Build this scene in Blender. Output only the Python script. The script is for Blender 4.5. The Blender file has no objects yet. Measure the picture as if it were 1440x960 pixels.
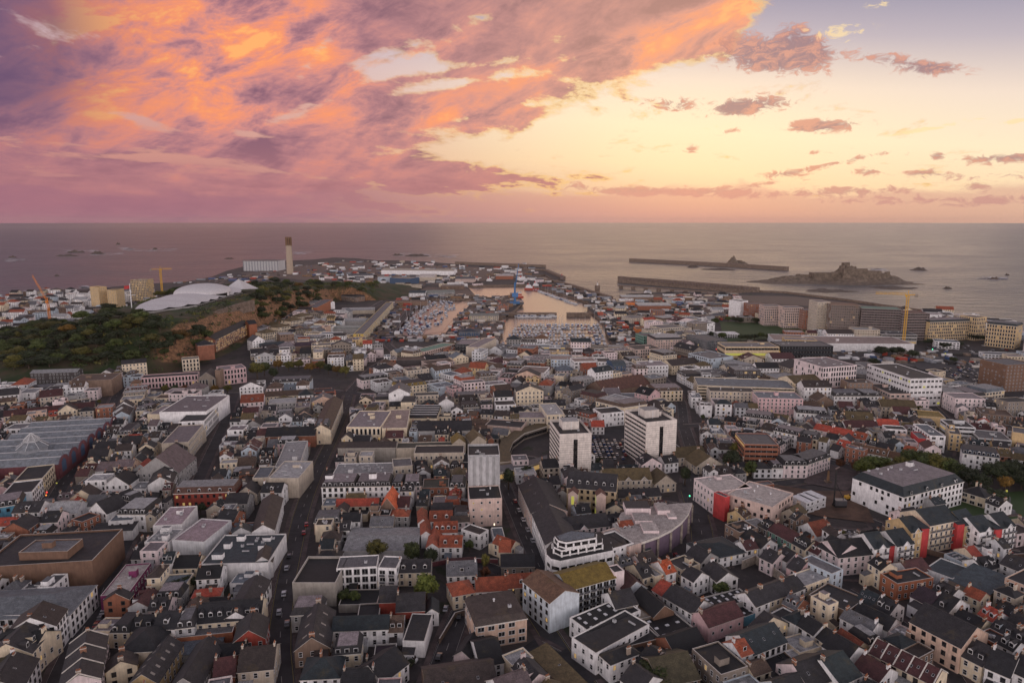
import bpy, math, random
from mathutils import Vector, geometry
R = math.radians
random.seed(7)
sc = bpy.context.scene
COL = sc.collection
# ------------------------------------------------------------------ camera, sky, sun, exposure
CH = 148.0; PITCH = R(9.93); FPX = 960.0
cd = bpy.data.cameras.new('camera'); cam = bpy.data.objects.new('camera', cd); COL.objects.link(cam)
cam.location = (0, 0, CH); cam.rotation_euler = (math.pi/2-PITCH, 0, 0)
cd.sensor_width = 36; cd.lens = 24.0; cd.clip_start = 1; cd.clip_end = 200000
sc.camera = cam
sc.view_settings.view_transform = 'Standard'; sc.view_settings.look = 'None'
sc.view_settings.exposure = 0.0; sc.view_settings.gamma = 1.0

def ray(px, py):
    u = (px-720)/FPX; v = (480-py)/FPX
    c, s = math.cos(PITCH), math.sin(PITCH)
    return Vector((u, c+v*s, -s+v*c))
def P(px, py, z=0.0):
    d = ray(px, py); t = (z-CH)/d.z
    return Vector((d.x*t, d.y*t, z))
def azel(px, py):
    d = ray(px, py).normalized()
    return math.atan2(d.x, d.y), math.asin(d.z)
def pix(x, y, z=0.0):
    c, s = math.cos(PITCH), math.sin(PITCH); dz = z-CH
    zc = y*c-dz*s
    if zc < 1: return (-9999, 9999)
    return 720+FPX*x/zc, 480-FPX*(y*s+dz*c)/zc
def lin(r, g, b):
    return tuple(((c/255)/12.92 if c <= 10 else ((c/255+.055)/1.055)**2.4) for c in (r, g, b))+(1,)

class NT:                      # tiny node-expression helper
    def __init__(s, t): s.t = t; s.n = t.nodes; s.l = t.links
    def put(s, sock, v):
        if isinstance(v, bpy.types.NodeSocket): s.l.new(v, sock)
        else: sock.default_value = v
    def m(s, op, a, b=0.0, c=0.0, clamp=False):
        n = s.n.new('ShaderNodeMath'); n.operation = op; n.use_clamp = clamp
        s.put(n.inputs[0], a); s.put(n.inputs[1], b); s.put(n.inputs[2], c)
        return n.outputs[0]
    def ss(s, x, a, b, lo=0.0, hi=1.0):
        n = s.n.new('ShaderNodeMapRange'); n.interpolation_type = 'SMOOTHSTEP'
        s.put(n.inputs[0], x); n.inputs[1].default_value = a; n.inputs[2].default_value = b
        n.inputs[3].default_value = lo; n.inputs[4].default_value = hi
        return n.outputs[0]
    def mix(s, f, a, b, mode='MIX'):
        n = s.n.new('ShaderNodeMix'); n.data_type = 'RGBA'; n.blend_type = mode
        s.put(n.inputs[0], f); s.put(n.inputs[6], a); s.put(n.inputs[7], b)
        return n.outputs[2]
    def noise(s, vec, scale, detail=5, rough=.55, dist=0.0):
        n = s.n.new('ShaderNodeTexNoise'); s.put(n.inputs['Vector'], vec)
        n.inputs['Scale'].default_value = scale; n.inputs['Detail'].default_value = detail
        n.inputs['Roughness'].default_value = rough; n.inputs['Distortion'].default_value = dist
        return n.outputs[0]
    def ramp(s, f, stops, interp='LINEAR'):
        n = s.n.new('ShaderNodeValToRGB'); e = n.color_ramp; e.interpolation = interp
        while len(e.elements) < len(stops): e.elements.new(0.5)
        for el, (p, c) in zip(e.elements, stops): el.position = p; el.color = c
        s.put(n.inputs[0], f); return n.outputs[0]
    def xyz(s, x, y, z):
        n = s.n.new('ShaderNodeCombineXYZ')
        for i, v in enumerate((x, y, z)): s.put(n.inputs[i], v)
        return n.outputs[0]

SUN_AZ, SUN_EL = azel(985, 205)[0], R(4.0)
world = bpy.data.worlds.new('World'); sc.world = world; world.use_nodes = True
def build_sky():
    t = world.node_tree; t.nodes.clear(); N = NT(t)
    tc = t.nodes.new('ShaderNodeTexCoord'); sep = t.nodes.new('ShaderNodeSeparateXYZ')
    N.l.new(tc.outputs['Generated'], sep.inputs[0]); x, y, z = sep.outputs
    D = math.degrees
    az = N.m('MULTIPLY', N.m('ARCTAN2', x, y), 57.2958)
    el = N.m('MULTIPLY', N.m('ARCSINE', z), 57.2958)
    zz = N.m('ADD', N.m('MAXIMUM', z, 0.0), 0.10)
    u = N.m('DIVIDE', x, zz); v = N.m('DIVIDE', y, zz)
    eR = N.m('ADD', el, N.m('MULTIPLY', N.m('MAXIMUM', N.m('SUBTRACT', az, 6.0), 0.0), .11))
    e01 = N.m('DIVIDE', eR, 40.0, clamp=True)
    k = lambda d: d/40.0
    right = N.ramp(e01, [(0, lin(200,150,142)), (k(1.3), lin(208,156,140)), (k(2.6), lin(228,182,148)), (k(5), lin(250,218,176)),
                         (k(8), lin(254,235,202)), (k(11.5), lin(242,222,208)), (k(15), lin(188,178,190)), (k(19), lin(138,138,166)), (1, lin(110,120,160))])
    left = N.ramp(e01, [(0, lin(150,100,122)), (k(2.5), lin(180,122,130)), (k(5), lin(205,145,135)), (k(9), lin(215,165,160)),
                        (k(13), lin(200,175,185)), (k(18), lin(170,160,185)), (1, lin(120,125,165))])
    col = N.mix(N.ss(az, -24, 12), left, right)
    # warm glow round the hidden sun
    def blob(pxc, pyc, rx, ry, rot=0.0, soft=1.0):
        a, e = azel(pxc, pyc); a = D(a); e = D(e); rxd = rx/17.0; ryd = ry/17.0
        da = N.m('SUBTRACT', az, a); de = N.m('SUBTRACT', el, e)
        if rot:
            c, s = math.cos(R(rot)), math.sin(R(rot))
            p = N.m('ADD', N.m('MULTIPLY', da, c), N.m('MULTIPLY', de, s))
            q = N.m('SUBTRACT', N.m('MULTIPLY', de, c), N.m('MULTIPLY', da, s))
        else: p, q = da, de
        p = N.m('DIVIDE', p, rxd); q = N.m('DIVIDE', q, ryd)
        r2 = N.m('ADD', N.m('MULTIPLY', p, p), N.m('MULTIPLY', q, q))
        return N.m('EXPONENT', N.m('MULTIPLY', r2, -soft))
    glow = blob(960, 205, 330, 90)
    col = N.mix(N.m('MULTIPLY', glow, .45), col, lin(255,237,194))
    # --- big sunset deck, upper left
    def msum(l):
        o = l[0]
        for a in l[1:]: o = N.m('ADD', o, a)
        return o
    cov = msum([blob(60, 60, 330, 260), N.m('MULTIPLY', blob(340, 90, 300, 150, 8), .95), blob(600, 165, 190, 34, -2),
                N.m('MULTIPLY', blob(860, 62, 200, 40, 14), 1.25), N.m('MULTIPLY', blob(640, 20, 330, 55), .8), N.m('MULTIPLY', blob(200, 235, 420, 55), .75),
                N.m('MULTIPLY', blob(620, 250, 170, 22), .55), N.m('MULTIPLY', blob(60, 200, 160, 60), .3)])
    hole = msum([N.m('MULTIPLY', blob(530, 108, 130, 10, 24), .8), N.m('MULTIPLY', blob(610, 50, 110, 12, 20), .85), N.m('MULTIPLY', blob(700, 88, 120, 7, 5), .7), N.m('MULTIPLY', blob(450, 70, 60, 9, 50), .5), N.m('MULTIPLY', blob(640, 118, 130, 8, 8), .7), N.m('MULTIPLY', blob(200, 222, 90, 5), 1.1),
                 N.m('MULTIPLY', blob(70, 247, 60, 3), .9), N.m('MULTIPLY', blob(200, 168, 50, 5, -12), .7), N.m('MULTIPLY', blob(355, 190, 35, 5, -6), .7),
                 N.m('MULTIPLY', blob(40, 148, 40, 5, -12), .6), N.m('MULTIPLY', blob(640, 218, 60, 14), .9), N.m('MULTIPLY', blob(380, 240, 120, 4, -6), .6), N.m('MULTIPLY', blob(780,185,70,16),.6)])
    # streaked coordinates (rotated and stretched on the cloud plane)
    ang = R(-14)
    a1 = N.m('ADD', N.m('MULTIPLY', u, math.cos(ang)), N.m('MULTIPLY', v, math.sin(ang)))
    b1 = N.m('SUBTRACT', N.m('MULTIPLY', v, math.cos(ang)), N.m('MULTIPLY', u, math.sin(ang)))
    vec = N.xyz(N.m('MULTIPLY', a1, 1.0), N.m('MULTIPLY', b1, 0.62), 3.1)
    n1 = N.noise(vec, 1.9, 9, .66, .25)
    n2 = N.noise(N.xyz(N.m('MULTIPLY', az, .055), N.m('MULTIPLY', el, .15), 1.7), 2.6, 7, .6, .6)
    f = N.m('ADD', N.m('MULTIPLY', N.m('SUBTRACT', n1, .5), 2.3), N.m('MULTIPLY', N.m('SUBTRACT', n2, .5), 1.8))
    cc = N.m('SUBTRACT', N.m('MINIMUM', cov, 1.15), N.m('MULTIPLY', hole, .8))
    dens = N.m('ADD', N.m('MULTIPLY', cc, .95), N.m('MULTIPLY', f, 1.15))
    mask = N.ss(dens, .33, .78)
    # colour of the deck
    n3 = N.noise(N.xyz(N.m('ADD', N.m('MULTIPLY', az, .075), N.m('MULTIPLY', el, -.02)), N.m('ADD', N.m('MULTIPLY', el, .15), N.m('MULTIPLY', az, -.035)), 9.3), 2.8, 10, .64, .35)
    fire = msum([N.m('MULTIPLY', blob(110, 30, 60, 60, 45), .75), N.m('MULTIPLY', blob(200, 55, 130, 45, 38), .8), N.m('MULTIPLY', blob(120, 115, 75, 40, -35), .45),
                 N.m('MULTIPLY', blob(300, 75, 140, 48, 28), .9), N.m('MULTIPLY', blob(310, 145, 60, 45, 50), .7), N.m('MULTIPLY', blob(440, 60, 60, 75, 60), .75),
                 N.m('MULTIPLY', blob(600, 165, 200, 24, 3), .75), N.m('MULTIPLY', blob(560, 90, 150, 16, 22), .6), N.m('MULTIPLY', blob(880, 88, 190, 26, 8), .9), N.m('MULTIPLY', blob(1000, 22, 110, 20, 14), 1.2),
                 N.m('MULTIPLY', blob(20, 185, 45, 22), .7), N.m('MULTIPLY', blob(620, 232, 180, 18), .4), N.m('MULTIPLY', blob(150,195,120,22),.2)])
    g = N.m('ADD', N.m('ADD', N.m('MULTIPLY', N.m('MULTIPLY', N.m('MINIMUM', fire, 1.1), N.ss(n3, .34, .62, .25, 1.0)), .62), .20), N.m('MULTIPLY', N.m('SUBTRACT', n3, .5), 1.3))
    g = N.m('SUBTRACT', g, N.m('MULTIPLY', N.m('SUBTRACT', n1, .5), 1.1))
    deck = N.ramp(g, [(0, lin(132,92,114)), (.2, lin(170,118,130)), (.42, lin(206,138,136)), (.62, lin(232,146,126)), (.84, lin(250,152,108)), (1, lin(255,178,110))])
    deck = N.mix(N.m('MULTIPLY', N.ss(az, -20, 14), .30), deck, lin(250,196,150))
    deck = N.mix(N.ss(az, -20, -42, 0, .4), deck, lin(128,88,118))
    deck = N.mix(N.m('MINIMUM', N.m('ADD', blob(-30, 0, 90, 90), N.m('MULTIPLY', blob(0, 100, 80, 60), .5)), .7), deck, lin(96,76,112))
    deck = N.mix(N.ss(el, 7.5, 1.5, 0, .7), deck, lin(184,124,128))
    # lit thin rims
    rim = N.m('MULTIPLY', N.m('MULTIPLY', mask, N.m('SUBTRACT', 1.0, mask)), 3.2, clamp=True)
    deck = N.mix(N.m('MULTIPLY', rim, N.ss(az, -20, 8, .05, .9)), deck, lin(255,214,120))
    col = N.mix(mask, col, deck)
    # --- small dark broken clouds on the right
    small = [(1068,147,52,11,4,1.0),(1030,152,22,9,0,.9),(950,147,26,10,0,.85),(890,142,22,4,-8,.6),(1165,177,38,7,0,.95),(1140,178,20,5,0,.8),(1025,186,18,4,8,.6),
             (1060,72,62,20,-10,1.05),(1130,62,34,18,-38,1.0),(1095,85,40,12,0,.8),(1270,88,52,8,-14,.9),(1310,98,28,6,0,.7),(972,210,9,9,0,.75),(1222,241,14,6,0,.8),
             (1318,219,9,5,0,.8),(1297,243,18,5,0,.8),(1375,262,16,6,0,.7),(1100,245,26,5,3,.7),(1145,215,20,3,0,.5),(1280,215,8,3,0,.5),
             (1190,226,60,4,11,.7),(1060,262,60,5,5,.6),(1420,222,50,6,0,1.0),(1400,246,80,5,0,.6),(810,262,20,6,0,.6),(880,268,50,6,0,.8),(960,270,60,6,0,.7),(1060,274,90,5,0,.7),(1200,268,60,6,0,.7),(1400,282,60,6,0,.8),(1250,282,90,5,0,.5)]
    cs = msum([N.m('MULTIPLY', blob(a, b, c, d, e, .8), w) for a, b, c, d, e, w in small])
    n4 = N.noise(N.xyz(N.m('MULTIPLY', az, .30), N.m('MULTIPLY', el, .6), 4.4), 2.6, 7, .68, .8)
    ds = N.m('ADD', cs, N.m('MULTIPLY', N.m('SUBTRACT', n4, .5), 3.4))
    ms = N.m('MULTIPLY', N.ss(ds, .40, .95), N.ss(cs, .08, .3))
    warm = N.ss(n4, .42, .62)
    sc1 = N.mix(warm, lin(150,118,128), lin(214,150,132))
    sc1 = N.mix(N.ss(el, 4.5, 1.2), sc1, lin(196,150,142))
    col = N.mix(N.m('MULTIPLY', ms, .88), col, sc1)
    # thin bright wisps
    w = msum([N.m('MULTIPLY', blob(1170,42,50,11,0,1), .55), N.m('MULTIPLY', blob(1195,58,24,9), .5), N.m('MULTIPLY', blob(1245,5,26,6), .55), N.m('MULTIPLY', blob(1310,180,60,3,9), .8), N.m('MULTIPLY', blob(1420,172,40,3,8), .8), N.m('MULTIPLY', blob(1020,175,30,3,10), .7)])
    wm = N.m('MULTIPLY', N.ss(N.m('ADD', w, N.m('MULTIPLY', N.m('SUBTRACT', n4, .5), 5.0)), .5, 1.1), N.ss(w, .1, .5))
    col = N.mix(N.m('MULTIPLY', wm, .7), col, lin(255,226,170))
    # horizon bank
    bank = N.ss(N.m('ADD', el, N.m('MULTIPLY', N.m('SUBTRACT', n2, .5), 3.2)), 2.7, 1.9)
    col = N.mix(N.m('MULTIPLY', bank, .55), col, N.mix(N.ss(az, -30, 10), lin(150,102,124), lin(205,152,144)))
    # the part of the dome behind and above the camera: dusk blue-lavender overhead; low sky, unseen, brightened to light the facades
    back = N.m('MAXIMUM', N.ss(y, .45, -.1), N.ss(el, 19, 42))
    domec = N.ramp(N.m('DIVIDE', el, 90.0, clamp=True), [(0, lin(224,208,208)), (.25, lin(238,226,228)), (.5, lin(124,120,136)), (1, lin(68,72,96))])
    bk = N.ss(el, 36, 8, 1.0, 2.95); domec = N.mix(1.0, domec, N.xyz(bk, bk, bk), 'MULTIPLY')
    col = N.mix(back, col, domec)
    col = N.mix(N.ss(z, -.001, -.03), col, lin(60,50,52))
    sky = t.nodes.new('ShaderNodeTexSky'); sky.sky_type = 'NISHITA'; sky.sun_disc = False
    sky.sun_elevation = SUN_EL; sky.sun_rotation = SUN_AZ; sky.air_density = 1.5; sky.dust_density = 2
    bg = t.nodes.new('ShaderNodeBackground'); bg.inputs[1].default_value = 1.0
    bg2 = t.nodes.new('ShaderNodeBackground'); bg2.inputs[1].default_value = 0.005
    add = t.nodes.new('ShaderNodeAddShader'); out = t.nodes.new('ShaderNodeOutputWorld')
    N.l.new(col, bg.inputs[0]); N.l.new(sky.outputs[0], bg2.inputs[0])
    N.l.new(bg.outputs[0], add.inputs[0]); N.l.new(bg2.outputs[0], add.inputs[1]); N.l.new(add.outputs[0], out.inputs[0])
build_sky()
world.cycles.sampling_method = 'MANUAL'; world.cycles.sample_map_resolution = 512
sl = bpy.data.lights.new('sun', 'SUN'); sl.energy = 0.24; sl.angle = R(42); sl.color = (1, .66, .42)
so = bpy.data.objects.new('sun', sl); COL.objects.link(so)
dsun = Vector((math.sin(SUN_AZ)*math.cos(R(13)), math.cos(SUN_AZ)*math.cos(R(13)), math.sin(R(13))))
so.rotation_euler = (-dsun).to_track_quat('-Z', 'Y').to_euler()
# ------------------------------------------------------------------ materials
MATS = {}
WALLC = {'stonewhite': (.72,.66,.60), 'white': (.82,.81,.80), 'cream': (.74,.63,.46), 'peach': (.66,.47,.36), 'pink': (.62,.42,.42), 'pinkwhite': (.76,.64,.63), 'pinkbeige': (.58,.44,.38),
 'beige': (.52,.45,.36), 'grey': (.34,.33,.32), 'lightgrey': (.5,.5,.5), 'concrete': (.36,.33,.29), 'brown': (.22,.15,.11), 'brick': (.30,.12,.07), 'brownbrick': (.20,.115,.075),
 'red': (.34,.06,.04), 'redwall': (.48,.05,.05), 'stone': (.27,.23,.19), 'blue': (.10,.28,.40), 'paleblue': (.50,.58,.64), 'whiteblue': (.60,.66,.70), 'green': (.16,.30,.24),
 'yellow': (.70,.50,.13), 'tan': (.58,.42,.22), 'navy': (.05,.09,.16), 'darkwall': (.07,.06,.06), 'magenta': (.20,.03,.11), 'maroon': (.16,.05,.06), 'greywhite': (.64,.65,.66),
 'beigeyellow': (.60,.47,.30), 'glass': (.10,.11,.12), 'darkglass': (.03,.035,.04), 'scaffold': (.20,.16,.15), 'rustwall': (.38,.14,.07), 'purple': (.13,.09,.13), 'orange':(.6,.2,.06)}
ROOFC = {'slate': (0.028,0.026,0.028), 'dark': (0.017,0.017,0.019), 'black': (0.009,0.009,0.010), 'blueslate': (0.020,0.028,0.032), 'brownslate': (0.043,0.032,0.028), 'grey': (0.119,0.119,0.126), 'bluegrey': (0.128,0.150,0.173),
 'lightgrey': (0.304,0.304,0.304), 'redtile': (0.255,0.064,0.030), 'redroof': (.34,.06,.035), 'orange': (.52,.11,.04), 'maroon': (0.070,0.025,0.025), 'brown': (0.085,0.055,0.039), 'rust': (0.144,0.080,0.048),
 'moss': (0.187,0.128,0.025), 'mossbrown': (0.098,0.072,0.033), 'mossdark': (0.058,0.049,0.026), 'pinkslate': (0.120,0.090,0.093), 'pinkgrey': (0.210,0.182,0.189), 'pinkbeige': (0.255,0.195,0.173), 'pinkwhite': (.39,.35,.325),
 'purple': (0.041,0.025,0.035), 'navy': (0.019,0.030,0.046), 'tealslate': (0.027,0.040,0.042), 'white': (.65,.65,.65), 'beige': (0.320,0.272,0.216), 'green': (.12,.22,.17), 'greygreen': (0.182,0.189,0.168),
 'darkgreen': (0.049,0.052,0.038), 'brownred': (0.112,0.052,0.036), 'greyblue': (.17,.185,.20), 'slateblue': (0.043,0.057,0.066), 'pink': (0.315,0.240,0.255)}
def newmat(name):
    m = bpy.data.materials.new(name); m.use_nodes = True; t = m.node_tree
    return m, NT(t), t.nodes['Principled BSDF']
def objcoord(N):
    tc = N.n.new('ShaderNodeTexCoord'); return tc.outputs['Object']
def objrandom(N):
    return N.n.new('ShaderNodeObjectInfo').outputs['Random']
def M(key):
    if key in MATS: return MATS[key]
    kind, _, c = key.partition(':')
    m, N, B = newmat(key.replace(':', '_')); B.inputs['Roughness'].default_value = .8
    if kind == 'wall':
        rgb = WALLC[c]; oc = objcoord(N)
        geo = N.n.new('ShaderNodeNewGeometry').outputs['Position']
        n = N.noise(geo, .35, 4, .6); mp = N.n.new('ShaderNodeMapping'); N.l.new(geo, mp.inputs[0]); mp.inputs['Scale'].default_value = (1.6, 1.6, .18)
        st = N.noise(mp.outputs[0], 1.0, 4, .65)                       # rain streaks
        f = N.m('MULTIPLY', N.ss(n, .3, .7, .84, 1.10), N.ss(st, .35, .62, .85, 1.03))
        f = N.m('MULTIPLY', f, N.m('ADD', N.m('MULTIPLY', objrandom(N), .22), .86))
        base = N.mix(1.0, rgb+(1,), N.xyz(f, f, f), 'MULTIPLY')
        if c in ('brick', 'brownbrick', 'red', 'stone', 'rustwall'):
            n5 = N.noise(geo, 2.2, 3, .7); base = N.mix(N.ss(n5, .4, .7, 0, .35), base, tuple(x*.55 for x in rgb)+(1,))
        if c in ('glass', 'darkglass'): B.inputs['Roughness'].default_value = .25
        N.put(B.inputs['Base Color'], base)
    elif kind == 'roof':
        rgb = ROOFC[c]; geo = N.n.new('ShaderNodeNewGeometry').outputs['Position']; oc = objcoord(N)
        n = N.noise(geo, .5, 5, .65); n2 = N.noise(geo, 2.6, 3, .7)
        f = N.m('MULTIPLY', N.ss(n, .3, .7, .72, 1.3), N.ss(n2, .3, .7, .68, 1.32))
        f = N.m('MULTIPLY', f, N.m('ADD', N.m('MULTIPLY', objrandom(N), .5), .75))
        base = N.mix(1.0, rgb+(1,), N.xyz(f, f, f), 'MULTIPLY')
        if c not in ('white', 'pinkwhite', 'black', 'lightgrey', 'pinkgrey', 'pinkbeige'):
            n3 = N.noise(geo, .16, 5, .7); lich = (.11,.08,.03,1) if c not in ('moss',) else (.08,.055,.03,1)
            base = N.mix(N.ss(n3, .55, .74, 0, .4), base, lich)
        if c in ('lightgrey', 'pinkgrey', 'pinkwhite', 'pinkbeige', 'white', 'greyblue', 'grey', 'pink'):
            n3 = N.noise(geo, .25, 6, .72, .6); base = N.mix(N.ss(n3, .48, .7, 0, .5), base, tuple(x*.45 for x in rgb)+(1,))
            w = N.n.new('ShaderNodeTexWave'); w.wave_type = 'BANDS'; w.bands_direction = 'X'; N.l.new(oc, w.inputs[0]); w.inputs['Scale'].default_value = .35; w.inputs['Distortion'].default_value = 0
            base = N.mix(N.ss(w.outputs[1], .93, .99, 0, .3), base, tuple(x*.5 for x in rgb)+(1,))
        w = N.n.new('ShaderNodeTexWave'); w.wave_type = 'BANDS'; w.bands_direction = 'Z'; N.l.new(geo, w.inputs[0]); w.inputs['Scale'].default_value = 1.0; w.inputs['Distortion'].default_value = 1.5; w.inputs['Detail'].default_value = 2
        bp = N.n.new('ShaderNodeBump'); bp.inputs['Strength'].default_value = .25; bp.inputs['Distance'].default_value = .12; N.l.new(w.outputs[1], bp.inputs['Height'])
        N.l.new(bp.outputs[0], B.inputs['Normal'])
        N.put(B.inputs['Base Color'], base); B.inputs['Roughness'].default_value = .7
    elif kind == 'glass':
        r = objrandom(N); geo = N.n.new('ShaderNodeNewGeometry').outputs['Position']; wn = N.noise(geo, .8, 1, .5)
        N.put(B.inputs['Base Color'], N.mix(N.ss(wn, .4, .7), (.012,.013,.016,1), (.05,.047,.044,1)))
        B.inputs['Roughness'].default_value = .12
    elif kind == 'lit':
        cc = {'warm': (1,.62,.22,1), 'yellow': (.9,.85,.12,1), 'green': (.1,1,.5,1), 'red': (1,.05,.04,1), 'white': (1,.85,.6,1), 'orange': (1,.32,.06,1), 'pale':(.9,.85,.6,1)}[c]
        B.inputs['Base Color'].default_value = (.1,.08,.05,1); B.inputs['Emission Color'].default_value = cc
        B.inputs['Emission Strength'].default_value = {'warm': .38, 'yellow': .4, 'pale': .5, 'orange': 1.4, 'red': 1.2}.get(c, 2.0)
    elif kind == 'leaf':
        cols = {'green': ((.030,.048,.012,1), (.085,.105,.022,1)), 'dark': ((.014,.024,.010,1), (.040,.052,.018,1)), 'olive': ((.055,.058,.014,1), (.15,.13,.025,1)), 'autumn': ((.10,.06,.015,1), (.24,.13,.02,1)),
                'rusty': ((.07,.028,.014,1), (.17,.06,.02,1)), 'bright': ((.06,.085,.014,1), (.15,.17,.03,1))}[c]
        geo = N.n.new('ShaderNodeNewGeometry').outputs['Position']; n = N.noise(geo, .9, 3, .7)
        b = N.mix(N.ss(n, .35, .68), cols[0], cols[1])
        f = N.m('ADD', N.m('MULTIPLY', objrandom(N), .7), .6)
        N.put(B.inputs['Base Color'], N.mix(1.0, b, N.xyz(f, f, N.m('MULTIPLY', f, .9)), 'MULTIPLY')); B.inputs['Roughness'].default_value = .75
    else:
        C = {'frame': (.62,.62,.62), 'frame_dark': (.04,.04,.045), 'metal': (.42,.43,.44), 'metal_dark': (.10,.10,.11), 'pot': (.34,.13,.06), 'chimney': (.30,.24,.19), 'chimney_brick': (.26,.13,.08),
             'trim': (.62,.58,.52), 'asphalt': (.036,.034,.037), 'paving': (.085,.062,.06), 'line': (.30,.28,.26), 'rubber': (.02,.02,.02), 'bark': (.07,.05,.035), 'cranered': (.45,.10,.04),
             'craneyellow': (.62,.36,.05), 'craneblue': (.05,.16,.34), 'craneorange': (.72,.24,.03), 'hull': (.65,.65,.66), 'hullblue': (.04,.08,.18), 'hullred': (.35,.05,.03), 'tentwhite': (.60,.58,.58), 'rail': (.3,.3,.32),
             'foam': (.7,.68,.68), 'rock': (.10,.078,.062), 'quay': (.17,.125,.095), 'concrete': (.28,.24,.2), 'grass': (.035,.07,.015), 'yellow': (.30,.23,.06), 'blue': (.08,.2,.42), 'teal': (.10,.32,.36), 'cyan': (.12,.42,.5),
             'orange': (.62,.16,.04), 'redp': (.45,.04,.04), 'white': (.72,.72,.72), 'mud': (.36,.25,.18), 'apron': (.13,.095,.075), 'earth': (.11,.062,.04), 'chim': (.40,.32,.24), 'scaf': (.16,.12,.11), 'castle': (.15,.115,.085), 'curtain': (.3,.27,.24), 'steelgrey': (.24,.25,.27), 'timber': (.22,.13,.07)}[c]
        geo = N.n.new('ShaderNodeNewGeometry').outputs['Position']; sc_ = {'quay': .25, 'rock': .12, 'castle': .12, 'asphalt': .12, 'paving': .2, 'mud': .06, 'earth': .1}.get(c, .7)
        n = N.noise(geo, sc_, 6, .68)
        lo, hi = (.55, 1.4) if c in ('rock', 'quay', 'castle', 'earth', 'asphalt', 'paving', 'concrete') else (.8, 1.12)
        f = N.ss(n, .3, .7, lo, hi)
        N.put(B.inputs['Base Color'], N.mix(1.0, C+(1,), N.xyz(f, f, f), 'MULTIPLY'))
        B.inputs['Roughness'].default_value = .35 if c.startswith(('hull', 'metal')) else .8
        if c == 'mud': B.inputs['Roughness'].default_value = .3
        if kind == 'car': B.inputs['Roughness'].default_value = .25
    MATS[key] = m; return m
CARC = {'white': (.6,.6,.6), 'silver': (.33,.34,.36), 'black': (.012,.012,.014), 'red': (.3,.02,.02), 'blue': (.03,.07,.2), 'grey': (.10,.10,.11)}
def carmat(c):
    k = 'paint:'+c
    if k not in MATS:
        m, N, B = newmat('car_paint_'+c); B.inputs['Base Color'].default_value = CARC[c]+(1,); B.inputs['Roughness'].default_value = .3; B.inputs['Coat Weight'].default_value = .6; MATS[k] = m
    return MATS[k]

# ------------------------------------------------------------------ mesh builder and object helpers
class MB:
    def __init__(s): s.v = []; s.f = []; s.m = []; s.k = []
    def mi(s, k):
        if k not in s.k: s.k.append(k)
        return s.k.index(k)
    def poly(s, pts, k):
        i = len(s.v); s.v += [tuple(p) for p in pts]; s.f.append(tuple(range(i, i+len(pts)))); s.m.append(s.mi(k))
    def box(s, x0, x1, y0, y1, z0, z1, k, kt=None, bottom=False):
        i = len(s.v); s.v += [(x0,y0,z0),(x1,y0,z0),(x1,y1,z0),(x0,y1,z0),(x0,y0,z1),(x1,y0,z1),(x1,y1,z1),(x0,y1,z1)]
        a = s.mi(k); t = s.mi(kt or k)
        for q, mm in (((0,1,5,4),a),((1,2,6,5),a),((2,3,7,6),a),((3,0,4,7),a),((4,5,6,7),t)): s.f.append(tuple(i+j for j in q)); s.m.append(mm)
        if bottom: s.f.append((i+3,i+2,i+1,i)); s.m.append(a)
    def bar(s, a, b, r, k, n=4, r2=None):
        a = Vector(a); b = Vector(b); d = (b-a)
        if d.length < 1e-6: return
        d.normalize(); up = Vector((0,0,1)) if abs(d.z) < .9 else Vector((1,0,0)); u = d.cross(up).normalized(); w = d.cross(u); i = len(s.v); r2 = r if r2 is None else r2
        for p, rr in ((a, r), (b, r2)):
            for j in range(n):
                t = 2*math.pi*(j+.5)/n; s.v.append(tuple(p+(u*math.cos(t)+w*math.sin(t))*rr))
        kk = s.mi(k)
        for j in range(n): s.f.append((i+j, i+(j+1)%n, i+n+(j+1)%n, i+n+j)); s.m.append(kk)
        s.f.append(tuple(i+j for j in range(n))[::-1]); s.m.append(kk); s.f.append(tuple(i+n+j for j in range(n))); s.m.append(kk)
    def prism(s, pts, z0, z1, k, kt=None):          # pts: 2-D outline
        n = len(pts); i = len(s.v); s.v += [(p[0],p[1],z0) for p in pts]+[(p[0],p[1],z1) for p in pts]; a = s.mi(k); t = s.mi(kt or k)
        for j in range(n): s.f.append((i+j, i+(j+1)%n, i+n+(j+1)%n, i+n+j)); s.m.append(a)
        for tri in geometry.tessellate_polygon([[Vector((p[0],p[1],0)) for p in pts]]):
            s.f.append(tuple(i+n+j for j in tri)); s.m.append(t)
    def add(s, o, th=0, off=(0,0,0), sc=(1,1,1)):
        i = len(s.v); c, q = math.cos(th), math.sin(th)
        for x, y, z in o.v:
            x *= sc[0]; y *= sc[1]; z *= sc[2]; s.v.append((x*c-y*q+off[0], x*q+y*c+off[1], z+off[2]))
        mp = [s.mi(k) for k in o.k]
        s.f += [tuple(i+j for j in f) for f in o.f]; s.m += [mp[m] for m in o.m]
    def mesh(s, name, smooth=False):
        me = bpy.data.meshes.new(name); me.from_pydata(s.v, [], s.f)
        for k in s.k: me.materials.append(M(k) if not k.startswith('paint:') else carmat(k[6:]))
        me.polygons.foreach_set('material_index', s.m)
        if smooth: me.polygons.foreach_set('use_smooth', [True]*len(s.f))
        me.update(); return me
    def obj(s, name, parent=None, smooth=False): return link(name, s.mesh(name, smooth), parent)
def link(name, me, parent=None, loc=None, rz=0, scl=None):
    o = bpy.data.objects.new(name, me); COL.objects.link(o)
    if parent is not None: o.parent = parent
    if loc is not None: o.location = loc
    if rz: o.rotation_euler = (0,0,rz)
    if scl: o.scale = scl
    return o
def tag(o, label=None, cat=None, group=None, kind=None):
    if label: o['label'] = label
    if cat: o['category'] = cat
    if group: o['group'] = group
    if kind: o['kind'] = kind
    return o
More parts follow.
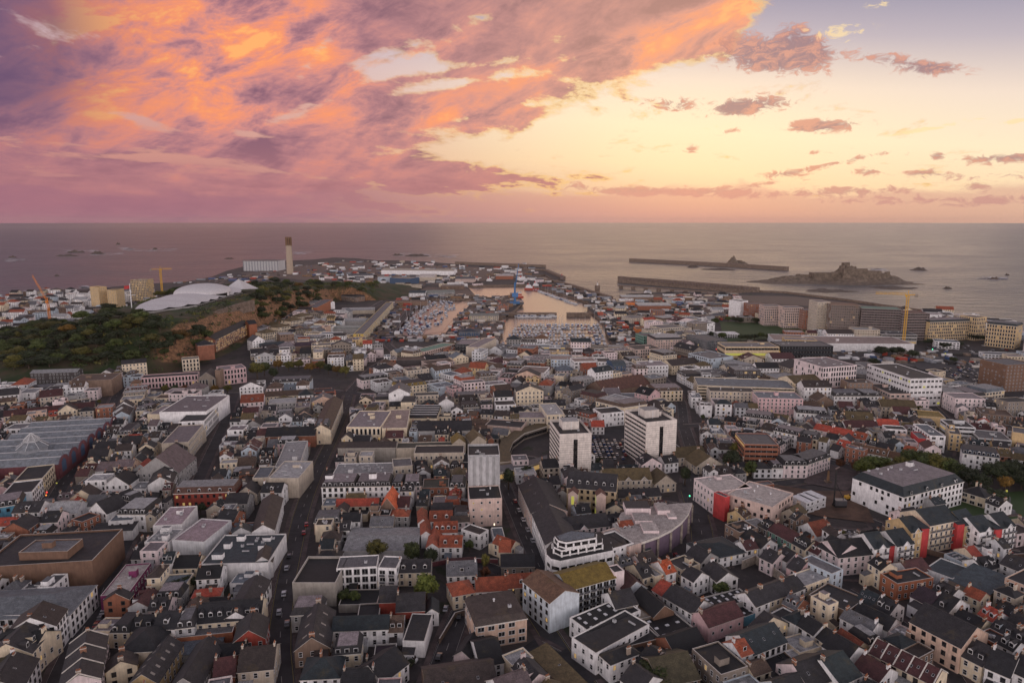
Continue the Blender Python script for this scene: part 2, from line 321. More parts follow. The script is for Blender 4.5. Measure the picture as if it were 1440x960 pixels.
def empty(name, loc, rz=0): return link(name, None, None, loc, rz)

# ------------------------------------------------------------------ terrain height
HC = [((-412,775),58,44), ((-425,960),60,45), ((-430,1180),75,38), ((-370,1390),70,22), ((-520,770),95,20), ((-640,720),60,8), ((-330,1500),60,10)]
def T(x, y):
    h = 0.0
    if y < 1300:
        xe = -365-(y-775)*.03
        if x > xe: x = xe+(x-xe)*2.7
    for i, ((cx, cy), r, z) in enumerate(HC):
        d = math.hypot(x-cx, y-cy); w = 95.0 if i != 4 else 130.0
        if d < r+w:
            t = max(0.0, min(1.0, (r+w-d)/w)); h = max(h, z*t*t*(3-2*t))
    for (a, b) in ((0,1),(1,2),(2,3)):
        (ax, ay), ra, za = HC[a]; (bx, by), rb, zb = HC[b]
        q = max(0, min(1, ((x-ax)*(bx-ax)+(y-ay)*(by-ay))/((bx-ax)**2+(by-ay)**2)))
        d = math.hypot(x-ax-q*(bx-ax), y-ay-q*(by-ay)); r = ra+(rb-ra)*q; z = za+(zb-za)*q
        if d < r+85:
            t = max(0.0, min(1.0, (r+85-d)/85)); h = max(h, z*t*t*(3-2*t))
    return h
def onhill(px, py, zoff=0.0):            # walk down the view line to the terrain
    d = ray(px, py); t = 300.0
    while t < 4000:
        p = Vector((0,0,CH))+d*t
        if p.z <= T(p.x, p.y)+zoff: return Vector((p.x, p.y, T(p.x, p.y)))
        t += 4
    return P(px, py)

# ------------------------------------------------------------------ buildings
WIN = {}
def winmesh(w, h, style, lit=None):
    k = (round(w, 1), round(h, 1), style, lit)
    if k in WIN: return WIN[k]
    b = MB(); g = 'lit:'+lit if lit else 'glass:'; fr = 'x:frame_dark' if style in ('dark', 'band') else 'x:frame'
    t = .11 if style != 'plain' else .07; hw = w/2
    b.poly([(-hw,-.03,0),(hw,-.03,0),(hw,-.03,h),(-hw,-.03,h)], g)
    if style != 'plain':
        b.box(-hw-t, -hw, -.09, 0, -t, h+t, fr); b.box(hw, hw+t, -.09, 0, -t, h+t, fr)
        b.box(-hw, hw, -.08, 0, h, h+t, fr); b.box(-hw-t, hw+t, -.14, 0, -t*1.4, 0, fr)
        if style in ('sash',): b.box(-hw, hw, -.06, -.03, h*.5-.04, h*.5+.04, fr)
        if w > 1.5: b.box(-.04, .04, -.06, -.03, 0, h, fr)
    me = b.mesh('window'); me['b'] = 1; WIN[k] = me; WINB[k] = b; return me
WINB = {}
WALLWORD = {'stonewhite': 'pale stone', 'pinkwhite': 'pale pink', 'pinkbeige': 'pinkish beige', 'lightgrey': 'light grey', 'brownbrick': 'brown brick', 'redwall': 'bright red', 'paleblue': 'pale blue', 'whiteblue': 'bluish white',
 'darkwall': 'dark', 'greywhite': 'off white', 'beigeyellow': 'golden beige', 'darkglass': 'dark glass', 'scaffold': 'scaffolded', 'rustwall': 'rust red', 'brick': 'red brick'}
ROOFWORD = {'blueslate': 'blue slate', 'brownslate': 'brown slate', 'bluegrey': 'blue grey', 'lightgrey': 'light grey', 'redtile': 'red tiled', 'redroof': 'bright red', 'moss': 'yellow mossy', 'mossbrown': 'mossy brown',
 'mossdark': 'dark mossy', 'pinkslate': 'pinkish slate', 'pinkgrey': 'pinkish grey', 'pinkbeige': 'pinkish beige', 'pinkwhite': 'pale pink', 'tealslate': 'teal slate', 'greygreen': 'grey green', 'darkgreen': 'dark green',
 'brownred': 'brown red', 'greyblue': 'grey blue', 'slateblue': 'slate blue', 'rust': 'rusty', 'pink': 'dusty pink', 'dark': 'dark grey'}
rnd = random.Random(11)
def design(w, d, h, roof, wall, rcol, th, cx, cy, zb=0, dm=0, sk=0, ch=None, pw=0, clut=0, wt=None, rise=None, n=2, rows=None, side=.45, lit=.03, band=None, gd=0, bal=0, fl=3.0, par=.5, far=False, litk='warm', blank=False, seed=0, skip=()):
    """parts of one building in its own frame: x along the front, y away from it, z up."""
    rr = random.Random(seed*131+int(w*37)+int(cx*13)+int(cy*7)); W = 'wall:'+wall; Rf = 'roof:'+rcol; hw, hd = w/2, d/2
    parts = []; wins = []; wb = MB(); rb = MB(); roofkids = []
    ov = .3
    def addp(name, b, parent=None): parts.append((name, b, parent))
    near = not far
    if roof in 'gGsbM' or roof == 'h' or roof == 'm': wb.box(-hw, hw, -hd, hd, -1.0, h, W)
    slopef = None                                                   # z of the roof above the front slope at (x, y)
    if roof == 'g':
        r = rise if rise is not None else min(hd*.62, 4.2)
        for sx in (-1, 1):
            wb.poly([(sx*hw,-hd,h),(sx*hw,hd,h),(sx*hw,0,h+r)], W)
        zo = r*ov/hd; t = .14
        for sy in (-1, 1):
            e = [(-hw-ov, sy*(hd+ov), h-zo), (hw+ov, sy*(hd+ov), h-zo), (hw+ov, 0, h+r), (-hw-ov, 0, h+r)]
            up = [(x, y, z+t) for x, y, z in e]
            rb.poly(up, Rf); rb.poly(e[::-1], Rf); rb.poly([e[0], e[1], up[1], up[0]], 'x:trim' if near else Rf)
            for a, b2 in ((1, 2), (3, 0)): rb.poly([e[a], e[b2], up[b2], up[a]], 'x:trim' if rr.random() < .5 and near else Rf)
        if near: rb.box(-hw-ov, hw+ov, -.14, .14, h+r+.05, h+r+.24, Rf)
        slopef = lambda x, y, sy=-1: h+r*(1-abs(y)/hd)+t
        ridge = h+r
    elif roof == 'G':
        r = rise if rise is not None else min(hw*.75, 5.5)
        for sy in (-1, 1): wb.poly([(-hw,sy*hd,h),(hw,sy*hd,h),(0,sy*hd,h+r)], W)
        zo = r*ov/hw; t = .14
        for sx in (-1, 1):
            e = [(sx*(hw+ov), -hd-ov, h-zo), (sx*(hw+ov), hd+ov, h-zo), (0, hd+ov, h+r), (0, -hd-ov, h+r)]
            up = [(x, y, z+t) for x, y, z in e]
            rb.poly(up, Rf); rb.poly(e[::-1], Rf); rb.poly([e[0], e[1], up[1], up[0]], Rf)
            for a, b2 in ((1, 2), (3, 0)): rb.poly([e[a], e[b2], up[b2], up[a]], 'x:trim')
        if near: rb.box(-.14, .14, -hd-ov, hd+ov, h+r+.05, h+r+.24, Rf)
        ridge = h+r
    elif roof == 'h':
        r = rise if rise is not None else min(min(hw, hd)*.62, 4.0); a, b_ = hw+ov, hd+ov; z0 = h-.1
        if w >= d: p, q = (-(hw-hd), 0, h+r), ((hw-hd), 0, h+r)
        else: p, q = (0, -(hd-hw), h+r), (0, (hd-hw), h+r)
        c = [(-a,-b_,z0),(a,-b_,z0),(a,b_,z0),(-a,b_,z0)]
        if w >= d: rb.poly([c[0],c[1],q,p], Rf); rb.poly([c[1],c[2],q], Rf); rb.poly([c[2],c[3],p,q], Rf); rb.poly([c[3],c[0],p], Rf)
        else: rb.poly([c[0],c[1],p], Rf); rb.poly([c[1],c[2],q,p], Rf); rb.poly([c[2],c[3],q], Rf); rb.poly([c[3],c[0],p,q], Rf)
        rb.poly(c[::-1], 'x:trim'); rb.box(-a, a, -b_-.05, -b_, z0-.2, z0, 'x:trim')
        slopef = lambda x, y, sy=-1: h+r*(1-abs(y)/hd)+.02
        ridge = h+r
    elif roof == 's':
        r = rise if rise is not None else 1.2
        for sx in (-1, 1): wb.poly([(sx*hw,-hd,h),(sx*hw,hd,h),(sx*hw,hd,h+r)], W)
        wb.poly([(-hw,hd,h),(hw,hd,h),(hw,hd,h+r),(-hw,hd,h+r)], W)
        e = [(-hw-ov,-hd-ov,h-.06),(hw+ov,-hd-ov,h-.06),(hw+ov,hd+ov,h+r+.06),(-hw-ov,hd+ov,h+r+.06)]; up = [(x,y,z+.15) for x,y,z in e]
        rb.poly(up, Rf); rb.poly(e[::-1], Rf)
        for j in range(4): rb.poly([e[j], e[(j+1)%4], up[(j+1)%4], up[j]], Rf)
        slopef = lambda x, y, sy=-1: h+r*(y+hd)/d+.15
        ridge = h+r
    elif roof == 'b':
        r = rise if rise is not None else hd*.45; ns = 10; pr = None
        for j in range(ns+1):
            a = math.pi*j/ns; y = -math.cos(a)*(hd+.2); z = h+math.sin(a)*r
            if pr:
                rb.poly([(-hw-.2,pr[0],pr[1]),(hw+.2,pr[0],pr[1]),(hw+.2,y,z),(-hw-.2,y,z)], Rf)
                for sx in (-1, 1): wb.poly([(sx*hw,pr[0],h),(sx*hw,y,h),(sx*hw,y,z-.05),(sx*hw,pr[0],pr[1]-.05)], W)
            pr = (y, z)
        ridge = h+r
    elif roof == 'M':                                                # saw of ridges running along x
        r = rise if rise is not None else 3.0; st = d/n
        for j in range(n):
            y0 = -hd+j*st; y1 = y0+st; ym = (y0+y1)/2
            for sx in (-1, 1): wb.poly([(sx*hw,y0,h),(sx*hw,y1,h),(sx*hw,ym,h+r)], W)
            rb.poly([(-hw-.2,y0,h+.03),(hw+.2,y0,h+.03),(hw+.2,ym,h+r+.1),(-hw-.2,ym,h+r+.1)], Rf)
            rb.poly([(-hw-.2,ym,h+r+.1),(hw+.2,ym,h+r+.1),(hw+.2,y1,h+.03),(-hw-.2,y1,h+.03)], Rf)
            rb.box(-hw, hw, ym-.35, ym+.35, h+r-.1, h+r+.35, 'x:metal')
        ridge = h+r
    elif roof == 'm':                                                # mansard: steep skirt and flat lead top
        mh = rise if rise is not None else 2.5; ins = 1.1 if mh < 3.2 else 3.0; zb_, zt = h+.02, h+mh
        a = [(-hw-.25,-hd-.25),(hw+.25,-hd-.25),(hw+.25,hd+.25),(-hw-.25,hd+.25)]; c = [(-hw+ins,-hd+ins),(hw-ins,-hd+ins),(hw-ins,hd-ins),(-hw+ins,hd-ins)]
        for j in range(4):
            k2 = (j+1)%4; rb.poly([a[j]+(zb_,), a[k2]+(zb_,), c[k2]+(zt,), c[j]+(zt,)], Rf)
        tk = 'roof:'+(rr.choice(['grey','lightgrey','slate','pinkgrey']) if n == 2 else n)
        rb.poly([p+(zt,) for p in c], tk)
        rb.box(-hw-.3, hw+.3, -hd-.34, -hd-.25, zb_-.3, zb_+.08, 'x:trim')
        slopef = lambda x, y, sy=-1: h+mh*min(1, (y+hd+.25)/(ins+.25))
        ridge = zt
    else:                                                            # flat with parapet
        t = .28; wb.box(-hw, hw, -hd, -hd+t, -1, h+par, W, 'x:trim'); wb.box(-hw, hw, hd-t, hd, -1, h+par, W, 'x:trim')
        wb.box(-hw, -hw+t, -hd+t, hd-t, -1, h+par, W, 'x:trim'); wb.box(hw-t, hw, -hd+t, hd-t, -1, h+par, W, 'x:trim')
        rb.box(-hw+t, hw-t, -hd+t, hd-t, h-.3, h, Rf)
        ridge = h
    addp('wall', wb); addp('roof', rb)
    if blank: wins_on = []
    # --- string course between storeys
    # --- chimneys
    if ch is None: ch = (rr.choice([1, 2, 2]) if w > 5 else 1) if roof in 'gh' and near and not blank else (rr.choice([0,1]) if roof == 'G' and near else 0)
    if ch and roof in 'gGhm':
        for j in range(ch):
            b = MB(); cw, cl = .55, rr.uniform(1.0, 1.9)
            ck = rr.choice(['x:chimney', 'x:chimney_brick', W, 'x:chimney'])
            if roof in 'gm': x = (-hw+.4 if j == 0 else hw-.4) if ch <= 2 else -hw+.4+(w-.8)*j/(ch-1); y = 0 if roof == 'g' else hd*.4; bx = (x-cw/2, x+cw/2, y-cl/2, y+cl/2)
            elif roof == 'G': y = hd-.5 if j == 0 else -hd+1; bx = (-cl/2, cl/2, y-cw/2, y+cw/2)
            else: x = rr.uniform(-.4, .4)*w; bx = (x-cw/2, x+cw/2, -cl/2+hd*.3, cl/2+hd*.3)
            z1 = ridge+rr.uniform(.8, 1.4); b.box(bx[0], bx[1], bx[2], bx[3], h-.2, z1, ck); b.box(bx[0]-.08, bx[1]+.08, bx[2]-.08, bx[3]+.08, z1-.3, z1-.12, 'x:trim')
            long_y = bx[3]-bx[2] > bx[1]-bx[0]; npot = 3
            for q in range(npot):
                f = (q+.5)/npot; px_, py_ = ((bx[0]+bx[1])/2, bx[2]+(bx[3]-bx[2])*f) if long_y else (bx[0]+(bx[1]-bx[0])*f, (bx[2]+bx[3])/2)
                b.bar((px_, py_, z1), (px_, py_, z1+.5), .15, 'x:pot', 6, .12)
            addp('chimney', b, 'roof')
    # --- party walls across a terrace
    if pw and roof == 'g':
        for j in range(pw+2):
            x = -hw+w*j/(pw+1); b = MB(); r = ridge-h; z0 = h+.05
            for sy in (-1, 1):
                e = [(x-.17, sy*(hd+.1), z0), (x+.17, sy*(hd+.1), z0), (x+.17, 0, z0+r+.25), (x-.17, 0, z0+r+.25)]; u2 = [(a,b3,c+.3) for a,b3,c in e]
                b.poly(u2, 'x:trim'); b.poly([e[1],e[2],u2[2],u2[1]], 'x:trim'); b.poly([e[3],e[0],u2[0],u2[3]], 'x:trim'); b.poly([e[0],e[1],u2[1],u2[0]], 'x:trim')
            addp('party_wall', b, 'roof')
    # --- dormers
    if dm and roof in 'gm' and slopef:
        for j in range(dm):
            x = -hw+w*(j+.5)/dm; dw = min(.75, w/dm*.36); b = MB()
            if roof == 'm': yf = -hd+.15; zf = h+.45; zt = h+2.0; yb = -hd+1.3
            else:
                yf = -hd*.72; zf = slopef(x, yf)-.1; zt = min(zf+1.5, ridge-.1); yb = -hd*max(0, 1-(zt-h)/(ridge-h)) if ridge > h else 0
            sk_ = rr.choice([W, Rf]); b.box(x-dw, x+dw, yf, yb, zf-.3, zt, sk_, Rf)
            if rr.random() < .6 or gd:
                b.poly([(x-dw-.12,yf-.1,zt),(x+dw+.12,yf-.1,zt),(x,yf-.1,zt+.55)], 'x:frame')
                b.poly([(x-dw-.12,yf-.1,zt),(x,yf-.1,zt+.55),(x,yb+.8,zt+.55),(x-dw-.12,yb,zt)], Rf); b.poly([(x+dw+.12,yf-.1,zt),(x+dw+.12,yb,zt),(x,yb+.8,zt+.55),(x,yf-.1,zt+.55)], Rf)
            b.poly([(x-dw+.12,yf-.04,zf+.15),(x+dw-.12,yf-.04,zf+.15),(x+dw-.12,yf-.04,zt-.12),(x-dw+.12,yf-.04,zt-.12)], 'glass:')
            b.box(x-dw, x-dw+.12, yf-.07, yf, zf, zt, 'x:frame'); b.box(x+dw-.12, x+dw, yf-.07, yf, zf, zt, 'x:frame'); b.box(x-dw+.12, x+dw-.12, yf-.07, yf, zt-.12, zt, 'x:frame'); b.box(x-dw+.12, x+dw-.12, yf-.07, yf, zf, zf+.15, 'x:frame')
            addp('dormer', b, 'roof')
    # --- skylights
    for j in range(sk):
        b = MB()
        if roof in 'gs' and slopef:
            x = -hw+w*(j+.5)/sk+rr.uniform(-.3,.3); y = -hd*rr.uniform(.35,.6) if roof == 'g' else rr.uniform(-.3,.3)*d; s2 = .45
            z_a = slopef(x, y-s2)+.05; z_b = slopef(x, y+s2)+.05
            b.poly([(x-s2*.8,y-s2,z_a),(x+s2*.8,y-s2,z_a),(x+s2*.8,y+s2,z_b),(x-s2*.8,y+s2,z_b)], 'x:metal'); b.poly([(x-s2*.6,y-s2*.8,z_a+.09),(x+s2*.6,y-s2*.8,z_a+.09),(x+s2*.6,y+s2*.8,z_b-.02),(x-s2*.6,y+s2*.8,z_b-.02)], 'glass:')
        elif roof == 'G':
            r = ridge-h; q = 1 if j % 2 else -1; y = -hd+d*((j//2)+.6)/(sk/2+.4); xa, xb = q*hw*.35, q*hw*.62; za = h+r*(1-abs(xa)/hw)+.2; zb2 = h+r*(1-abs(xb)/hw)+.2
            b.poly([(xa,y-.45,za),(xb,y-.45,zb2),(xb,y+.45,zb2),(xa,y+.45,za)][::q], 'x:curtain')
        elif roof == 'f':
            nx = max(1, int(math.ceil(math.sqrt(sk*w/d)))); ny = math.ceil(sk/nx); x = -hw+w*((j % nx)+.6)/(nx+.2); y = -hd+d*((j//nx)+.6)/(ny+.2)
            b.box(x-.7, x+.7, y-.5, y+.5, h, h+.3, 'x:metal', 'x:white')
        addp('skylight', b, 'roof')
    # --- plant on flat roofs
    if clut and roof in 'fm':
        zt = ridge
        for j in range(int(clut*3)):
            b = MB(); x = rr.uniform(-.8, .8)*(hw-1.5); y = rr.uniform(-.8, .8)*(hd-1.5); kk = rr.random()
            if kk < .25: b.box(x-rr.uniform(1,2.4), x+rr.uniform(1,2.4), y-1.2, y+1.4, zt, zt+rr.uniform(1.4,2.8), W, Rf); nm = 'plant_room'
            elif kk < .7:
                b.box(x-.6, x+.6, y-.45, y+.45, zt+.1, zt+1.1, 'x:metal'); b.bar((x, y, zt+1.1), (x, y, zt+1.16), .36, 'x:metal_dark', 8); nm = 'air_conditioner'
            elif kk < .85:
                b.box(x-3 if x > 0 else x, x if x > 0 else x+3, y-.25, y+.25, zt+.2, zt+.65, 'x:metal'); nm = 'air_duct'
            else: b.bar((x, y, zt), (x, y, zt+.8), .3, 'x:white', 8); b.bar((x, y, zt+.8), (x, y, zt+1.0), .45, 'x:white', 8); nm = 'roof_vent'
            addp(nm, b, 'roof')
    # --- gabled dormer fronts (white triangular bargeboards)
    if gd and roof in 'gh':
        for j in range(gd):
            x = -hw+w*(j+.5)/gd; g = 1.7; b = MB(); z0 = h-.1; zr = z0+1.9; r = ridge-h; yb = -hd+hd*1.9/max(r, 2.0); y0 = -hd-.32
            b.poly([(x-g,y0,z0),(x+g,y0,z0),(x,y0,zr)], W)
            b.poly([(x-g-.2,y0-.2,z0),(x,y0-.2,zr+.2),(x,yb+.4,zr+.2),(x-g-.2,y0+.3,z0)], Rf); b.poly([(x+g+.2,y0-.2,z0),(x+g+.2,y0+.3,z0),(x,yb+.4,zr+.2),(x,y0-.2,zr+.2)], Rf)
            b.bar((x-g-.2,y0-.22,z0), (x,y0-.22,zr+.15), .13, 'x:white'); b.bar((x+g+.2,y0-.22,z0), (x,y0-.22,zr+.15), .13, 'x:white'); b.bar((x-g,y0-.22,z0), (x+g,y0-.22,z0), .1, 'x:white')
            addp('gable_front', b, 'roof')
    # --- openings
    if not blank:
        nf = rows or max(1, int(round((h)/fl))); fh = h/nf
        wt_ = wt or ('sash' if rr.random() < .8 else 'dark')
        tocam = Vector((-cx, -cy, 0)).normalized()
        for face, (L, th2) in enumerate(((w, 0), (d, math.pi/2), (w, math.pi), (d, -math.pi/2))):
            nrm = Vector((math.sin(th+th2), -math.cos(th+th2), 0))
            if nrm.dot(tocam) < -.12 or face in skip: continue
            if roof == 'G' and face in (0, 2): pass
            long_face = L >= min(w, d)*1.15 or face in (0, 2) and roof != 'G'
            prob = 1.0 if (face in (0,) or long_face) else side
            if wt_ == 'band' or band:
                for r_ in range(nf):
                    b = MB(); z = fh*r_+fh*.42
                    b.box(-L/2+.5, L/2-.5, -.03, 0.0, z, z+fh*.42, 'glass:' if rr.random() > lit*3 else 'lit:'+litk)
                    nb = int(L/3.0)
                    for q in range(1, nb): xx = -L/2+L*q/nb; b.box(xx-.06, xx+.06, -.06, -.03, z, z+fh*.42, 'x:metal')
                    wins.append(('b', b, face, th2, L, r_))
                continue
            spec = {'sash': (1.05, min(1.6, fh*.56), 2.9), 'dark': (1.2, min(1.5, fh*.5), 3.1), 'wide': (2.2, min(1.6, fh*.55), 3.4), 'tall': (1.5, fh*.66, 2.6), 'glass': (2.3, fh*.72, 2.9), 'small': (.9, 1.0, 3.6), 'plain': (1.2, 1.5, 3.2)}[wt_]
            nc = max(1, int(L/spec[2])); ww = spec[0]
            if L < 3.2 and prob < 1: continue
            for r_ in range(nf):
                for c_ in range(nc):
                    if prob < 1 and rr.random() > prob: continue
                    if rr.random() < .04: continue
                    x = -L/2+L*(c_+.5)/nc; z = fh*r_+(fh-spec[1])*.55; hh = spec[1]; sty = wt_
                    if r_ == 0 and wt_ == 'sash' and rr.random() < .2: z = .15; hh = 2.1
                    lk = litk if rr.random() < lit else None
                    wins.append(('w', (ww, hh, sty, lk), face, th2, x, z))
            if face == 0 and bal:
                for r_ in range(1 if bal < 3 else 0, nf):
                    for c_ in range(nc):
                        b = MB(); x = -L/2+L*(c_+.5)/nc; z = fh*r_+.1; y0 = -hd
                        b.box(x-1.1, x+1.1, y0-1.0, y0, z-.15, z, 'x:trim', bottom=True)
                        b.box(x-1.1, x+1.1, y0-1.0, y0-.95, z, z+.95, 'x:metal_dark' if bal == 1 else 'wall:'+wall); addp('balcony', b)
    return parts, wins, ridge

BLD = []       # everything placed, for the street grid and the labels
def frame(x1, y1, x2, y2, z):
    a = P(x1, y1, z); b = P(x2, y2, z); e = (b-a); w = math.hypot(e.x, e.y); th = math.atan2(e.y, e.x); return a, b, w, th
HAND = []
DS = 1.12
def B(x1, y1, x2, y2, d, h, roof, wall, rcol, name=None, cat=None, note=None, zb=None, grp=None, **k):
    z = h+(zb or 0)
    if zb is None: z = h
    a, b, w, th = frame(x1, y1, x2, y2, z)
    d *= DS; n = Vector((-math.sin(th), math.cos(th), 0)); c = (a+b)/2+n*(d/2)
    HAND.append(dict(w=w, d=d, h=h, roof=roof, wall=wall, rcol=rcol, th=th, cx=c.x, cy=c.y, zb=zb or 0, name=name, cat=cat, note=note, grp=grp, k=k, hand=True))
# ------------------------------------------------------------------ buildings set out one by one
# B(front eave left px, right px, depth m, wall height m, roof form, wall, roof, ...)
# bottom left
B(-15,867,44,866,12,9,'f','white','dark',wt='tall')
B(98,864,136,822,40,9,'h','white','greyblue',name='market_hall',cat='market hall',note='long hall under a blue grey panelled roof beside the lower left street',wt='tall',rise=3,ch=0)
B(45,918,78,880,13,9.5,'g','cream','slate',dm=4,rows=3,name='apartment_block',cat='apartment block')
B(79,879,95,856,13,11,'g','white','brownslate',wt='tall',sk=2,ch=0)
B(-14,917,44,920,12,8,'g','cream','dark',dm=4)
B(33,966,55,926,12,8,'g','greywhite','slate',sk=1)
B(-20,962,10,958,12,7,'g','beige','mossdark',ch=2)
B(142,955,152,893,10,9,'g','pinkwhite','slate',ch=3,pw=2)
B(155,889,182,889,9,6,'m','cream','dark',dm=2,name='terraced_house')
B(184,887,214,886,9,6,'g','cream','dark',dm=2,name='terraced_house')
B(215,884,246,884,10,8,'g','white','dark',dm=1,name='terraced_house',rows=3)
B(247,884,273,881,9,8,'m','greywhite','slate',dm=2,name='terraced_house')
B(275,877,366,869,12,7,'g','cream','dark',dm=7,name='terrace_row',cat='terrace',note='long cream terrace with seven small dormers beside the left street')
B(166,917,222,914,13,7,'h','beige','dark',side=.1,blank=True,note='windowless beige building under a large black hipped roof, lower left')
B(180,962,222,960,18,6,'G','tan','slate',sk=10,ch=0)
B(237,968,281,966,20,6,'G','grey','slate',ch=1)
B(328,903,373,897,11,7,'G','red','slate',name='gabled_house',note='small red gabled house with pale bargeboards beside the left street',ch=1)
B(243,899,327,890,6,5,'f','rustwall','grey',blank=True)
B(244,921,306,917,9,3,'s','grey','bluegrey',blank=True)
B(298,926,346,920,7,4.5,'g','white','dark')
B(334,945,384,940,12,7,'g','beige','brownslate',ch=2)
B(300,955,330,950,10,5,'g','brick','maroon')
# bottom middle left
B(411,822,472,822,19,9,'f','concrete','black',name='stained_block',note='bare stained concrete block with a sunken black flat roof by the left street',blank=True,par=1.0)
B(473,800,530,797,9,10,'f','white','grey',wt='glass',name='apartment_block',cat='apartment block',clut=.4,par=.4,bal=0)
B(531,799,557,800,9,9.5,'f','white','grey',wt='wide',name='apartment_block',cat='apartment block',bal=1)
B(559,805,605,804,9,6,'g','cream','slate',dm=3,ch=1)
B(476,851,530,850,10,3,'f','concrete','black',blank=True,par=.3)
B(533,847,557,846,10,6,'g','red','slate',blank=True)
B(557,860,597,858,11,6.5,'g','red','slate',blank=True,ch=1)
B(467,887,546,884,8,6.5,'g','white','blueslate',ch=0,rows=2,note='long white two storey range with a plain blue slate roof, centre bottom')
B(502,871,533,869,9,3.5,'f','concrete','dark',blank=True)
B(409,865,452,863,9,7,'m','grey','slate',n='pinkgrey')
B(414,915,464,910,20,6.5,'G','brown','slate',sk=6,ch=2,note='brown gabled house with skylights and a big chimney beside the left street')
B(422,955,478,952,10,6.5,'h','white','blueslate',sk=0,ch=1)
B(469,921,507,918,9,7,'m','cream','dark',dm=3)
B(566,901,597,902,15,6,'f','white','dark',blank=True,par=.2,note='white windowless shed with a plain dark roof beside the curving road')
B(538,960,575,932,11,6,'g','white','dark',ch=0)
B(513,946,529,945,7,5,'g','white','slate')
B(525,927,556,925,7,3,'f','grey','purple',blank=True)
B(480,968,525,965,9,6,'g','grey','dark')
B(450,760,478,759,8,6,'h','grey','brownslate',ch=1)
# bottom centre
B(637,838,669,832,9,6,'h','cream','redtile',ch=0,rows=2)
B(670,832,714,829,9,6,'g','white','redtile')
B(715,827,753,824,9,6.5,'g','stone','redtile',dm=1)
B(669,881,741,869,16,9,'m','peach','brownslate',name='office_house',cat='office building',note='peach three storey building with mossy mansard roof between the two bottom roads',wt='wide',rows=3,n='brownslate',rise=2,clut=.7)
B(735,817,773,848,12,12,'g','whiteblue','rust',rows=4,name='apartment_block',cat='apartment block',note='bluish white four storey gabled block under a rusty roof, bottom centre',ch=0,rise=3,wt='dark',side=0)
B(801,830,866,812,13,11,'g','whiteblue','moss',rows=4,bal=1,name='apartment_block',cat='apartment block',note='balconied block under the long yellow mossy roof, bottom centre',ch=0,rise=3,wt='glass')
B(864,806,878,803,5,12.5,'f','pinkwhite','slate',blank=True,name='stair_tower',cat='tower')
B(879,832,910,826,9,6,'G','whiteblue','maroon',ch=0)
B(676,938,709,931,14,5,'g','white','dark',ch=0)
B(600,982,700,966,14,5,'g','brown','brownslate',sk=2,ch=0)
B(638,921,662,926,10,4,'G','pinkwhite','dark',blank=True,ch=0)
B(745,917,800,975,6,3.5,'s','stone','mossbrown',sk=1,blank=True,note='long low shed with a mossy brown roof beside the diagonal road')
B(801,869,829,890,22,7,'f','white','black',sk=14,note='white corner building whose black flat roof is dotted with white skylights')
B(804,897,838,920,24,7.5,'f','white','dark',clut=.8)
B(842,919,859,934,11,7,'h','white','dark',dm=2,ch=1)
B(882,909,931,897,15,4.5,'f','brownbrick','dark',blank=True,par=.15)
B(866,856,897,849,10,7.5,'g','white','slate',ch=1)
B(880,877,918,867,11,5,'f','stone','beige',clut=.7,blank=True)
B(919,867,948,859,13,6,'G','brownbrick','black',blank=True,ch=0)
B(932,902,980,887,13,4.5,'f','grey','black',sk=7,blank=True)
B(952,924,995,909,11,4.5,'g','brick','black',blank=True,ch=0)
B(917,829,931,838,9,6,'g','pinkwhite','redroof',ch=1)
B(932,838,974,863,10,6.5,'g','white','slate',rows=2,ch=2)
B(984,842,1004,858,17,5,'f','grey','black',sk=15,blank=True)
B(997,882,1046,865,9,6,'g','pink','maroon',note='pink windowed gable house with a maroon roof, bottom right of centre',wt='small',rows=1,ch=1)
B(891,934,908,945,13,5,'g','pinkwhite','dark')
B(930,966,985,954,15,5,'g','brown','mossdark',ch=0)
B(950,939,978,927,8,4.5,'f','pinkwhite','grey',blank=True)
B(1014,950,1052,938,13,7.5,'f','stone','dark',clut=.4,rows=2)
B(872,955,900,975,10,6,'g','white','slate')
# bottom right
B(1059,921,1107,902,11,7,'g','white','blueslate',sk=3,name='modern_house',note='white modern gabled house with three skylights in a blue slate roof',wt='tall',rows=2,ch=0)
B(1052,880,1064,889,13,5.5,'g','cream','slate',ch=0)
B(1100,867,1118,877,9,6.5,'h','white','blueslate',rows=2)
B(1083,863,1098,871,7,4.5,'f','white','slate',blank=True)
B(1120,878,1143,893,8,6,'g','white','dark',rows=2)
B(1144,893,1157,903,8,5,'g','cream','dark')
B(1156,908,1190,929,10,5.5,'g','white','dark',pw=0,ch=1)
B(1125,919,1156,910,8,3.5,'f','cream','lightgrey',clut=.5)
B(1112,939,1144,931,7,3,'f','white','lightgrey',blank=True)
B(1090,959,1138,946,11,3.5,'f','brown','dark',blank=True)
B(1138,968,1180,952,12,6.5,'g','pinkwhite','slate',sk=2)
B(1183,963,1212,949,13,7,'g','white','tealslate')
B(1063,853,1083,845,9,6.5,'g','white','slate',rows=2,name='terraced_house')
B(1083,845,1113,834,9,6.5,'g','cream','slate',rows=2,name='terraced_house')
B(1113,834,1133,826,9,6.5,'g','white','slate',rows=2,name='terraced_house')
B(1047,869,1068,861,8,3.5,'f','blue','dark',sk=4,blank=True,note='low bright blue walled workshop with a dark skylit roof')
B(1137,837,1191,861,13,5.5,'f','brown','dark',sk=2,blank=True,note='long brown walled shed with a flat black roof above a yard, lower right')
B(1198,863,1248,887,9,4.5,'g','white','dark',blank=True,ch=1)
B(1279,874,1351,911,15,9.5,'g','peach','slate',name='warehouse',cat='warehouse',note='big peach three storey former warehouse with a long slate roof, bottom right',wt='dark',rows=3,ch=0,rise=5,side=.1)
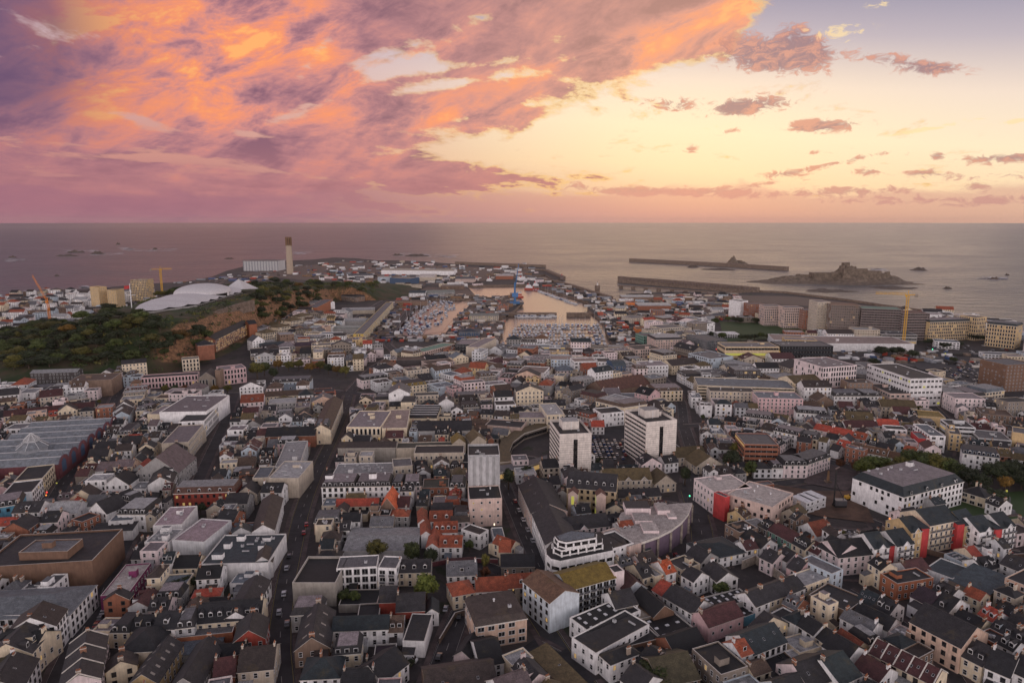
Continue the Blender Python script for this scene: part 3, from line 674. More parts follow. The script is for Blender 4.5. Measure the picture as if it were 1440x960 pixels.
B(1221,917,1312,963,9,6,'g','cream','maroon',pw=4,sk=9,rows=2,name='terrace_row',cat='terrace',note='cream terrace whose dark maroon roof is cut by pale party walls, bottom right',ch=0)
B(1203,915,1222,909,8,4.5,'G','cream','redtile',ch=0)
B(1238,807,1262,822,16,7,'f','rustwall','dark',name='brick_building',note='rust red brick building with a black flat roof and white cornice, lower right',clut=.8,side=.2)
B(1281,808,1310,801,9,5,'g','white','maroon',ch=1)
B(1228,853,1250,864,9,6,'g','white','dark',dm=2,rows=2)
B(1204,843,1226,853,9,5,'g','white','blueslate',sk=4)
B(1280,838,1306,852,10,6,'g','white','purple',rows=2)
B(1307,852,1331,864,13,6,'g','white','dark',dm=1,ch=0)
B(1334,814,1388,838,16,5,'s','stone','slateblue',blank=True,rise=2.5,note='long stone shed with a slate blue lean roof, far lower right')
B(1300,800,1340,815,14,5,'f','greywhite','slateblue',blank=True)
B(1413,813,1450,828,14,9,'f','peach','dark',wt='wide')
B(1375,863,1395,874,8,6,'g','white','redroof',dm=2,rows=2)
B(1391,884,1421,899,9,6,'g','paleblue','slate',dm=2,rows=2)
B(1421,899,1452,915,9,6,'g','grey','slate',dm=2,rows=2)
B(1352,922,1381,937,12,6.5,'g','cream','slate',dm=2,rows=2)
B(1385,938,1420,953,12,7,'g','white','dark',rows=2)
B(1421,943,1450,957,12,7,'g','white','dark',rows=2)
B(1205,975,1235,990,9,5,'g','grey','dark')
B(1150,768,1178,783,13,8.5,'g','pinkwhite','dark',rows=3,ch=0,name='apartment_block',cat='apartment block')
B(1179,784,1229,779,13,8.5,'g','pinkwhite','dark',rows=3,ch=0,name='apartment_block',cat='apartment block')
_ap = dict(name='apartment_house', cat='apartment block', grp='colourful gabled apartment houses', ch=0)
B(1230,772,1251,769,12,11,'g','white','blueslate',gd=1,bal=1,rows=4,**_ap)
B(1252,767,1261,766,9,11,'s','redwall','blueslate',blank=True,**_ap)
B(1262,768,1286,764,12,11,'g','white','blueslate',gd=1,bal=1,rows=4,**_ap)
B(1282,749,1297,746,12,13,'g','tan','blueslate',gd=1,rows=4,**_ap)
B(1297,743,1307,742,9,14,'s','redwall','blueslate',blank=True,**_ap)
B(1308,739,1349,731,14,13.5,'g','cream','blueslate',bal=1,rows=4,**_ap)
B(1347,737,1357,736,9,13,'s','redwall','blueslate',blank=True,**_ap)
B(1357,739,1376,735,12,12,'g','tan','blueslate',gd=1,rows=4,**_ap)
B(1378,748,1400,744,12,11,'g','white','blueslate',gd=1,bal=1,rows=4,**_ap)
B(1400,744,1410,743,9,11.5,'s','redwall','blueslate',blank=True,**_ap)
B(1410,743,1429,739,12,11,'g','white','blueslate',gd=1,bal=1,rows=4,**_ap)
B(1271,699,1355,677,26,13,'m','white','blueslate',n='pinkgrey',dm=4,clut=3,rows=4,rise=4,name='office_block',cat='office building',note='large white four storey block with a slate mansard and pink grey flat roof, right')
B(1219,681,1236,686,26,12,'m','pinkwhite','blueslate',blank=True,clut=.4)
B(1352,690,1385,700,10,6,'h','cream','dark',wt='wide')
B(1386,706,1404,713,9,6,'g','white','dark',dm=2)
# right of centre
B(1022,695,1086,714,22,12,'f','pinkbeige','pinkwhite',clut=2.2,rows=3,name='office_block',cat='office building',note='pinkish beige three storey complex with pale flat roofs and rooftop plant, right of centre')
B(976,673,1004,692,20,12,'f','pinkwhite','pinkwhite',rows=3,clut=.7,name='office_block',cat='office building')
B(1004,693,1020,700,3,12.5,'f','redwall','grey',blank=True,name='stair_tower',cat='tower',note='bright red stair slab between two pale pink office wings')
B(998,787,1050,776,15,5,'h','white','blueslate',rise=2.5,ch=0,note='low hall with a shallow blue slate hipped roof right of the wedge')
B(1080,745,1113,763,9,6.5,'g','green','maroon',rows=2,note='green fronted terrace house with a maroon roof, right of centre')
B(1113,763,1131,773,9,6.5,'g','cream','dark',dm=4,rows=2)
B(1131,771,1150,780,9,6,'g','white','maroon',dm=1)
B(1040,754,1070,771,9,5.5,'g','white','dark',rows=2)
B(1068,783,1086,792,9,6,'g','pinkwhite','slate',sk=1)
B(1089,780,1106,790,9,6,'g','greywhite','slate',sk=1)
B(1106,797,1122,805,10,6,'g','pink','slate',sk=1,note='small bright pink house with one skylight among dark roofs, right of centre')
B(1170,808,1186,801,13,8.5,'f','paleblue','grey')
B(1130,826,1168,812,8,6.5,'f','cream','lightgrey',clut=.4)
B(904,813,920,808,10,7.5,'g','cream','slate',dm=1)
B(921,812,933,808,8,7.5,'f','cream','lightgrey')
B(937,807,951,803,9,7.5,'g','white','orange',dm=1,note='white house with an orange tiled roof in front of the purple wedge')
B(958,808,975,818,8,7,'g','white','slate')
B(986,800,1008,818,9,6.5,'g','white','slate',rows=2)
B(963,780,985,792,10,6,'g','grey','slate')
B(859,773,891,764,12,10.5,'f','white','slate',wt='small')
B(884,770,902,764,16,10,'f','pinkbeige','pinkwhite',blank=True)
B(783,748,858,739,11,8,'g','pinkwhite','slate',rows=3,gd=1,ch=0)
B(869,700,930,697,8,5,'g','cream','slate',ch=0)
B(850,676,917,674,13,6.5,'g','beige','mossbrown',gd=3,ch=1,note='old beige school range with pointed gables between the two office towers')
B(921,681,951,679,12,5,'G','beige','mossbrown')
B(950,644,994,641,13,5.5,'g','beige','mossbrown',gd=1)
B(979,656,1017,653,14,5,'G','beige','mossbrown',ch=1)
B(797,685,866,691,15,13,'g','beigeyellow','slate',rows=4,dm=6,name='office_house',cat='office building',note='golden beige mansion style office with tall arched glass bays, centre',rise=6,ch=0)
B(729,682,747,722,16,10,'g','pinkbeige','slate',rows=3,sk=3,ch=0)
B(748,722,767,766,14,10,'g','white','slate',rows=3,ch=0)
B(752,715,787,713,12,9,'G','pinkwhite','purple',blank=True,ch=0)
B(755,738,783,736,12,9,'G','pinkwhite','mossdark',blank=True,ch=0)
_tw = dict(name='office_tower', cat='office tower', clut=1.5, wt='band', rows=10, par=1.6, lit=0, skip=(0,))
B(787,614,832,612,26,27,'f','stonewhite','slate',note='left one of the twin white banded office towers in the centre',**_tw)
B(909,597,952,593,26,27,'f','stonewhite','slate',note='right one of the twin white banded office towers in the centre',**_tw)
B(660,703,706,701,15,14,'f','pinkbeige','dark',rows=4,wt='small',clut=1,name='car_park_block',note='square pinkish block with six small windows below the ribbed grey tower')
B(658,643,703,642,16,29,'f','lightgrey','slate',blank=True,name='storage_tower',cat='tower',note='ribbed light grey windowless tower behind the square pinkish block',clut=1.2,par=1.2)
B(1047,625,1095,626,20,15,'f','brick','grey',wt='band',rows=5,name='office_block',cat='office building',note='brown block with horizontal window bands right of the twin towers')
B(1102,654,1136,654,11,8,'m','pinkwhite','dark',dm=4,rows=3)
B(1136,653,1168,642,11,8,'m','pinkwhite','dark',dm=4,rows=3)
B(1088,605,1125,613,10,9,'m','white','slate',dm=5,rows=3)
B(1125,614,1150,618,10,8,'m','cream','slate',dm=3,rows=2)
B(1150,622,1174,627,8,4.5,'f','cream','beige')
B(1175,626,1195,631,9,6,'g','pinkwhite','redroof',dm=2,rows=2)
B(1195,632,1212,635,9,6,'g','white','brown',dm=3,rows=2)
B(1212,635,1246,642,9,6,'g','white','rust',dm=4,rows=2)
B(1246,642,1279,649,8,5,'g','white','rust',rows=1)
B(1168,608,1196,614,9,6,'g','white','redroof')
B(1190,601,1236,601,10,6.5,'g','white','maroon')
B(1235,598,1265,600,10,6,'g','white','redroof')
B(1292,617,1307,618,14,9,'f','redwall','grey',blank=True)
B(1308,613,1330,614,24,11,'f','white','bluegrey',clut=1,wt='wide')
B(1335,610,1352,612,20,11,'f','tan','grey',clut=1)
B(1354,637,1406,644,13,9,'m','white','navy',dm=8,rows=3,note='white terrace with a navy mansard full of dormers beside the square trees')
B(1424,608,1445,611,14,14,'f','tan','grey',blank=True)
B(1376,616,1423,620,18,9,'f','lightgrey','grey',wt='band',rows=3,clut=1)
B(1416,514,1455,512,24,24,'f','brownbrick','grey',rows=8,wt='small',name='tower_block',cat='tower block')
# left middle
B(-60,662,82,653,85,9,'M','maroon','greyblue',n=7,name='market_hall',cat='market hall',note='big market hall with ribbed grey blue roofs and maroon arched gables, left edge',wt='tall',blank=True,rise=2.6)
B(17,660,60,658,7,5,'g','white','maroon',ch=0)
B(60,673,77,653,12,9,'f','cream','dark',rows=3)
B(45,692,60,674,12,9,'f','white','dark',rows=3)
B(-22,716,30,708,12,9,'m','blue','dark',rows=2,dm=5,note='blue painted corner building with a dark mansard roof at the left edge')
B(66,723,108,721,11,6.5,'g','white','lightgrey',rows=2)
B(191,665,251,664,22,9,'G','grey','pinkslate',rise=9,note='tall grey rendered hall with a pinkish slate gable roof, left of the shopping street',ch=0,side=.6)
B(243,678,264,628,11,9,'g','white','slate',dm=6,rows=3)
B(265,622,286,597,14,12,'f','beige','pinkgrey',rows=3,side=.1)
B(287,592,312,565,15,12,'f','white','dark',rows=3,wt='tall')
B(224,580,290,579,42,14,'f','white','pinkgrey',clut=2,blank=True,note='large windowless white store with a pinkish grey flat roof, upper left of the town')
B(207,583,240,583,22,12,'f','cream','pinkgrey',blank=True)
B(240,622,270,621,24,8,'f','beige','pinkgrey',clut=.7,blank=True)
B(165,611,184,610,18,8,'m','cream','grey',dm=4)
B(5,586,133,572,9,6.5,'g','cream','maroon',rows=2,name='terrace_row',cat='terrace',note='very long cream terrace under one dark maroon roof, upper left',ch=0)
B(134,575,158,573,11,9,'f','brick','lightgrey',rows=3)
B(5,604,32,603,12,10,'f','white','grey',wt='wide')
B(97,537,157,534,25,14,'f','brown','brown',blank=True,note='brown windowless block with pale domed rooftop plant below the wooded hill',clut=1)
B(42,525,108,523,11,13,'g','darkwall','lightgrey',rows=4,rise=2,ch=0)
B(198,532,278,527,12,10,'f','pink','slate',rows=2,wt='tall',name='school_wing',cat='school')
B(310,521,346,517,17,14,'f','pink','pinkgrey',rows=3,wt='tall',clut=.5,name='school_building',cat='school',note='tall pink stucco school block beside its long low pink wing below the hill')
B(279,532,302,531,18,10,'G','stone','slate',rows=1,wt='tall',name='chapel',cat='chapel')
B(302,521,309,521,7,16,'f','brown','dark',blank=True,name='stair_tower',cat='tower')
B(256,506,280,504,11,12,'f','cream','grey',rows=3,wt='tall')
B(180,516,205,514,10,9,'f','white','dark',rows=2)
B(380,538,437,536,13,10,'m','paleblue','slate',rows=3,dm=6)
B(373,558,440,554,9,7,'g','cream','brown')
B(244,694,331,691,11,8,'m','red','brownred',dm=6,rows=2,lit=.25,note='red brick range with white dormers and warmly lit windows, left of the shopping street',rise=3)
B(215,740,256,738,19,9,'f','white','pink',clut=1.6,blank=True)
B(242,760,287,763,20,10,'f','greywhite','pink',clut=.7,blank=True)
B(203,763,238,763,12,8.5,'f','white','lightgrey',clut=4,blank=True)
B(243,799,277,798,9,6.5,'g','cream','black',rows=2)
B(282,794,377,792,24,8,'f','white','slateblue',clut=4.5,blank=True,note='white walled store with a wide slate blue roof crowded with air conditioners')
B(141,839,180,836,22,7,'f','magenta','pinkwhite',clut=1,name='nightclub',cat='club',note='flat roofed club building with red and magenta walls, lower left')
B(206,812,224,811,9,10,'h','cream','brownslate',rows=3)
B(-30,800,130,790,26,13,'f','brownbrick','slate',blank=True,par=.8,note='huge brown brick block with a dark ribbed flat roof, lower left edge')
B(26,778,95,776,10,16,'f','brownbrick','grey',blank=True,clut=.5)
B(165,723,204,723,14,9,'m','white','dark',rows=2,dm=5)
B(152,734,186,732,14,7.5,'f','white','bluegrey')
B(125,716,150,722,10,8,'G','white','slate')
B(128,748,186,745,6,5,'s','white','slate',blank=True)
B(20,742,62,740,9,5,'h','grey','dark')
# centre left
B(452,685,500,684,13,9.5,'m','white','slate',dm=6,rows=3,wt='tall',n='pinkgrey',clut=1)
B(500,684,549,683,13,9.5,'m','white','slate',dm=7,rows=3,n='pinkgrey',clut=1)
B(550,684,566,684,12,8.5,'m','paleblue','slate',dm=2,rows=3)
B(567,684,592,683,12,8.5,'m','pinkwhite','slate',dm=3,rows=3)
B(594,687,631,686,12,7,'f','brick','darkgreen',clut=.7)
B(632,685,653,685,12,8,'m','white','blueslate',dm=3,rows=3)
B(377,673,420,673,24,11,'f','beige','lightgrey',clut=2,blank=True)
B(355,673,377,672,16,10,'f','beige','bluegrey',rows=2)
B(373,614,443,612,12,8,'g','brick','dark',blank=True,ch=0)
B(444,601,463,600,12,11,'m','cream','blueslate',rows=3,dm=2)
B(465,604,482,563,11,10,'g','cream','brown',rows=3)
B(421,655,433,620,12,10,'f','lightgrey','lightgrey',clut=1)
B(487,601,535,601,36,12,'f','cream','pinkgrey',clut=2,name='department_store',cat='shop',note='cream department store with rounded flat roofs at the top of the shopping street',wt='tall',rows=2)
B(537,603,572,602,42,11,'f','cream','pinkbeige',blank=True,clut=.5)
B(586,606,663,605,17,8,'g','lightgrey','slate',blank=True,ch=0)
B(575,588,614,588,28,8,'M','cream','slate',n=5,blank=True,rise=2)
B(475,630,556,629,11,9,'g','concrete','brownslate',blank=True,rise=2,ch=0)
B(557,631,638,629,10,8,'f','beige','darkgreen',blank=True)
B(582,638,652,637,13,11,'f','beige','slate',rows=2)
B(636,624,655,623,12,9,'G','beige','moss',blank=True,ch=0)
B(662,622,684,620,14,10,'G','beige','mossbrown',blank=True,ch=0)
B(468,667,552,665,15,8,'f','white','lightgrey',clut=5,blank=True)
B(553,657,580,655,12,11,'f','beige','grey',rows=2)
B(472,712,531,711,7,5.5,'g','beige','redroof',ch=0,note='low beige range with a bright red roof right of the shopping street')
B(533,716,557,716,14,6,'G','brown','orange',rise=6,blank=True,ch=0,note='small hall with a vivid orange pyramid gable roof, centre left')
B(558,713,575,713,10,5.5,'g','white','maroon')
B(488,724,517,724,8,3.5,'f','cream','dark',blank=True)
B(478,734,506,733,8,6,'g','white','dark',rows=2)
B(482,775,586,774,21,4.5,'g','lightgrey','lightgrey',rise=1.6,blank=True,ch=0,note='long low shed with a weathered light grey metal roof, centre left')
_v = dict(name='red_roofed_villa', grp='red roofed villas', ch=0)
B(604,733,636,732,9,6.5,'g','white','redtile',dm=2,**_v)
B(610,749,643,748,9,6.5,'g','white','redtile',dm=4,**_v)
B(618,769,649,769,9,6,'g','white','redtile',dm=2,**_v)
B(599,770,617,770,15,6,'G','white','redtile',blank=True,**_v)
B(592,752,606,751,13,6.5,'G','white','redtile',blank=True,**_v)
B(588,735,602,734,12,7,'G','white','redtile',blank=True,**_v)
B(702,776,718,776,9,6.5,'g','cream','redtile')
B(718,772,731,764,9,6,'G','cream','redtile',ch=0)
B(705,797,752,796,9,4,'g','stone','dark',ch=0)
B(630,795,666,793,5,2.6,'g','brick','maroon',blank=True,ch=0)
B(694,756,710,755,9,4,'f','white','bluegrey')
B(353,870,381,816,9,7,'g','white','slate',sk=2,rows=2,ch=2)
B(355,793,383,790,10,7,'G','white','brownslate')
B(386,745,398,700,9,8,'g','white','brownslate',rows=2,ch=2)
# centre and upper middle
B(808,509,840,508,17,14,'f','white','pinkbeige',wt='wide',rows=4,name='office_block',cat='office building',clut=.6)
B(841,509,860,509,17,14,'f','white','slate',rows=4,name='office_block',cat='office building',litk='yellow',lit=.1)
B(775,506,806,506,20,12,'f','paleblue','pinkbeige',clut=.5)
B(862,515,880,514,16,13,'b','navy','slateblue',wt='wide')
B(728,523,765,525,24,11,'f','white','pinkbeige',rows=3)
B(850,551,915,540,22,5,'g','brown','brownred',rise=7,ch=0,blank=True,note='broad brown red hall roof behind the twin towers')
B(838,564,876,573,13,11,'m','cream','brown',rows=3)
B(877,573,910,568,13,11.35,'m','cream','brown',rows=3,blank=True)
B(846,582,878,579,13,10,'f','white','dark',rows=3)
B(832,600,850,600,9,6,'g','white','redroof',rows=2,ch=1)
B(769,584,794,583,28,12,'f','cream','lightgrey',clut=2,rows=3)
B(730,588,767,588,15,9,'f','beige','pinkgrey',rows=3)
B(682,598,733,602,14,7,'f','pinkbeige','dark',blank=True,clut=.5)
B(981,542,1118,547,28,13,'f','cream','bluegrey',wt='band',rows=5,lit=.02,name='parking_deck',cat='car park',note='long multi storey car park with cream parapet bands, right of centre',clut=.8)
B(1020,488,1096,488,24,22,'f','beigeyellow','grey',wt='band',rows=4,lit=.07,litk='yellow',name='office_block',cat='office building',note='office block with a glowing yellow band under its roof, right of the marina',clut=1)
B(1098,487,1172,487,26,22,'f','darkglass','grey',wt='band',rows=5,name='office_block',cat='office building',clut=1)
B(1034,521,1070,521,20,16,'f','darkwall','lightgrey',wt='wide',rows=4,lit=.25,name='office_block',cat='office building',clut=2)
B(988,528,1030,526,20,9,'f','grey','grey',wt='band',rows=2,clut=2)
B(1158,517,1205,514,34,26,'f','pinkwhite','pinkgrey',wt='tall',rows=6,name='office_block',cat='office building',note='tall pale pink office block with a cluttered flat roof, right',clut=3)
B(1281,533,1326,532,52,23,'f','white','slate',wt='wide',rows=5,lit=.12,litk='yellow',name='office_block',cat='office building',note='deep white office block with a long pale rooflight, right',clut=1)
B(1252,554,1281,554,30,11,'f','pinkbeige','slate',wt='wide',rows=3,clut=1,lit=.1)
B(1173,557,1213,557,15,10,'m','white','slate',dm=4,rows=3)
B(1214,557,1240,557,15,10,'m','white','slate',dm=2,rows=3)
B(1327,556,1361,557,20,9,'m','pinkwhite','slate',rows=2)
B(1363,557,1386,556,20,9,'m','pinkwhite','slate',rows=2,wt='wide')
B(1387,552,1413,549,16,9,'m','cream','bluegrey',rows=3,lit=.3,wt='wide')
B(1150,483,1286,484,46,9,'f','white','pinkbeige',blank=True,name='shopping_mall',cat='shopping centre',note='long low white retail shed with a pale flat roof behind the road, right',clut=1)
B(1088,478,1150,480,40,8,'f','greywhite','pinkbeige',blank=True)
_w = dict(name='waterfront_block', cat='apartment block')
B(1042,424,1052,423,20,26,'f','white','grey',blank=True,**_w)
B(1053,428,1075,428,20,25,'f','brick','grey',rows=7,**_w)
B(1076,431,1101,431,22,28,'f','pinkbeige','grey',rows=8,wt='tall',**_w)
B(1104,433,1130,433,22,29,'f','pinkbeige','grey',rows=8,wt='tall',**_w)
B(1131,437,1149,437,22,27,'f','brick','grey',rows=8,**_w)
B(1150,425,1168,425,24,42,'f','beige','pinkgrey',rows=11,wt='small',**_w)
B(1169,429,1210,430,24,41,'f','brown','rust',rows=12,wt='tall',**_w)
B(1212,434,1268,436,28,38,'f','scaffold','green',rows=12,wt='band',lit=0,note='unfinished waterfront tower wrapped in dark scaffolding beside the yellow crane',**_w)
B(1270,441,1308,441,28,34,'f','scaffold','brownred',rows=10,wt='band',lit=0,**_w)
_h = dict(name='hotel_wing', cat='hotel', ch=0)
B(1308,453,1374,451,18,24,'m','tan','blueslate',rows=6,wt='tall',note='long tan hotel wing with a blue slate roof on the far right waterfront',**_h)
B(1374,447,1388,446,20,29,'f','tan','grey',rows=6,wt='tall',note='taller tan stair block in the middle of the waterfront hotel',**_h)
B(1388,455,1430,459,24,27,'m','tan','blueslate',rows=6,wt='tall',note='end wing of the tan waterfront hotel nearest the right edge',**_h)
# harbour side
B(640,484,671,485,26,14,'f','darkglass','pinkgrey',wt='wide',rows=4)
B(672,489,698,476,12,17,'f','beige','pinkgrey',rows=5,side=0,blank=True)
B(597,495,640,484,15,12,'f','pinkbeige','green',rows=4)
B(557,507,598,506,15,10,'f','darkwall','brown',blank=True,note='dark brown cube shaped hall below the left harbour basin')
B(720,487,795,488,10,7,'f','paleblue','grey',wt='band',rows=2)
B(796,488,872,489,10,7,'f','beige','grey',wt='band',rows=2)
B(660,444,701,444,28,8,'g','beige','greygreen',rise=2,ch=0,name='boat_shed',cat='warehouse',note='low grey green roofed shed with yellow lamps on the quay between the basins')
B(645,467,674,467,26,6,'h','navy','navy',rise=3,ch=0,name='boat_shed',cat='warehouse')
B(511,470,553,425,11,11,'f','yellow','grey',rows=4,wt='tall',note='long yellow fronted quayside row facing the left harbour basin')
B(480,437,527,436,22,6,'M','beige','lightgrey',n=3,blank=True,rise=2,name='warehouse',cat='warehouse')
B(470,452,514,452,22,6,'M','grey','lightgrey',n=3,blank=True,rise=2,name='warehouse',cat='warehouse')
B(468,462,514,463,18,6,'M','grey','greygreen',n=2,blank=True,rise=2,name='warehouse',cat='warehouse')
B(555,424,600,424,22,6,'f','brown','brown',blank=True,name='warehouse',cat='warehouse')
B(536,380,638,381,40,12,'g','white','beige',rise=4,ch=0,blank=True,name='ferry_terminal',cat='terminal',note='long white terminal shed on the headland above the left harbour basin')
B(548,391,576,392,40,14,'f','navy','beige',blank=True,name='warehouse',cat='warehouse')
B(590,390,612,390,30,10,'b','beige','pinkwhite',blank=True,name='warehouse',cat='warehouse')
B(531,390,547,390,30,12,'f','paleblue','beige',name='warehouse',cat='warehouse')
B(697,388,722,388,40,9,'g','brick','pinkwhite',rise=3,ch=0,blank=True,name='warehouse',cat='warehouse')
B(874,418,917,418,22,7,'M','brown','lightgrey',n=5,blank=True,rise=2,name='fish_market',cat='warehouse',note='long shed with rows of small white ridges just below the arcaded pier')
B(897,430,944,430,26,8,'M','brick','lightgrey',n=6,blank=True,rise=2,name='warehouse',cat='warehouse')
B(880,426,898,427,10,5,'f','orange','orange',blank=True,name='cargo_shed',cat='warehouse')
B(888,448,908,447,28,8,'f','beige','grey',name='warehouse',cat='warehouse')
B(918,437,935,437,16,12,'f','brick','grey',rows=4,wt='wide')
B(895,463,915,463,20,5,'f','orange','rust',blank=True)
B(932,450,958,448,24,10,'m','cream','brown',rows=3)
B(922,478,960,477,26,12,'m','pinkbeige','slate',rows=4)
B(905,473,925,472,20,10,'f','green','grey',rows=3)
B(965,472,995,480,24,14,'f','glass','grey',rows=5,wt='tall')
# fort foot and left shore
B(303,478,350,455,14,13,'g','brick','dark',rows=5,bal=3,zb=6,lit=.45,name='apartment_block',cat='apartment block',note='red brick flats with warmly lit balconies below the orange cliff',ch=0,wt='tall')
B(278,486,301,484,16,15,'h','brick','dark',zb=6,blank=True,ch=0,name='apartment_block',cat='apartment block')
B(350,456,361,455,14,15,'g','rustwall','dark',zb=6,blank=True,ch=0,name='apartment_block',cat='apartment block')
for _i, (_a, _b) in enumerate(((373,469),(391,461),(409,452),(421,446))):
    B(_a,_b,_a+18,_b-3,16,12,'h','yellow' if _i == 9 else 'cream','mossbrown',rows=4,wt='tall',ch=1,zb=3,name='town_house',grp='cream town houses stepping along the hill foot')
B(449,470,478,470,14,11,'f','white','bluegrey',rows=3,wt='tall')
B(355,480,372,478,14,11,'G','white','grey',zb=2,ch=0)
B(366,489,402,486,18,6,'g','grey','slateblue',ch=0)
B(415,487,440,486,14,9,'b','brown','purple',blank=True)
B(445,433,468,421,14,15,'f','rustwall','grey',blank=True,zb=0)
B(422,424,448,427,30,12,'M','white','lightgrey',n=4,rise=1.5,blank=True)
B(138,405,150,404,22,31,'f','tan','brown',rows=10,wt='small',zb=6,name='tower_block',cat='tower block',note='stepped tan tower block on the left shore behind the wood',par=1.5,clut=.5)
B(150,408,163,408,22,28,'f','tan','brown',rows=10,wt='small',zb=6,name='tower_block',cat='tower block',note='lower half of the stepped tan tower block pair on the left shore')
B(183,394,205,394,24,36,'f','tan','grey',rows=12,wt='tall',zb=8,name='tower_block',cat='tower block',note='square tan tower block left of the fort roof near the sea',clut=1)
B(163,411,183,410,14,16,'f','white','grey',rows=4,zb=6)
B(107,414,118,414,14,16,'f','white','grey',rows=5,zb=2)

# more of the big blocks right of the marina
B(894,492,930,490,22,13,'f','pinkbeige','slate',rows=4,wt='tall',clut=1)
B(932,500,952,498,20,14,'m','cream','brownslate',rows=4,dm=3)
B(968,497,1000,505,26,15,'f','paleblue','grey',rows=5,wt='tall',clut=1)
B(930,462,962,460,24,13,'f','beige','grey',rows=4,wt='wide')
B(964,452,990,456,20,13,'f','white','grey',rows=4,wt='wide',clut=.5)
B(905,515,940,514,20,11,'f','white','pinkgrey',rows=3,clut=1)
B(1190,590,1230,592,14,8,'g','beige','mossbrown',dm=2)
B(1098,516,1140,516,20,11,'f','brown','grey',rows=3,clut=2)
B(1060,560,1110,561,12,8,'m','pinkwhite','dark',dm=5)
B(1210,527,1246,527,22,9,'f','grey','lightgrey',clut=2)
B(1337,600,1372,602,16,12,'f','greywhite','slate',rows=4,wt='band',clut=1)
B(1120,580,1165,583,12,8,'m','white','dark',dm=6,rows=2)
B(1240,572,1290,574,14,8,'g','beige','mossbrown')
B(1045,585,1085,590,12,9,'m','pinkwhite','slate',dm=7,rows=3)
B(1380,582,1425,586,16,8,'f','brown','brown',clut=1)
B(1290,585,1330,588,16,7,'f','tan','moss',blank=True)
B(920,550,960,549,16,9,'m','cream','brown',dm=3,rows=3)
B(1010,470,1040,470,18,5,'f','white','white',name='pavilion',cat='pavilion',wt='glass')
B(600,512,640,508,14,9,'f','pinkbeige','brown',rows=3)
B(560,545,600,540,14,9,'m','cream','moss',dm=5,rows=3)
B(640,560,690,558,12,8,'m','cream','slate',dm=5,rows=2)
B(510,535,545,530,12,8,'m','pinkwhite','dark',dm=5,rows=2)
B(655,520,700,512,22,8,'f','brown','rust',blank=True)
B(700,552,722,550,18,8,'g','brick','brown')

B(799,694,812,695,5,13.5,'G','pinkbeige','brownred',wt='tall',rows=2,litk='yellow',lit=.6,ch=0,name='stair_bay',cat='bay tower')
B(839,697,852,697,5,13.5,'G','pinkbeige','brownred',wt='tall',rows=2,litk='yellow',lit=.6,ch=0,name='stair_bay',cat='bay tower')
B(1240,470,1290,471,24,12,'f','grey','grey',clut=1,wt='band',rows=3)
B(1315,480,1350,482,16,8,'f','white','bluegrey',wt='wide')
B(1385,498,1440,500,14,5,'f','greywhite','grey',wt='wide')
B(700,430,715,430,18,8,'f','brick','grey',clut=1)
B(600,412,640,411,26,7,'g','grey','greygreen',ch=0)
B(575,412,598,412,24,8,'g','white','slateblue',ch=0)
B(620,402,652,402,26,8,'f','brown','grey')
B(492,400,530,400,26,7,'f','white','grey')
B(480,416,500,418,20,9,'m','brown','slate')
B(640,392,668,392,30,9,'g','pinkbeige','grey',ch=0)
B(490,388,525,387,26,8,'g','white','grey',ch=0)
B(445,400,470,398,24,9,'g','white','slate',ch=0)
# ------------------------------------------------------------------ sea, land, hill, roads
SEA = -5.0
def sea():
    b = MB(); b.poly([(-60000,-2000,SEA),(60000,-2000,SEA),(60000,110000,SEA),(-60000,110000,SEA)], 'x:water')
    m, N, Bs = newmat('sea_water'); MATS['x:water'] = m
    geo = N.n.new('ShaderNodeNewGeometry').outputs['Position']
    mp = N.n.new('ShaderNodeMapping'); N.l.new(geo, mp.inputs[0]); mp.inputs['Scale'].default_value = (.55, 1.0, 1); mp.inputs['Rotation'].default_value = (0,0,.25)
    big = N.noise(mp.outputs[0], .0035, 6, .6, .4); mid = N.noise(mp.outputs[0], .03, 6, .62, .3); sm = N.noise(mp.outputs[0], .22, 4, .6, .2)
    h = N.m('ADD', N.m('MULTIPLY', mid, 17.0), N.m('MULTIPLY', sm, 2.4))
    h = N.m('ADD', h, N.m('MULTIPLY', big, 8.0))
    bp = N.n.new('ShaderNodeBump'); bp.inputs['Strength'].default_value = .85; bp.inputs['Distance'].default_value = 1.0; N.l.new(h, bp.inputs['Height']); N.l.new(bp.outputs[0], Bs.inputs['Normal'])
    N.put(Bs.inputs['Base Color'], N.mix(N.ss(big, .35, .65), (.080,.084,.090,1), (.120,.116,.116,1)))
    N.put(Bs.inputs['Roughness'], N.ss(big, .35, .65, .28, .36)); Bs.inputs['IOR'].default_value = 1.33
    o = b.obj('sea'); tag(o, kind='structure')
sea()
def W2(pts, z=0.0): return [tuple(P(x, y, z))[:2] for x, y in pts]
LAND_PX = [(-420,470),(-200,446),(-60,430),(0,421),(45,414),(80,408),(110,407),(150,404),(205,399),(262,396),(298,389),(318,381),(345,374),(352,371),(392,367),(440,365),(470,362),(500,363),(530,366),(560,366),(600,368),(640,371),(700,373),(764,374),(772,384),
           (789,391),(780,394),(766,386),(745,388),(742,392),(757,393),(790,399),(830,411),(858,419),(868,423),(872,419),(885,413),(950,410),(1010,413),(1062,411),(1100,412),(1122,414),(1140,417),(1190,423),(1240,431),(1300,440),(1350,448),(1440,463),(1700,505)]
HOLE_R = [(655,401),(742,400),(776,408),(828,424),(826,434),(846,449),(862,486),(700,486),(712,441),(722,437),(735,424),(731,413),(690,418),(668,415)]
HOLE_L = [(550,467),(578,430),(602,419),(672,419),(648,440),(625,470),(590,476)]
outer = [(700.,-300.),(-700.,-300.)]+W2(LAND_PX)
holes = [W2(HOLE_R), W2(HOLE_L)]
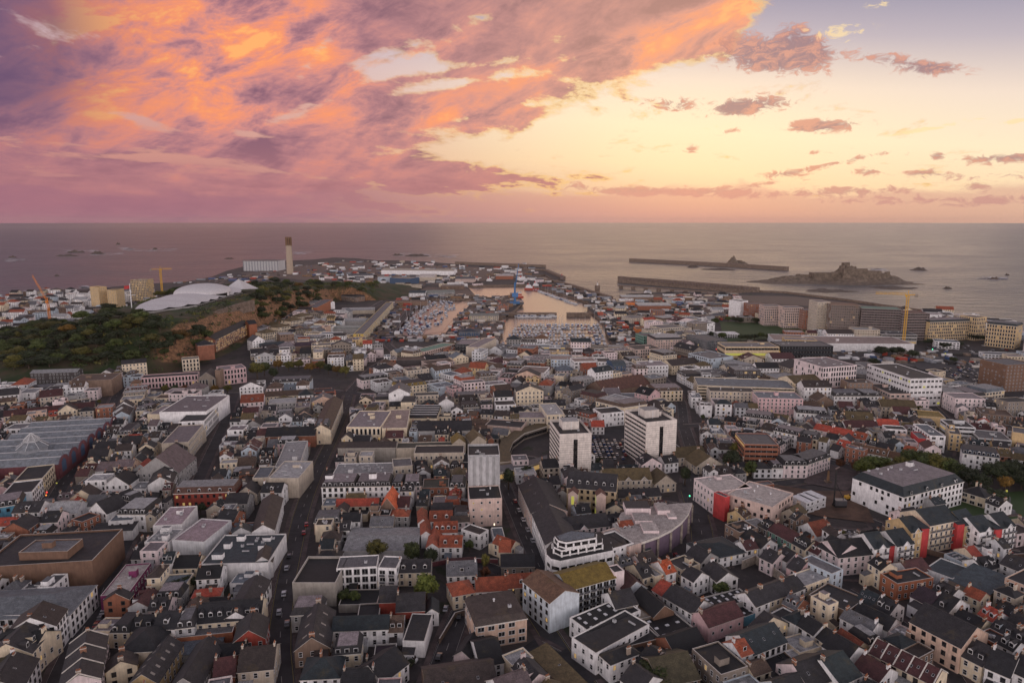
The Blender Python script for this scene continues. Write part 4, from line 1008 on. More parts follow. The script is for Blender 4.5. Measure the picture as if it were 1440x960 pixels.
def land():
    b = MB(); loops = [[Vector((x,y,0)) for x,y in L] for L in [outer]+holes]; flat = [p for L in loops for p in L]
    i0 = len(b.v); b.v += [tuple(p) for p in flat]
    for tri in geometry.tessellate_polygon(loops):
        a, c, d = [flat[i] for i in tri]
        if (c-a).cross(d-a).z < 0: tri = tri[::-1]
        b.f.append(tuple(tri)); b.m.append(b.mi('x:ground'))
    for L in loops:
        for j in range(len(L)):
            p, q = L[j], L[(j+1)%len(L)]
            b.poly([(p.x,p.y,-9),(q.x,q.y,-9),(q.x,q.y,0),(p.x,p.y,0)], 'x:quay')
            if j >= 2 or L is not loops[0]:
                if (q-p).length < 400:
                    e = (q-p).normalized(); n = Vector((-e.y, e.x, 0))*1.0
                    # low parapet on the quay edge
    m, N, Bs = newmat('town_ground'); MATS['x:ground'] = m; geo = N.n.new('ShaderNodeNewGeometry').outputs['Position']
    a = N.noise(geo, .035, 6, .7); c = N.noise(geo, .3, 4, .7); g = N.noise(geo, .05, 3, .6, .3)
    col = N.mix(N.ss(a, .35, .65), (.032,.029,.030,1), (.065,.054,.050,1)); col = N.mix(N.ss(c, .5, .72, 0, .6), col, (.10,.08,.075,1))
    col = N.mix(N.ss(g, .60, .66, 0, .8), col, (.020,.032,.010,1))
    N.put(Bs.inputs['Base Color'], col); Bs.inputs['Roughness'].default_value = .9
    tag(b.obj('ground'), kind='structure')
land()
def ribbon(name, px, w, z, key, kerb=None, world_=None):
    pts = world_ or [P(x, y, 0) for x, y in px]
    out = []
    for a, c in zip(pts, pts[1:]):
        n = max(1, int((c-a).length/5))
        for j in range(n): out.append(a.lerp(c, j/n))
    out.append(pts[-1]); b = MB(); L = []
    for j, p in enumerate(out):
        q = out[min(j+1, len(out)-1)]-out[max(j-1, 0)]; q.z = 0; q.normalize(); n = Vector((-q.y, q.x, 0)); L.append((p, n))
    return out, L
ROADS = [([(398,985),(392,900),(402,820),(413,770),(425,715),(447,660),(470,612),(486,575),(492,552)], 8.5),
         ([(236,765),(262,712),(290,650),(318,590),(330,556)], 6.5),
         ([(60,1010),(98,920),(138,845),(168,775),(190,740)], 7),
         ([(70,712),(96,668),(128,620),(152,582),(168,548)], 7),
         ([(600,990),(622,930),(640,880),(650,856),(672,846)], 8),
         ([(632,845),(648,843),(700,838),(728,830)], 7),
         ([(848,990),(800,935),(765,880),(722,815)], 8),
         ([(766,812),(742,760),(722,712),(706,672),(700,640)], 7.5),
         ([(742,905),(790,930),(800,945)], 9),
         ([(970,690),(985,735),(990,775),(1010,800)], 11),
         ([(850,705),(940,708),(990,722)], 9),
         ([(700,652),(740,640),(770,660)], 8),
         ([(1000,690),(1100,680),(1180,668),(1250,670),(1340,690),(1440,702)], 9),
         ([(1085,660),(1130,640),(1190,655)], 9),
         ([(1110,790),(1180,812),(1240,800),(1290,765),(1440,780)], 7),
         ([(1190,830),(1260,870),(1330,930),(1360,980)], 5),
         ([(990,890),(1060,870),(1150,930),(1190,980)], 5),
         ([(1160,745),(1240,752),(1230,730),(1150,718)], 6),
         ([(872,432),(880,446),(893,480),(900,494)], 17), ([(900,494),(912,515),(935,535),(958,560),(962,600)], 8),
         ([(905,500),(1000,497),(1090,500),(1180,505),(1290,506),(1400,530),(1480,560)], 15),
         ([(560,498),(640,492),(720,495),(800,494),(870,492),(905,500)], 12),
         ([(492,552),(520,520),(545,505),(560,498),(540,480),(580,430)], 9),
         ([(470,480),(510,440),(545,420),(600,400),(640,392)], 10),
         ([(0,545),(80,548),(165,548),(330,556),(420,545),(492,552)], 7),
         ([(492,552),(600,566),(700,562),(800,560),(905,556)], 7),
         ([(545,660),(600,655),(640,650),(700,652)], 6),
         ([(660,790),(700,800),(722,815)], 6),
         ([(905,600),(962,600),(1060,590),(1160,590)], 7),
         ([(962,600),(975,640),(970,690)], 9),
         ([(1300,560),(1340,600),(1330,640)], 7)]
RP = []
for rp, w in ROADS:
    pts = [P(x, y, 0) for x, y in rp]; out = []
    # smooth the polyline once (corner cutting)
    sm = [pts[0]]
    for a, c in zip(pts, pts[1:]): sm += [a.lerp(c, .25), a.lerp(c, .75)]
    sm.append(pts[-1])
    for a, c in zip(sm, sm[1:]):
        n = max(1, int((c-a).length/4))
        for j in range(n): out.append(a.lerp(c, j/n))
    out.append(sm[-1]); RP.append((out, w))
def near_other(p, idx, m=0.5):
    for j, (o, w) in enumerate(RP):
        if j == idx: continue
        for q in o[::2]:
            if (q-p).length < w/2+m: return True
    return False
for idx, (o, w) in enumerate(RP):
    b = MB(); pv = MB(); ln = MB(); z = .05+idx*.004; pr = None; ext = 2.0 if w < 12 else 3.0
    for j, p in enumerate(o):
        q = o[min(j+1, len(o)-1)]-o[max(j-1, 0)]; q.z = 0; q.normalize(); n = Vector((-q.y, q.x, 0))
        cur = (p-n*w/2, p+n*w/2, p-n*(w/2+ext), p+n*(w/2+ext), p, n)
        if pr:
            b.poly([pr[0]+Vector((0,0,z)), cur[0]+Vector((0,0,z)), cur[1]+Vector((0,0,z)), pr[1]+Vector((0,0,z))], 'x:asphalt')
            if not near_other(p, idx, 1.0):
                for a_, c_ in ((2, 0), (1, 3)):
                    k = Vector((0,0,z+.13)); g = Vector((0,0,z-.02))
                    pv.poly([pr[a_]+k, cur[a_]+k, cur[c_]+k, pr[c_]+k], 'x:paving')
                    e = 0 if a_ == 2 else 1
                    pv.poly([pr[e]+g, cur[e]+g, cur[e]+k, pr[e]+k], 'x:trim')
                if j % 3 == 0 and w >= 7:
                    d = (p-pr[4])*.8; lz = Vector((0,0,z+.006)); ln.poly([p-n*.12+lz, p+n*.12+lz, p-d+n*.12+lz, p-d-n*.12+lz], 'x:line')
                if w >= 7.5:
                    for s in (-1, 1):
                        lz = Vector((0,0,z+.006)); e_ = (w/2-.5)*s
                        ln.poly([pr[4]+pr[5]*e_+lz, pr[4]+pr[5]*(e_+.14)+lz, p+n*(e_+.14)+lz, p+n*e_+lz], 'x:line' if idx % 3 else 'x:yellow')
        pr = cur
    tag(b.obj('road'), kind='structure')
    if pv.f: tag(pv.obj('pavement'), kind='structure')
    if ln.f: tag(ln.obj('road_markings'), kind='structure')
# hill
def hill():
    b = MB(); x0, x1, y0, y1, st = -800, -200, 570, 1640, 7; nx = int((x1-x0)/st)+1; ny = int((y1-y0)/st)+1; hr = random.Random(5)
    m, N, Bs = newmat('hill_grass_and_rock'); MATS['x:hill'] = m
    g = N.n.new('ShaderNodeNewGeometry'); geo = g.outputs['Position']; nz = N.n.new('ShaderNodeSeparateXYZ'); N.l.new(g.outputs['Normal'], nz.inputs[0])
    n = N.noise(geo, .03, 6, .65); n2 = N.noise(geo, .3, 4, .7)
    col = N.mix(N.ss(n, .4, .62), (.022,.040,.010,1), (.07,.05,.028,1)); col = N.mix(N.ss(n2, .5, .7, 0, .5), col, (.035,.075,.012,1))
    rock = N.mix(N.ss(n2, .35, .65), (.10,.055,.03,1), (.32,.17,.085,1))
    steep = N.ss(N.m('ADD', nz.outputs[2], N.m('MULTIPLY', N.m('SUBTRACT', n, .5), .25)), .80, .70)
    N.put(Bs.inputs['Base Color'], N.mix(steep, col, rock)); Bs.inputs['Roughness'].default_value = .95
    for j in range(ny):
        for i in range(nx):
            x = x0+i*st; y = y0+j*st; t = T(x, y)
            if t > .3 and hr.random() < 1: t += hr.uniform(-.7, .7)*(1 if t > 3 else 0)
            b.v.append((x, y, t if t > .25 else -.6))
    k = b.mi('x:hill')
    for j in range(ny-1):
        for i in range(nx-1):
            a = j*nx+i; q = (a, a+1, a+nx+1, a+nx)
            if max(b.v[t][2] for t in q) > 0: b.f.append(q); b.m.append(k)
    tag(b.obj('hill', smooth=True), kind='structure')
hill()
# flat patches: sand and mud of the drying basin, squares, parks
def patch(name, px, z, key, kind='structure'):
    b = MB(); pts = W2(px, z); b.poly([(x, y, z) for x, y in pts], key); tri = MB()
    for t in geometry.tessellate_polygon([[Vector((x,y,0)) for x,y in pts]]):
        q = [Vector((pts[i][0], pts[i][1], z)) for i in t]
        if (q[1]-q[0]).cross(q[2]-q[0]).z < 0: q.reverse()
        tri.poly(q, key)
    return tag(tri.obj(name), kind=kind)
def water_mat():
    m, N, Bs = newmat('harbour_water'); MATS['x:calm'] = m; geo = N.n.new('ShaderNodeNewGeometry').outputs['Position']; n = N.noise(geo, .15, 5, .65, .4)
    bp = N.n.new('ShaderNodeBump'); bp.inputs['Strength'].default_value = .5; bp.inputs['Distance'].default_value = .5; N.l.new(n, bp.inputs['Height']); N.l.new(bp.outputs[0], Bs.inputs['Normal'])
    Bs.inputs['Base Color'].default_value = (.12,.085,.075,1); Bs.inputs['Roughness'].default_value = .26
water_mat()
patch('harbour_water', HOLE_R, SEA+.12, 'x:calm'); patch('harbour_water', HOLE_L, SEA+.12, 'x:calm')
patch('harbour_mud', [(596,470),(612,452),(632,436),(650,424),(664,421),(644,440),(622,466)], SEA+.25, 'x:mud')
patch('grass', [(1012,452),(1130,453),(1150,474),(1100,476),(1018,480)], .3, 'x:grass', 'structure')
patch('grass', [(1290,700),(1440,690),(1440,730),(1360,745),(1300,722)], .3, 'x:grass', 'structure')
patch('building_site', [(1085,680),(1150,690),(1210,690),(1230,735),(1150,725),(1100,712)], .3, 'x:earth', 'structure')
patch('paved_square', [(1140,650),(1180,655),(1215,668),(1190,690),(1130,678)], .36, 'x:paving', 'structure')
patch('car_park', [(1275,512),(1330,500),(1440,515),(1440,560),(1350,548)], .3, 'x:asphalt', 'structure')
patch('car_park', [(828,605),(882,603),(882,650),(832,656)], .34, 'x:asphalt', 'structure')
patch('quay_apron', [(498,486),(552,424),(576,429),(546,474)], .02, 'x:apron'); patch('quay_apron', [(628,474),(650,441),(675,419),(690,419.5),(729,414.5),(732,424),(711,437),(698,486),(625,482)], .02, 'x:apron'); patch('quay_apron', [(560,421),(600,404),(655,404),(668,415),(602,417.5)], .02, 'x:apron')
patch('quay_apron', [(335,384),(480,368),(640,374),(745,380),(738,390),(640,398),(560,404),(430,394)], .02, 'x:apron'); patch('quay_apron', [(1042,415),(1120,417),(1190,425),(1240,433),(1300,442),(1300,449),(1150,431),(1045,424)], .02, 'x:apron'); patch('quay_apron', [(880,430),(900,414),(1040,414),(1040,446),(905,462)], .02, 'x:apron')
if 0: patch('quay_apron', [(1040,430),(900,412),(870,420),(880,460),(960,455),(1030,445)], .3, 'x:paving', 'structure')
# ------------------------------------------------------------------ street grid occupancy (1 m cells)
GX0, GY0, GW, GH = -760, 120, 1760, 1040
occ = [bytearray(GW) for _ in range(GH)]
def inpoly(x, y, poly):
    c = False; n = len(poly); j = n-1
    for i in range(n):
        xi, yi = poly[i]; xj, yj = poly[j]
        if (yi > y) != (yj > y) and x < (xj-xi)*(y-yi)/(yj-yi)+xi: c = not c
        j = i
    return c
def cells(cx, cy, w, d, th, step=1.0, grow=0.0):
    c, s = math.cos(th), math.sin(th); hw, hd = w/2+grow, d/2+grow; i = -hw
    while i <= hw:
        j = -hd
        while j <= hd:
            yield int(cx+i*c-j*s-GX0), int(cy+i*s+j*c-GY0); j += step
        i += step
def fill(cx, cy, w, d, th, v=1, grow=0.0):
    for a, b in cells(cx, cy, w, d, th, .7, grow):
        if 0 <= a < GW and 0 <= b < GH: occ[b][a] = v
def free(cx, cy, w, d, th, tol=.04):
    n = k = 0
    for a, b in cells(cx, cy, w, d, th, 1.3, -.3):
        n += 1
        if not (0 <= a < GW and 0 <= b < GH) or occ[b][a]: k += 1
    return n and k/n <= tol
def fillpoly(poly, v=2):
    xs = [p[0] for p in poly]; ys = [p[1] for p in poly]
    for b in range(max(0, int(min(ys)-GY0)), min(GH, int(max(ys)-GY0)+1)):
        y = b+GY0+.5; X = []; n = len(poly)
        for i in range(n):
            (xa, ya), (xb, yb) = poly[i], poly[(i+1) % n]
            if (ya > y) != (yb > y): X.append((xb-xa)*(y-ya)/(yb-ya)+xa)
        X.sort()
        for q in range(0, len(X)-1, 2):
            for a in range(max(0, int(X[q]-GX0)), min(GW, int(X[q+1]-GX0)+1)): occ[b][a] = v
# outside the land
fillpoly([(-3000,-3000),(3000,-3000),(3000,9000),(-3000,9000)])
fillpoly(outer, 0)
for h in holes: fillpoly(h, 2)
for o, w in RP:
    for p in o:
        for a, b in cells(p.x, p.y, w+3.6, w+3.6, 0, 1.0):
            if 0 <= a < GW and 0 <= b < GH: occ[b][a] = 2
for b in range(GH):                                    # the hill itself
    for a in range(0, 560, 1):
        if b > 440 and a % 3 == 0 and b % 3 == 0 and T(a+GX0, b+GY0) > 5:
            for q in range(3):
                for r_ in range(3):
                    if b+q < GH: occ[b+q][a+r_] = 2
NOGO = [[(1085,676),(1180,672),(1235,690),(1235,740),(1140,735),(1095,715)], [(1130,645),(1215,660),(1215,690),(1130,680)], [(1275,512),(1335,498),(1440,512),(1440,560),(1350,550)],
        [(828,600),(885,600),(895,665),(835,660)], [(1215,655),(1300,650),(1440,660),(1440,745),(1360,745),(1290,700),(1240,690)], [(1018,455),(1140,455),(1150,475),(1100,476),(1090,500),(1018,476)],
        [(893,772),(985,712),(1005,795),(935,800)], [(870,418),(1040,412),(1035,450),(930,455),(870,445)], [(995,450),(1035,450),(1018,500),(985,500)], [(1170,495),(1290,493),(1295,525),(1170,520)],
        [(1290,470),(1440,480),(1440,500),(1300,500)], [(700,640),(770,640),(775,600),(745,610),(700,640)], [(742,385),(870,420),(900,492),(862,492),(826,436),(742,398)],
        [(600,476),(660,476),(700,490),(700,418),(650,440)], [(540,470),(585,425),(560,420),(500,478),(520,492),(600,492),(600,478)], [(230,500),(350,500),(352,530),(350,545),(205,548),(205,535)], [(380,514),(492,522),(492,534),(380,528)],
        [(600,905),(640,850),(668,845),(652,905),(632,960)], [(760,372),(700,368),(470,360),(300,380),(298,398),(560,410),(650,400),(742,398)], [(1040,790),(1100,800),(1105,830),(1055,830)], [(505,765),(615,765),(625,805),(590,850),(560,848),(505,800)]]
for g in NOGO: fillpoly(W2(g))
for h in HAND: fill(h['cx'], h['cy'], h['w'], h['d'], h['th'])
HAND.sort(key=lambda h: h['cy'])

# ------------------------------------------------------------------ infill houses: each new one stands beside, behind or before one already there
fr = random.Random(29)
WP = ['white']*9+['cream']*6+['beige']*4+['pinkwhite']*4+['grey']*3+['greywhite']*3+['stone']*2+['brick']*2+['paleblue','pink','brown','peach','tan','lightgrey']
RPal = ['slate']*8+['dark']*8+['brownslate']*5+['blueslate']*3+['mossbrown']*2+['redtile']*1+['maroon']*2+['grey']*3+['brown']*2+['pinkslate','black','redroof']
FL = ['dark','grey','lightgrey','pinkgrey','slate','bluegrey','lightgrey','brownslate']
RFAR = ['brownslate','brown','mossbrown','grey','pinkslate','redtile','rust','slate','brown','maroon','bluegrey','pinkgrey']
FILL = []
def try_place(px, py, th, w, d):
    return free(px, py, w, d, th)
queue = [(h['cx'], h['cy'], h['w'], h['d'], h['th']) for h in HAND if h['cy'] < 1000 and not h['zb']]
fr.shuffle(queue)
qi = 0
def visible(x, y):
    a, b = pix(x, y, 4); return -40 < a < 1480 and b < 1010
while qi < len(queue) and len(FILL) < 2600:
    cx, cy, w, d, th = queue[qi]; qi += 1
    dist = cy; far = dist > 520
    for side in fr.sample((0,1,2,3), 4):
        nw = fr.uniform(6, 13) if not far else fr.uniform(9, 22); nd = fr.uniform(8, 11.5) if not far else fr.uniform(9, 17)
        if far and cx > 120 and fr.random() < .45: nw = fr.uniform(20, 42); nd = fr.uniform(14, 24)
        for att in range(3):
            if side < 2:
                if abs(w-nw) < 0: pass
                off = (w+nw)/2+(.05 if fr.random() < .75 else fr.uniform(1.5, 4)); lx, ly = (off if side else -off), (nd-d)/2
                if w > 20: ly = fr.uniform(-.3, .3)*d
            else:
                off = (d+nd)/2+fr.choice([.3, 2.5, 4, 6, 8]); ly = off if side == 2 else -off; lx = fr.uniform(-.45, .45)*max(w-nw, 0)
            t2 = th+(fr.uniform(-.03, .03)); c, s = math.cos(th), math.sin(th); x = cx+lx*c-ly*s; y = cy+lx*s+ly*c
            if visible(x, y) and 158 < y < 1060 and try_place(x, y, t2, nw, nd):
                fill(x, y, nw, nd, t2)
                flat = fr.random() < (.25 if not far else .45); wall = fr.choice(WP)
                rf = fr.choice(FL) if flat else fr.choice(RPal if not far or fr.random() < .35 else RFAR)
                roof = 'f' if flat else fr.choice('gggggghmG' if not far else 'gghmf')
                hh = fr.choice([5.2, 5.8, 6, 6.2, 8, 8.6]) if not far else fr.choice([6, 8, 8.5, 9, 11, 12])
                if nw > 20 and far: hh = fr.choice([9, 11, 12, 14, 16]); flat = fr.random() < .75; rf = fr.choice(FL) if flat else fr.choice(RPal); roof = 'f' if flat else 'g'
                if flat and fr.random() < .4: hh = fr.choice([3.4, 4.2, 7, 9])
                k = dict(dm=fr.choice([0,0,0,1,2]) if roof in 'gm' else 0, sk=fr.choice([0,0,1,2]) if roof in 'gf' else 0, clut=fr.choice([0,.7,1.4]) if roof == 'f' else 0)
                if roof == 'm': k['dm'] = max(2, int(nw/3))
                if fr.random() < .18: t2 += math.pi/2*fr.choice([-1,1]); nw, nd = nd, nw
                FILL.append(dict(w=nw, d=nd, h=hh, roof=roof, wall=wall, rcol=rf, th=t2, cx=x, cy=y, zb=0, name=None, cat=None, note=None, grp=None, k=k, hand=False))
                queue.append((x, y, nw, nd, t2)); break
            nw *= .75; nd *= .9
# left shore town behind the hill and headland sheds: scattered rows
for n_, (xa, xb, ya, yb, hs) in ((210, (-40, 215, 412, 520, (6,8,9,11))), (90, (440, 760, 366, 408, (4,6,7))), (40, (860, 1040, 414, 452, (4,6)))):
    for i in range(n_*6):
        if n_ <= 0: break
        px, py = fr.uniform(xa, xb), fr.uniform(ya, yb); p = P(px, py, 0)
        if T(p.x, p.y) > 4 or not inpoly(p.x, p.y, outer) or any(inpoly(p.x, p.y, h) for h in holes): continue
        if any(abs(q['cx']-p.x) < 14+q['w']*.4 and abs(q['cy']-p.y) < 16 for q in FILL if q.get('shore')) or any(abs(q['cx']-p.x) < q['w']*.6+8 and abs(q['cy']-p.y) < q['d']*.6+8 for q in HAND): continue
        if n_ > 60 and ya > 400 and not (occ[int(p.y-GY0)][int(p.x-GX0)] == 0 if 0 <= p.y-GY0 < GH and 0 <= p.x-GX0 < GW else True): continue
        w = fr.uniform(10, 24); roof = fr.choice('gghf')
        FILL.append(dict(w=w, d=fr.uniform(9, 14), h=fr.choice(hs), roof=roof, wall=fr.choice(['white']*5+['cream','beige','paleblue','brown','pinkwhite']), rcol=fr.choice(['slate','redtile','brownslate','grey','dark','lightgrey']), th=fr.uniform(-.5, .5), cx=p.x, cy=p.y, zb=0, name=None, cat=None, note=None, grp=None, k={}, hand=False, shore=True)); n_ -= 1
print('hand', len(HAND), 'fill', len(FILL))

# ------------------------------------------------------------------ labels
LM = [('the twin towers', 850, 650), ('the grey tower', 680, 690), ('the purple wedge', 920, 740), ('the marina', 770, 480), ('the left basin', 600, 460), ('the pink school', 300, 530), ('the market hall', 50, 640),
      ('the shopping street', 440, 670), ('the orange roof', 545, 705), ('the red villas', 620, 750), ('the moss roof', 830, 820), ('the peach block', 705, 890), ('the bottom left road', 395, 880), ('the brown brick block', 65, 790),
      ('the magenta club', 165, 830), ('the curving road', 635, 900), ('the pink gable house', 1020, 880), ('the colourful flats', 1320, 760), ('the white mansard block', 1300, 680), ('the peach warehouse', 1315, 900), ('the wooded hill', 150, 480),
      ('the parking deck', 1050, 545), ('the waterfront towers', 1180, 450), ('the tan hotel', 1370, 465), ('the square trees', 1270, 650), ('the beige mansion', 830, 700), ('the building site', 1160, 700), ('the round brick block', 1265, 825),
      ('the white store', 260, 570), ('the dormered terrace', 520, 690), ('the brown hall roof', 885, 535), ('the tall pink offices', 1185, 530), ('the long rooflight', 1290, 530), ('the old school gables', 880, 670), ('the yellow glow offices', 1058, 490), ('the department store', 520, 590)]
FORM = {'g': 'gabled', 'G': 'gable fronted', 'h': 'hipped', 'f': 'flat roofed', 'm': 'mansard', 's': 'lean roofed', 'b': 'barrel roofed', 'M': 'saw roofed'}
def whereis(px, py):
    best = min(LM, key=lambda l: (l[1]-px)**2+((l[2]-py)*1.5)**2); dx, dy = px-best[1], py-best[2]
    if abs(dx) > abs(dy)*1.3: r = 'right of' if dx > 0 else 'left of'
    else: r = 'in front of' if dy > 0 else 'behind'
    return r+' '+best[0]
SIZEW = lambda b: 'tiny' if b['w']*b['d'] < 55 else 'small' if b['w']*b['d'] < 95 else 'broad' if b['w']*b['d'] > 260 else ''
ORD = ['leftmost','second from left','third from left','fourth from left','fifth from left','sixth from left','seventh from left','eighth from left','ninth from left','tenth from left']
def baselabel(b, kind):
    px, py = pix(b['cx'], b['cy'], b['h']); feat = ''
    if b['k'].get('dm') and b['roof'] in 'gm': feat = ' with dormers'
    elif b['k'].get('sk') and b['roof'] in 'gGf': feat = ' with skylights'
    elif b['k'].get('clut') and b['roof'] == 'f': feat = ' with rooftop plant'
    s = f"{SIZEW(b)} {WALLWORD.get(b['wall'], b['wall'])} {FORM[b['roof']]} {kind}, {ROOFWORD.get(b['rcol'], b['rcol'])} roof{feat}, {whereis(px, py)}"
    return ' '.join(s.split())
def kindof(b):
    if b['name']: return b['name'], b['cat'] or b['name'].replace('_', ' ')
    A = b['w']*b['d']
    if b['wall'] in ('white','cream','pinkwhite','beige','peach','pink') and b['h'] >= 7.5 and b['roof'] in 'ghm': return 'town_house', 'town house'
    if b['roof'] == 'f' and A > 200: return 'shop_building', 'shop building'
    if b['k'].get('blank') and b['h'] < 5.5 and b['roof'] in 'fsbM': return 'workshop', 'workshop'
    if b['k'].get('blank') and A > 150: return 'warehouse', 'warehouse'
    if b['roof'] == 'f': return 'flat_roofed_house', 'house'
    if b['w'] > 22: return 'terrace_row', 'terrace'
    return 'house', 'house'
THINGS = []; xr = random.Random(41)
def realise(b):
    far = b['cy'] > 560; px, py = pix(b['cx'], b['cy'], b['h'])
    parts, wins, ridge = design(b['w'], b['d'], b['h'], b['roof'], b['wall'], b['rcol'], b['th'], b['cx'], b['cy'], zb=b['zb'], far=far, **b['k'])
    name, cat = kindof(b); root = empty(name, (b['cx'], b['cy'], b['zb']), b['th']); made = {}
    nwin = 0
    hw, hd = b['w']/2, b['d']/2; FO = {0: (0,-hd), 1: (hw,0), 2: (0,hd), 3: (-hw,0)}
    tot = sum(1 for q in wins if q[0] == 'w'); merged = MB() if (far or tot > 100) else None
    for q in wins:
        fx, fy = FO[q[2]]; th2 = q[3]
        if q[0] == 'w':
            ww, hh, sty, lk = q[1]; x, z = q[4], q[5]; lx = fx+x*math.cos(th2); ly = fy+x*math.sin(th2)
            me = winmesh(ww, hh, sty, lk)
            if merged is not None and (far or nwin >= 100): merged.add(WINB[(round(ww,1), round(hh,1), sty, lk)], th2, (lx, ly, z))
            else: link('window', me, root, (lx, ly, z), th2); nwin += 1
        else:
            if far: merged.add(q[1], th2, (fx, fy, 0)); continue
            o = q[1].obj('window_band', root); o.location = (fx, fy, 0); o.rotation_euler = (0,0,th2)
    if merged is not None and merged.f:
        if far: parts[0][1].add(merged)
        else: tag(merged.obj('window', root), kind='stuff')
    # lean-to and rear extensions where there is room
    if not far and b['roof'] in 'ghGf' and b['w']*b['d'] < 260 and not b['zb']:
        for _ in range(2):
            ew, ed = xr.uniform(2.6, min(5, b['w']*.6)), xr.uniform(2.4, 4.5); sy = xr.choice((-1, -1, 1)); ex = xr.uniform(-.5, .5)*(b['w']-ew); ey = sy*(b['d']/2+ed/2+.02); c_, s_ = math.cos(b['th']), math.sin(b['th'])
            gx, gy = b['cx']+ex*c_-ey*s_, b['cy']+ex*s_+ey*c_
            if free(gx, gy, ew, ed+.0, b['th'], .25) and xr.random() < .8:
                fill(gx, gy, ew, ed, b['th']); e = MB(); eh = xr.choice((2.5, 2.7, 3.0, b['h']*.8 if b['h'] < 7 else 4.6)); er = xr.choice(('dark','slate','grey','lightgrey','bluegrey','brownslate')); ewl = xr.choice((b['wall'], b['wall'], 'white', 'greywhite', 'brick'))
                y0, y1 = ey-ed/2, ey+ed/2; zi, zo = (eh+.9, eh) if sy > 0 else (eh, eh+.9)
                e.box(ex-ew/2, ex+ew/2, y0, y1, -.6, eh, 'wall:'+ewl); e.poly([(ex-ew/2-.1,y0-.12,zi+.03),(ex+ew/2+.1,y0-.12,zi+.03),(ex+ew/2+.1,y1+.12,zo+.03),(ex-ew/2-.1,y1+.12,zo+.03)], 'roof:'+er)
                for s2 in (-1, 1): e.poly([(ex+s2*ew/2,y0,eh),(ex+s2*ew/2,y1,eh),(ex+s2*ew/2,y1,zo),(ex+s2*ew/2,y0,zi)], 'wall:'+ewl)
                yb2 = y0 if zi > eh else y1; e.poly([(ex-ew/2,yb2,eh),(ex+ew/2,yb2,eh),(ex+ew/2,yb2,eh+.9),(ex-ew/2,yb2,eh+.9)], 'wall:'+ewl)
                e.poly([(ex-.5,y0-.03,.9),(ex+.5,y0-.03,.9),(ex+.5,y0-.03,2.1),(ex-.5,y0-.03,2.1)], 'glass:'); parts.append(('extension', e, None))
    for pn, mb, par in parts:
        o = mb.obj(pn, made.get(par, root)); made.setdefault(pn, o)
    root['category'] = cat; THINGS.append([root, b, px, py, name, cat])
    return root
def size_on_screen(b):
    zc = b['cy']; return b['w']*(b['d']*.3+b['h']*.9)/zc**2
FILL.sort(key=lambda b: -size_on_screen(b))
NF = 270
near_fill, rest = [b for b in FILL if b['cy'] < 560][:NF], []
ids = {id(b) for b in near_fill}; rest = [b for b in FILL if id(b) not in ids]
for b in HAND: realise(b)
for b in near_fill: realise(b)
mass = MB(); mass2 = MB()
for b in rest:
    far = b['cy'] > 480; parts, wins, ridge = design(b['w'], b['d'], b['h'], b['roof'], b['wall'], b['rcol'], b['th'], b['cx'], b['cy'], far=far, **b['k'])
    tgt = mass; loc = MB()
    for pn, mb, par in parts: loc.add(mb)
    hw, hd = b['w']/2, b['d']/2; FO = {0: (0,-hd), 1: (hw,0), 2: (0,hd), 3: (-hw,0)}
    for q in wins:
        fx, fy = FO[q[2]]; th2 = q[3]
        if q[0] == 'w':
            ww, hh, sty, lk = q[1]; sty = 'plain' if b['cy'] > 650 else sty; winmesh(ww, hh, sty, lk); loc.add(WINB[(round(ww,1), round(hh,1), sty, lk)], th2, (fx+q[4]*math.cos(th2), fy+q[4]*math.sin(th2), q[5]))
        else: loc.add(q[1], th2, (fx, fy, 0))
    tgt.add(loc, b['th'], (b['cx'], b['cy'], T(b['cx'], b['cy'])*.8 if b.get('shore') else 0))
if mass.f:
    o = mass.obj('background_houses'); tag(o, 'small white, cream and brown houses packed between the larger buildings', 'houses', None, 'stuff')
# unique labels
used = {}
for t in THINGS:
    root, b, px, py, name, cat = t
    t.append(b['note'] or baselabel(b, name.replace('_', ' ')))
    used.setdefault(t[6], []).append(t)
print('maxgroup', sorted((len(v), k) for k, v in used.items())[-6:])
for lab, L in used.items():
    L.sort(key=lambda t: t[2])
    for i, t in enumerate(L):
        s = lab
        if len(L) > 1: s = lab+', '+(ORD[i] if len(L) <= 10 else ORD[i % 10])
        if len(L) == 2: s = lab+(', left one' if i == 0 else ', right one')
        wds = s.split()
        if len(wds) > 16:
            for cut in (' with dormers', ' with skylights', ' with rooftop plant', ' roofed', 'small ', 'broad '):
                s = s.replace(cut, '')
                if len(s.split()) <= 16: break
        t[0]['label'] = s
        t[0]['group'] = t[1]['grp'] or {'house': 'houses packed along the town streets', 'town house': 'town houses', 'terrace': 'terraces', 'shop building': 'flat roofed shop buildings', 'office building': 'office buildings', 'warehouse': 'warehouses', 'workshop': 'workshops', 'apartment block': 'apartment blocks'}.get(cat if False else t[5], t[5]+'s')

from collections import Counter
_c = Counter(t[0]['label'] for t in THINGS); print('dups', [(k, v) for k, v in _c.items() if v > 1][:20])
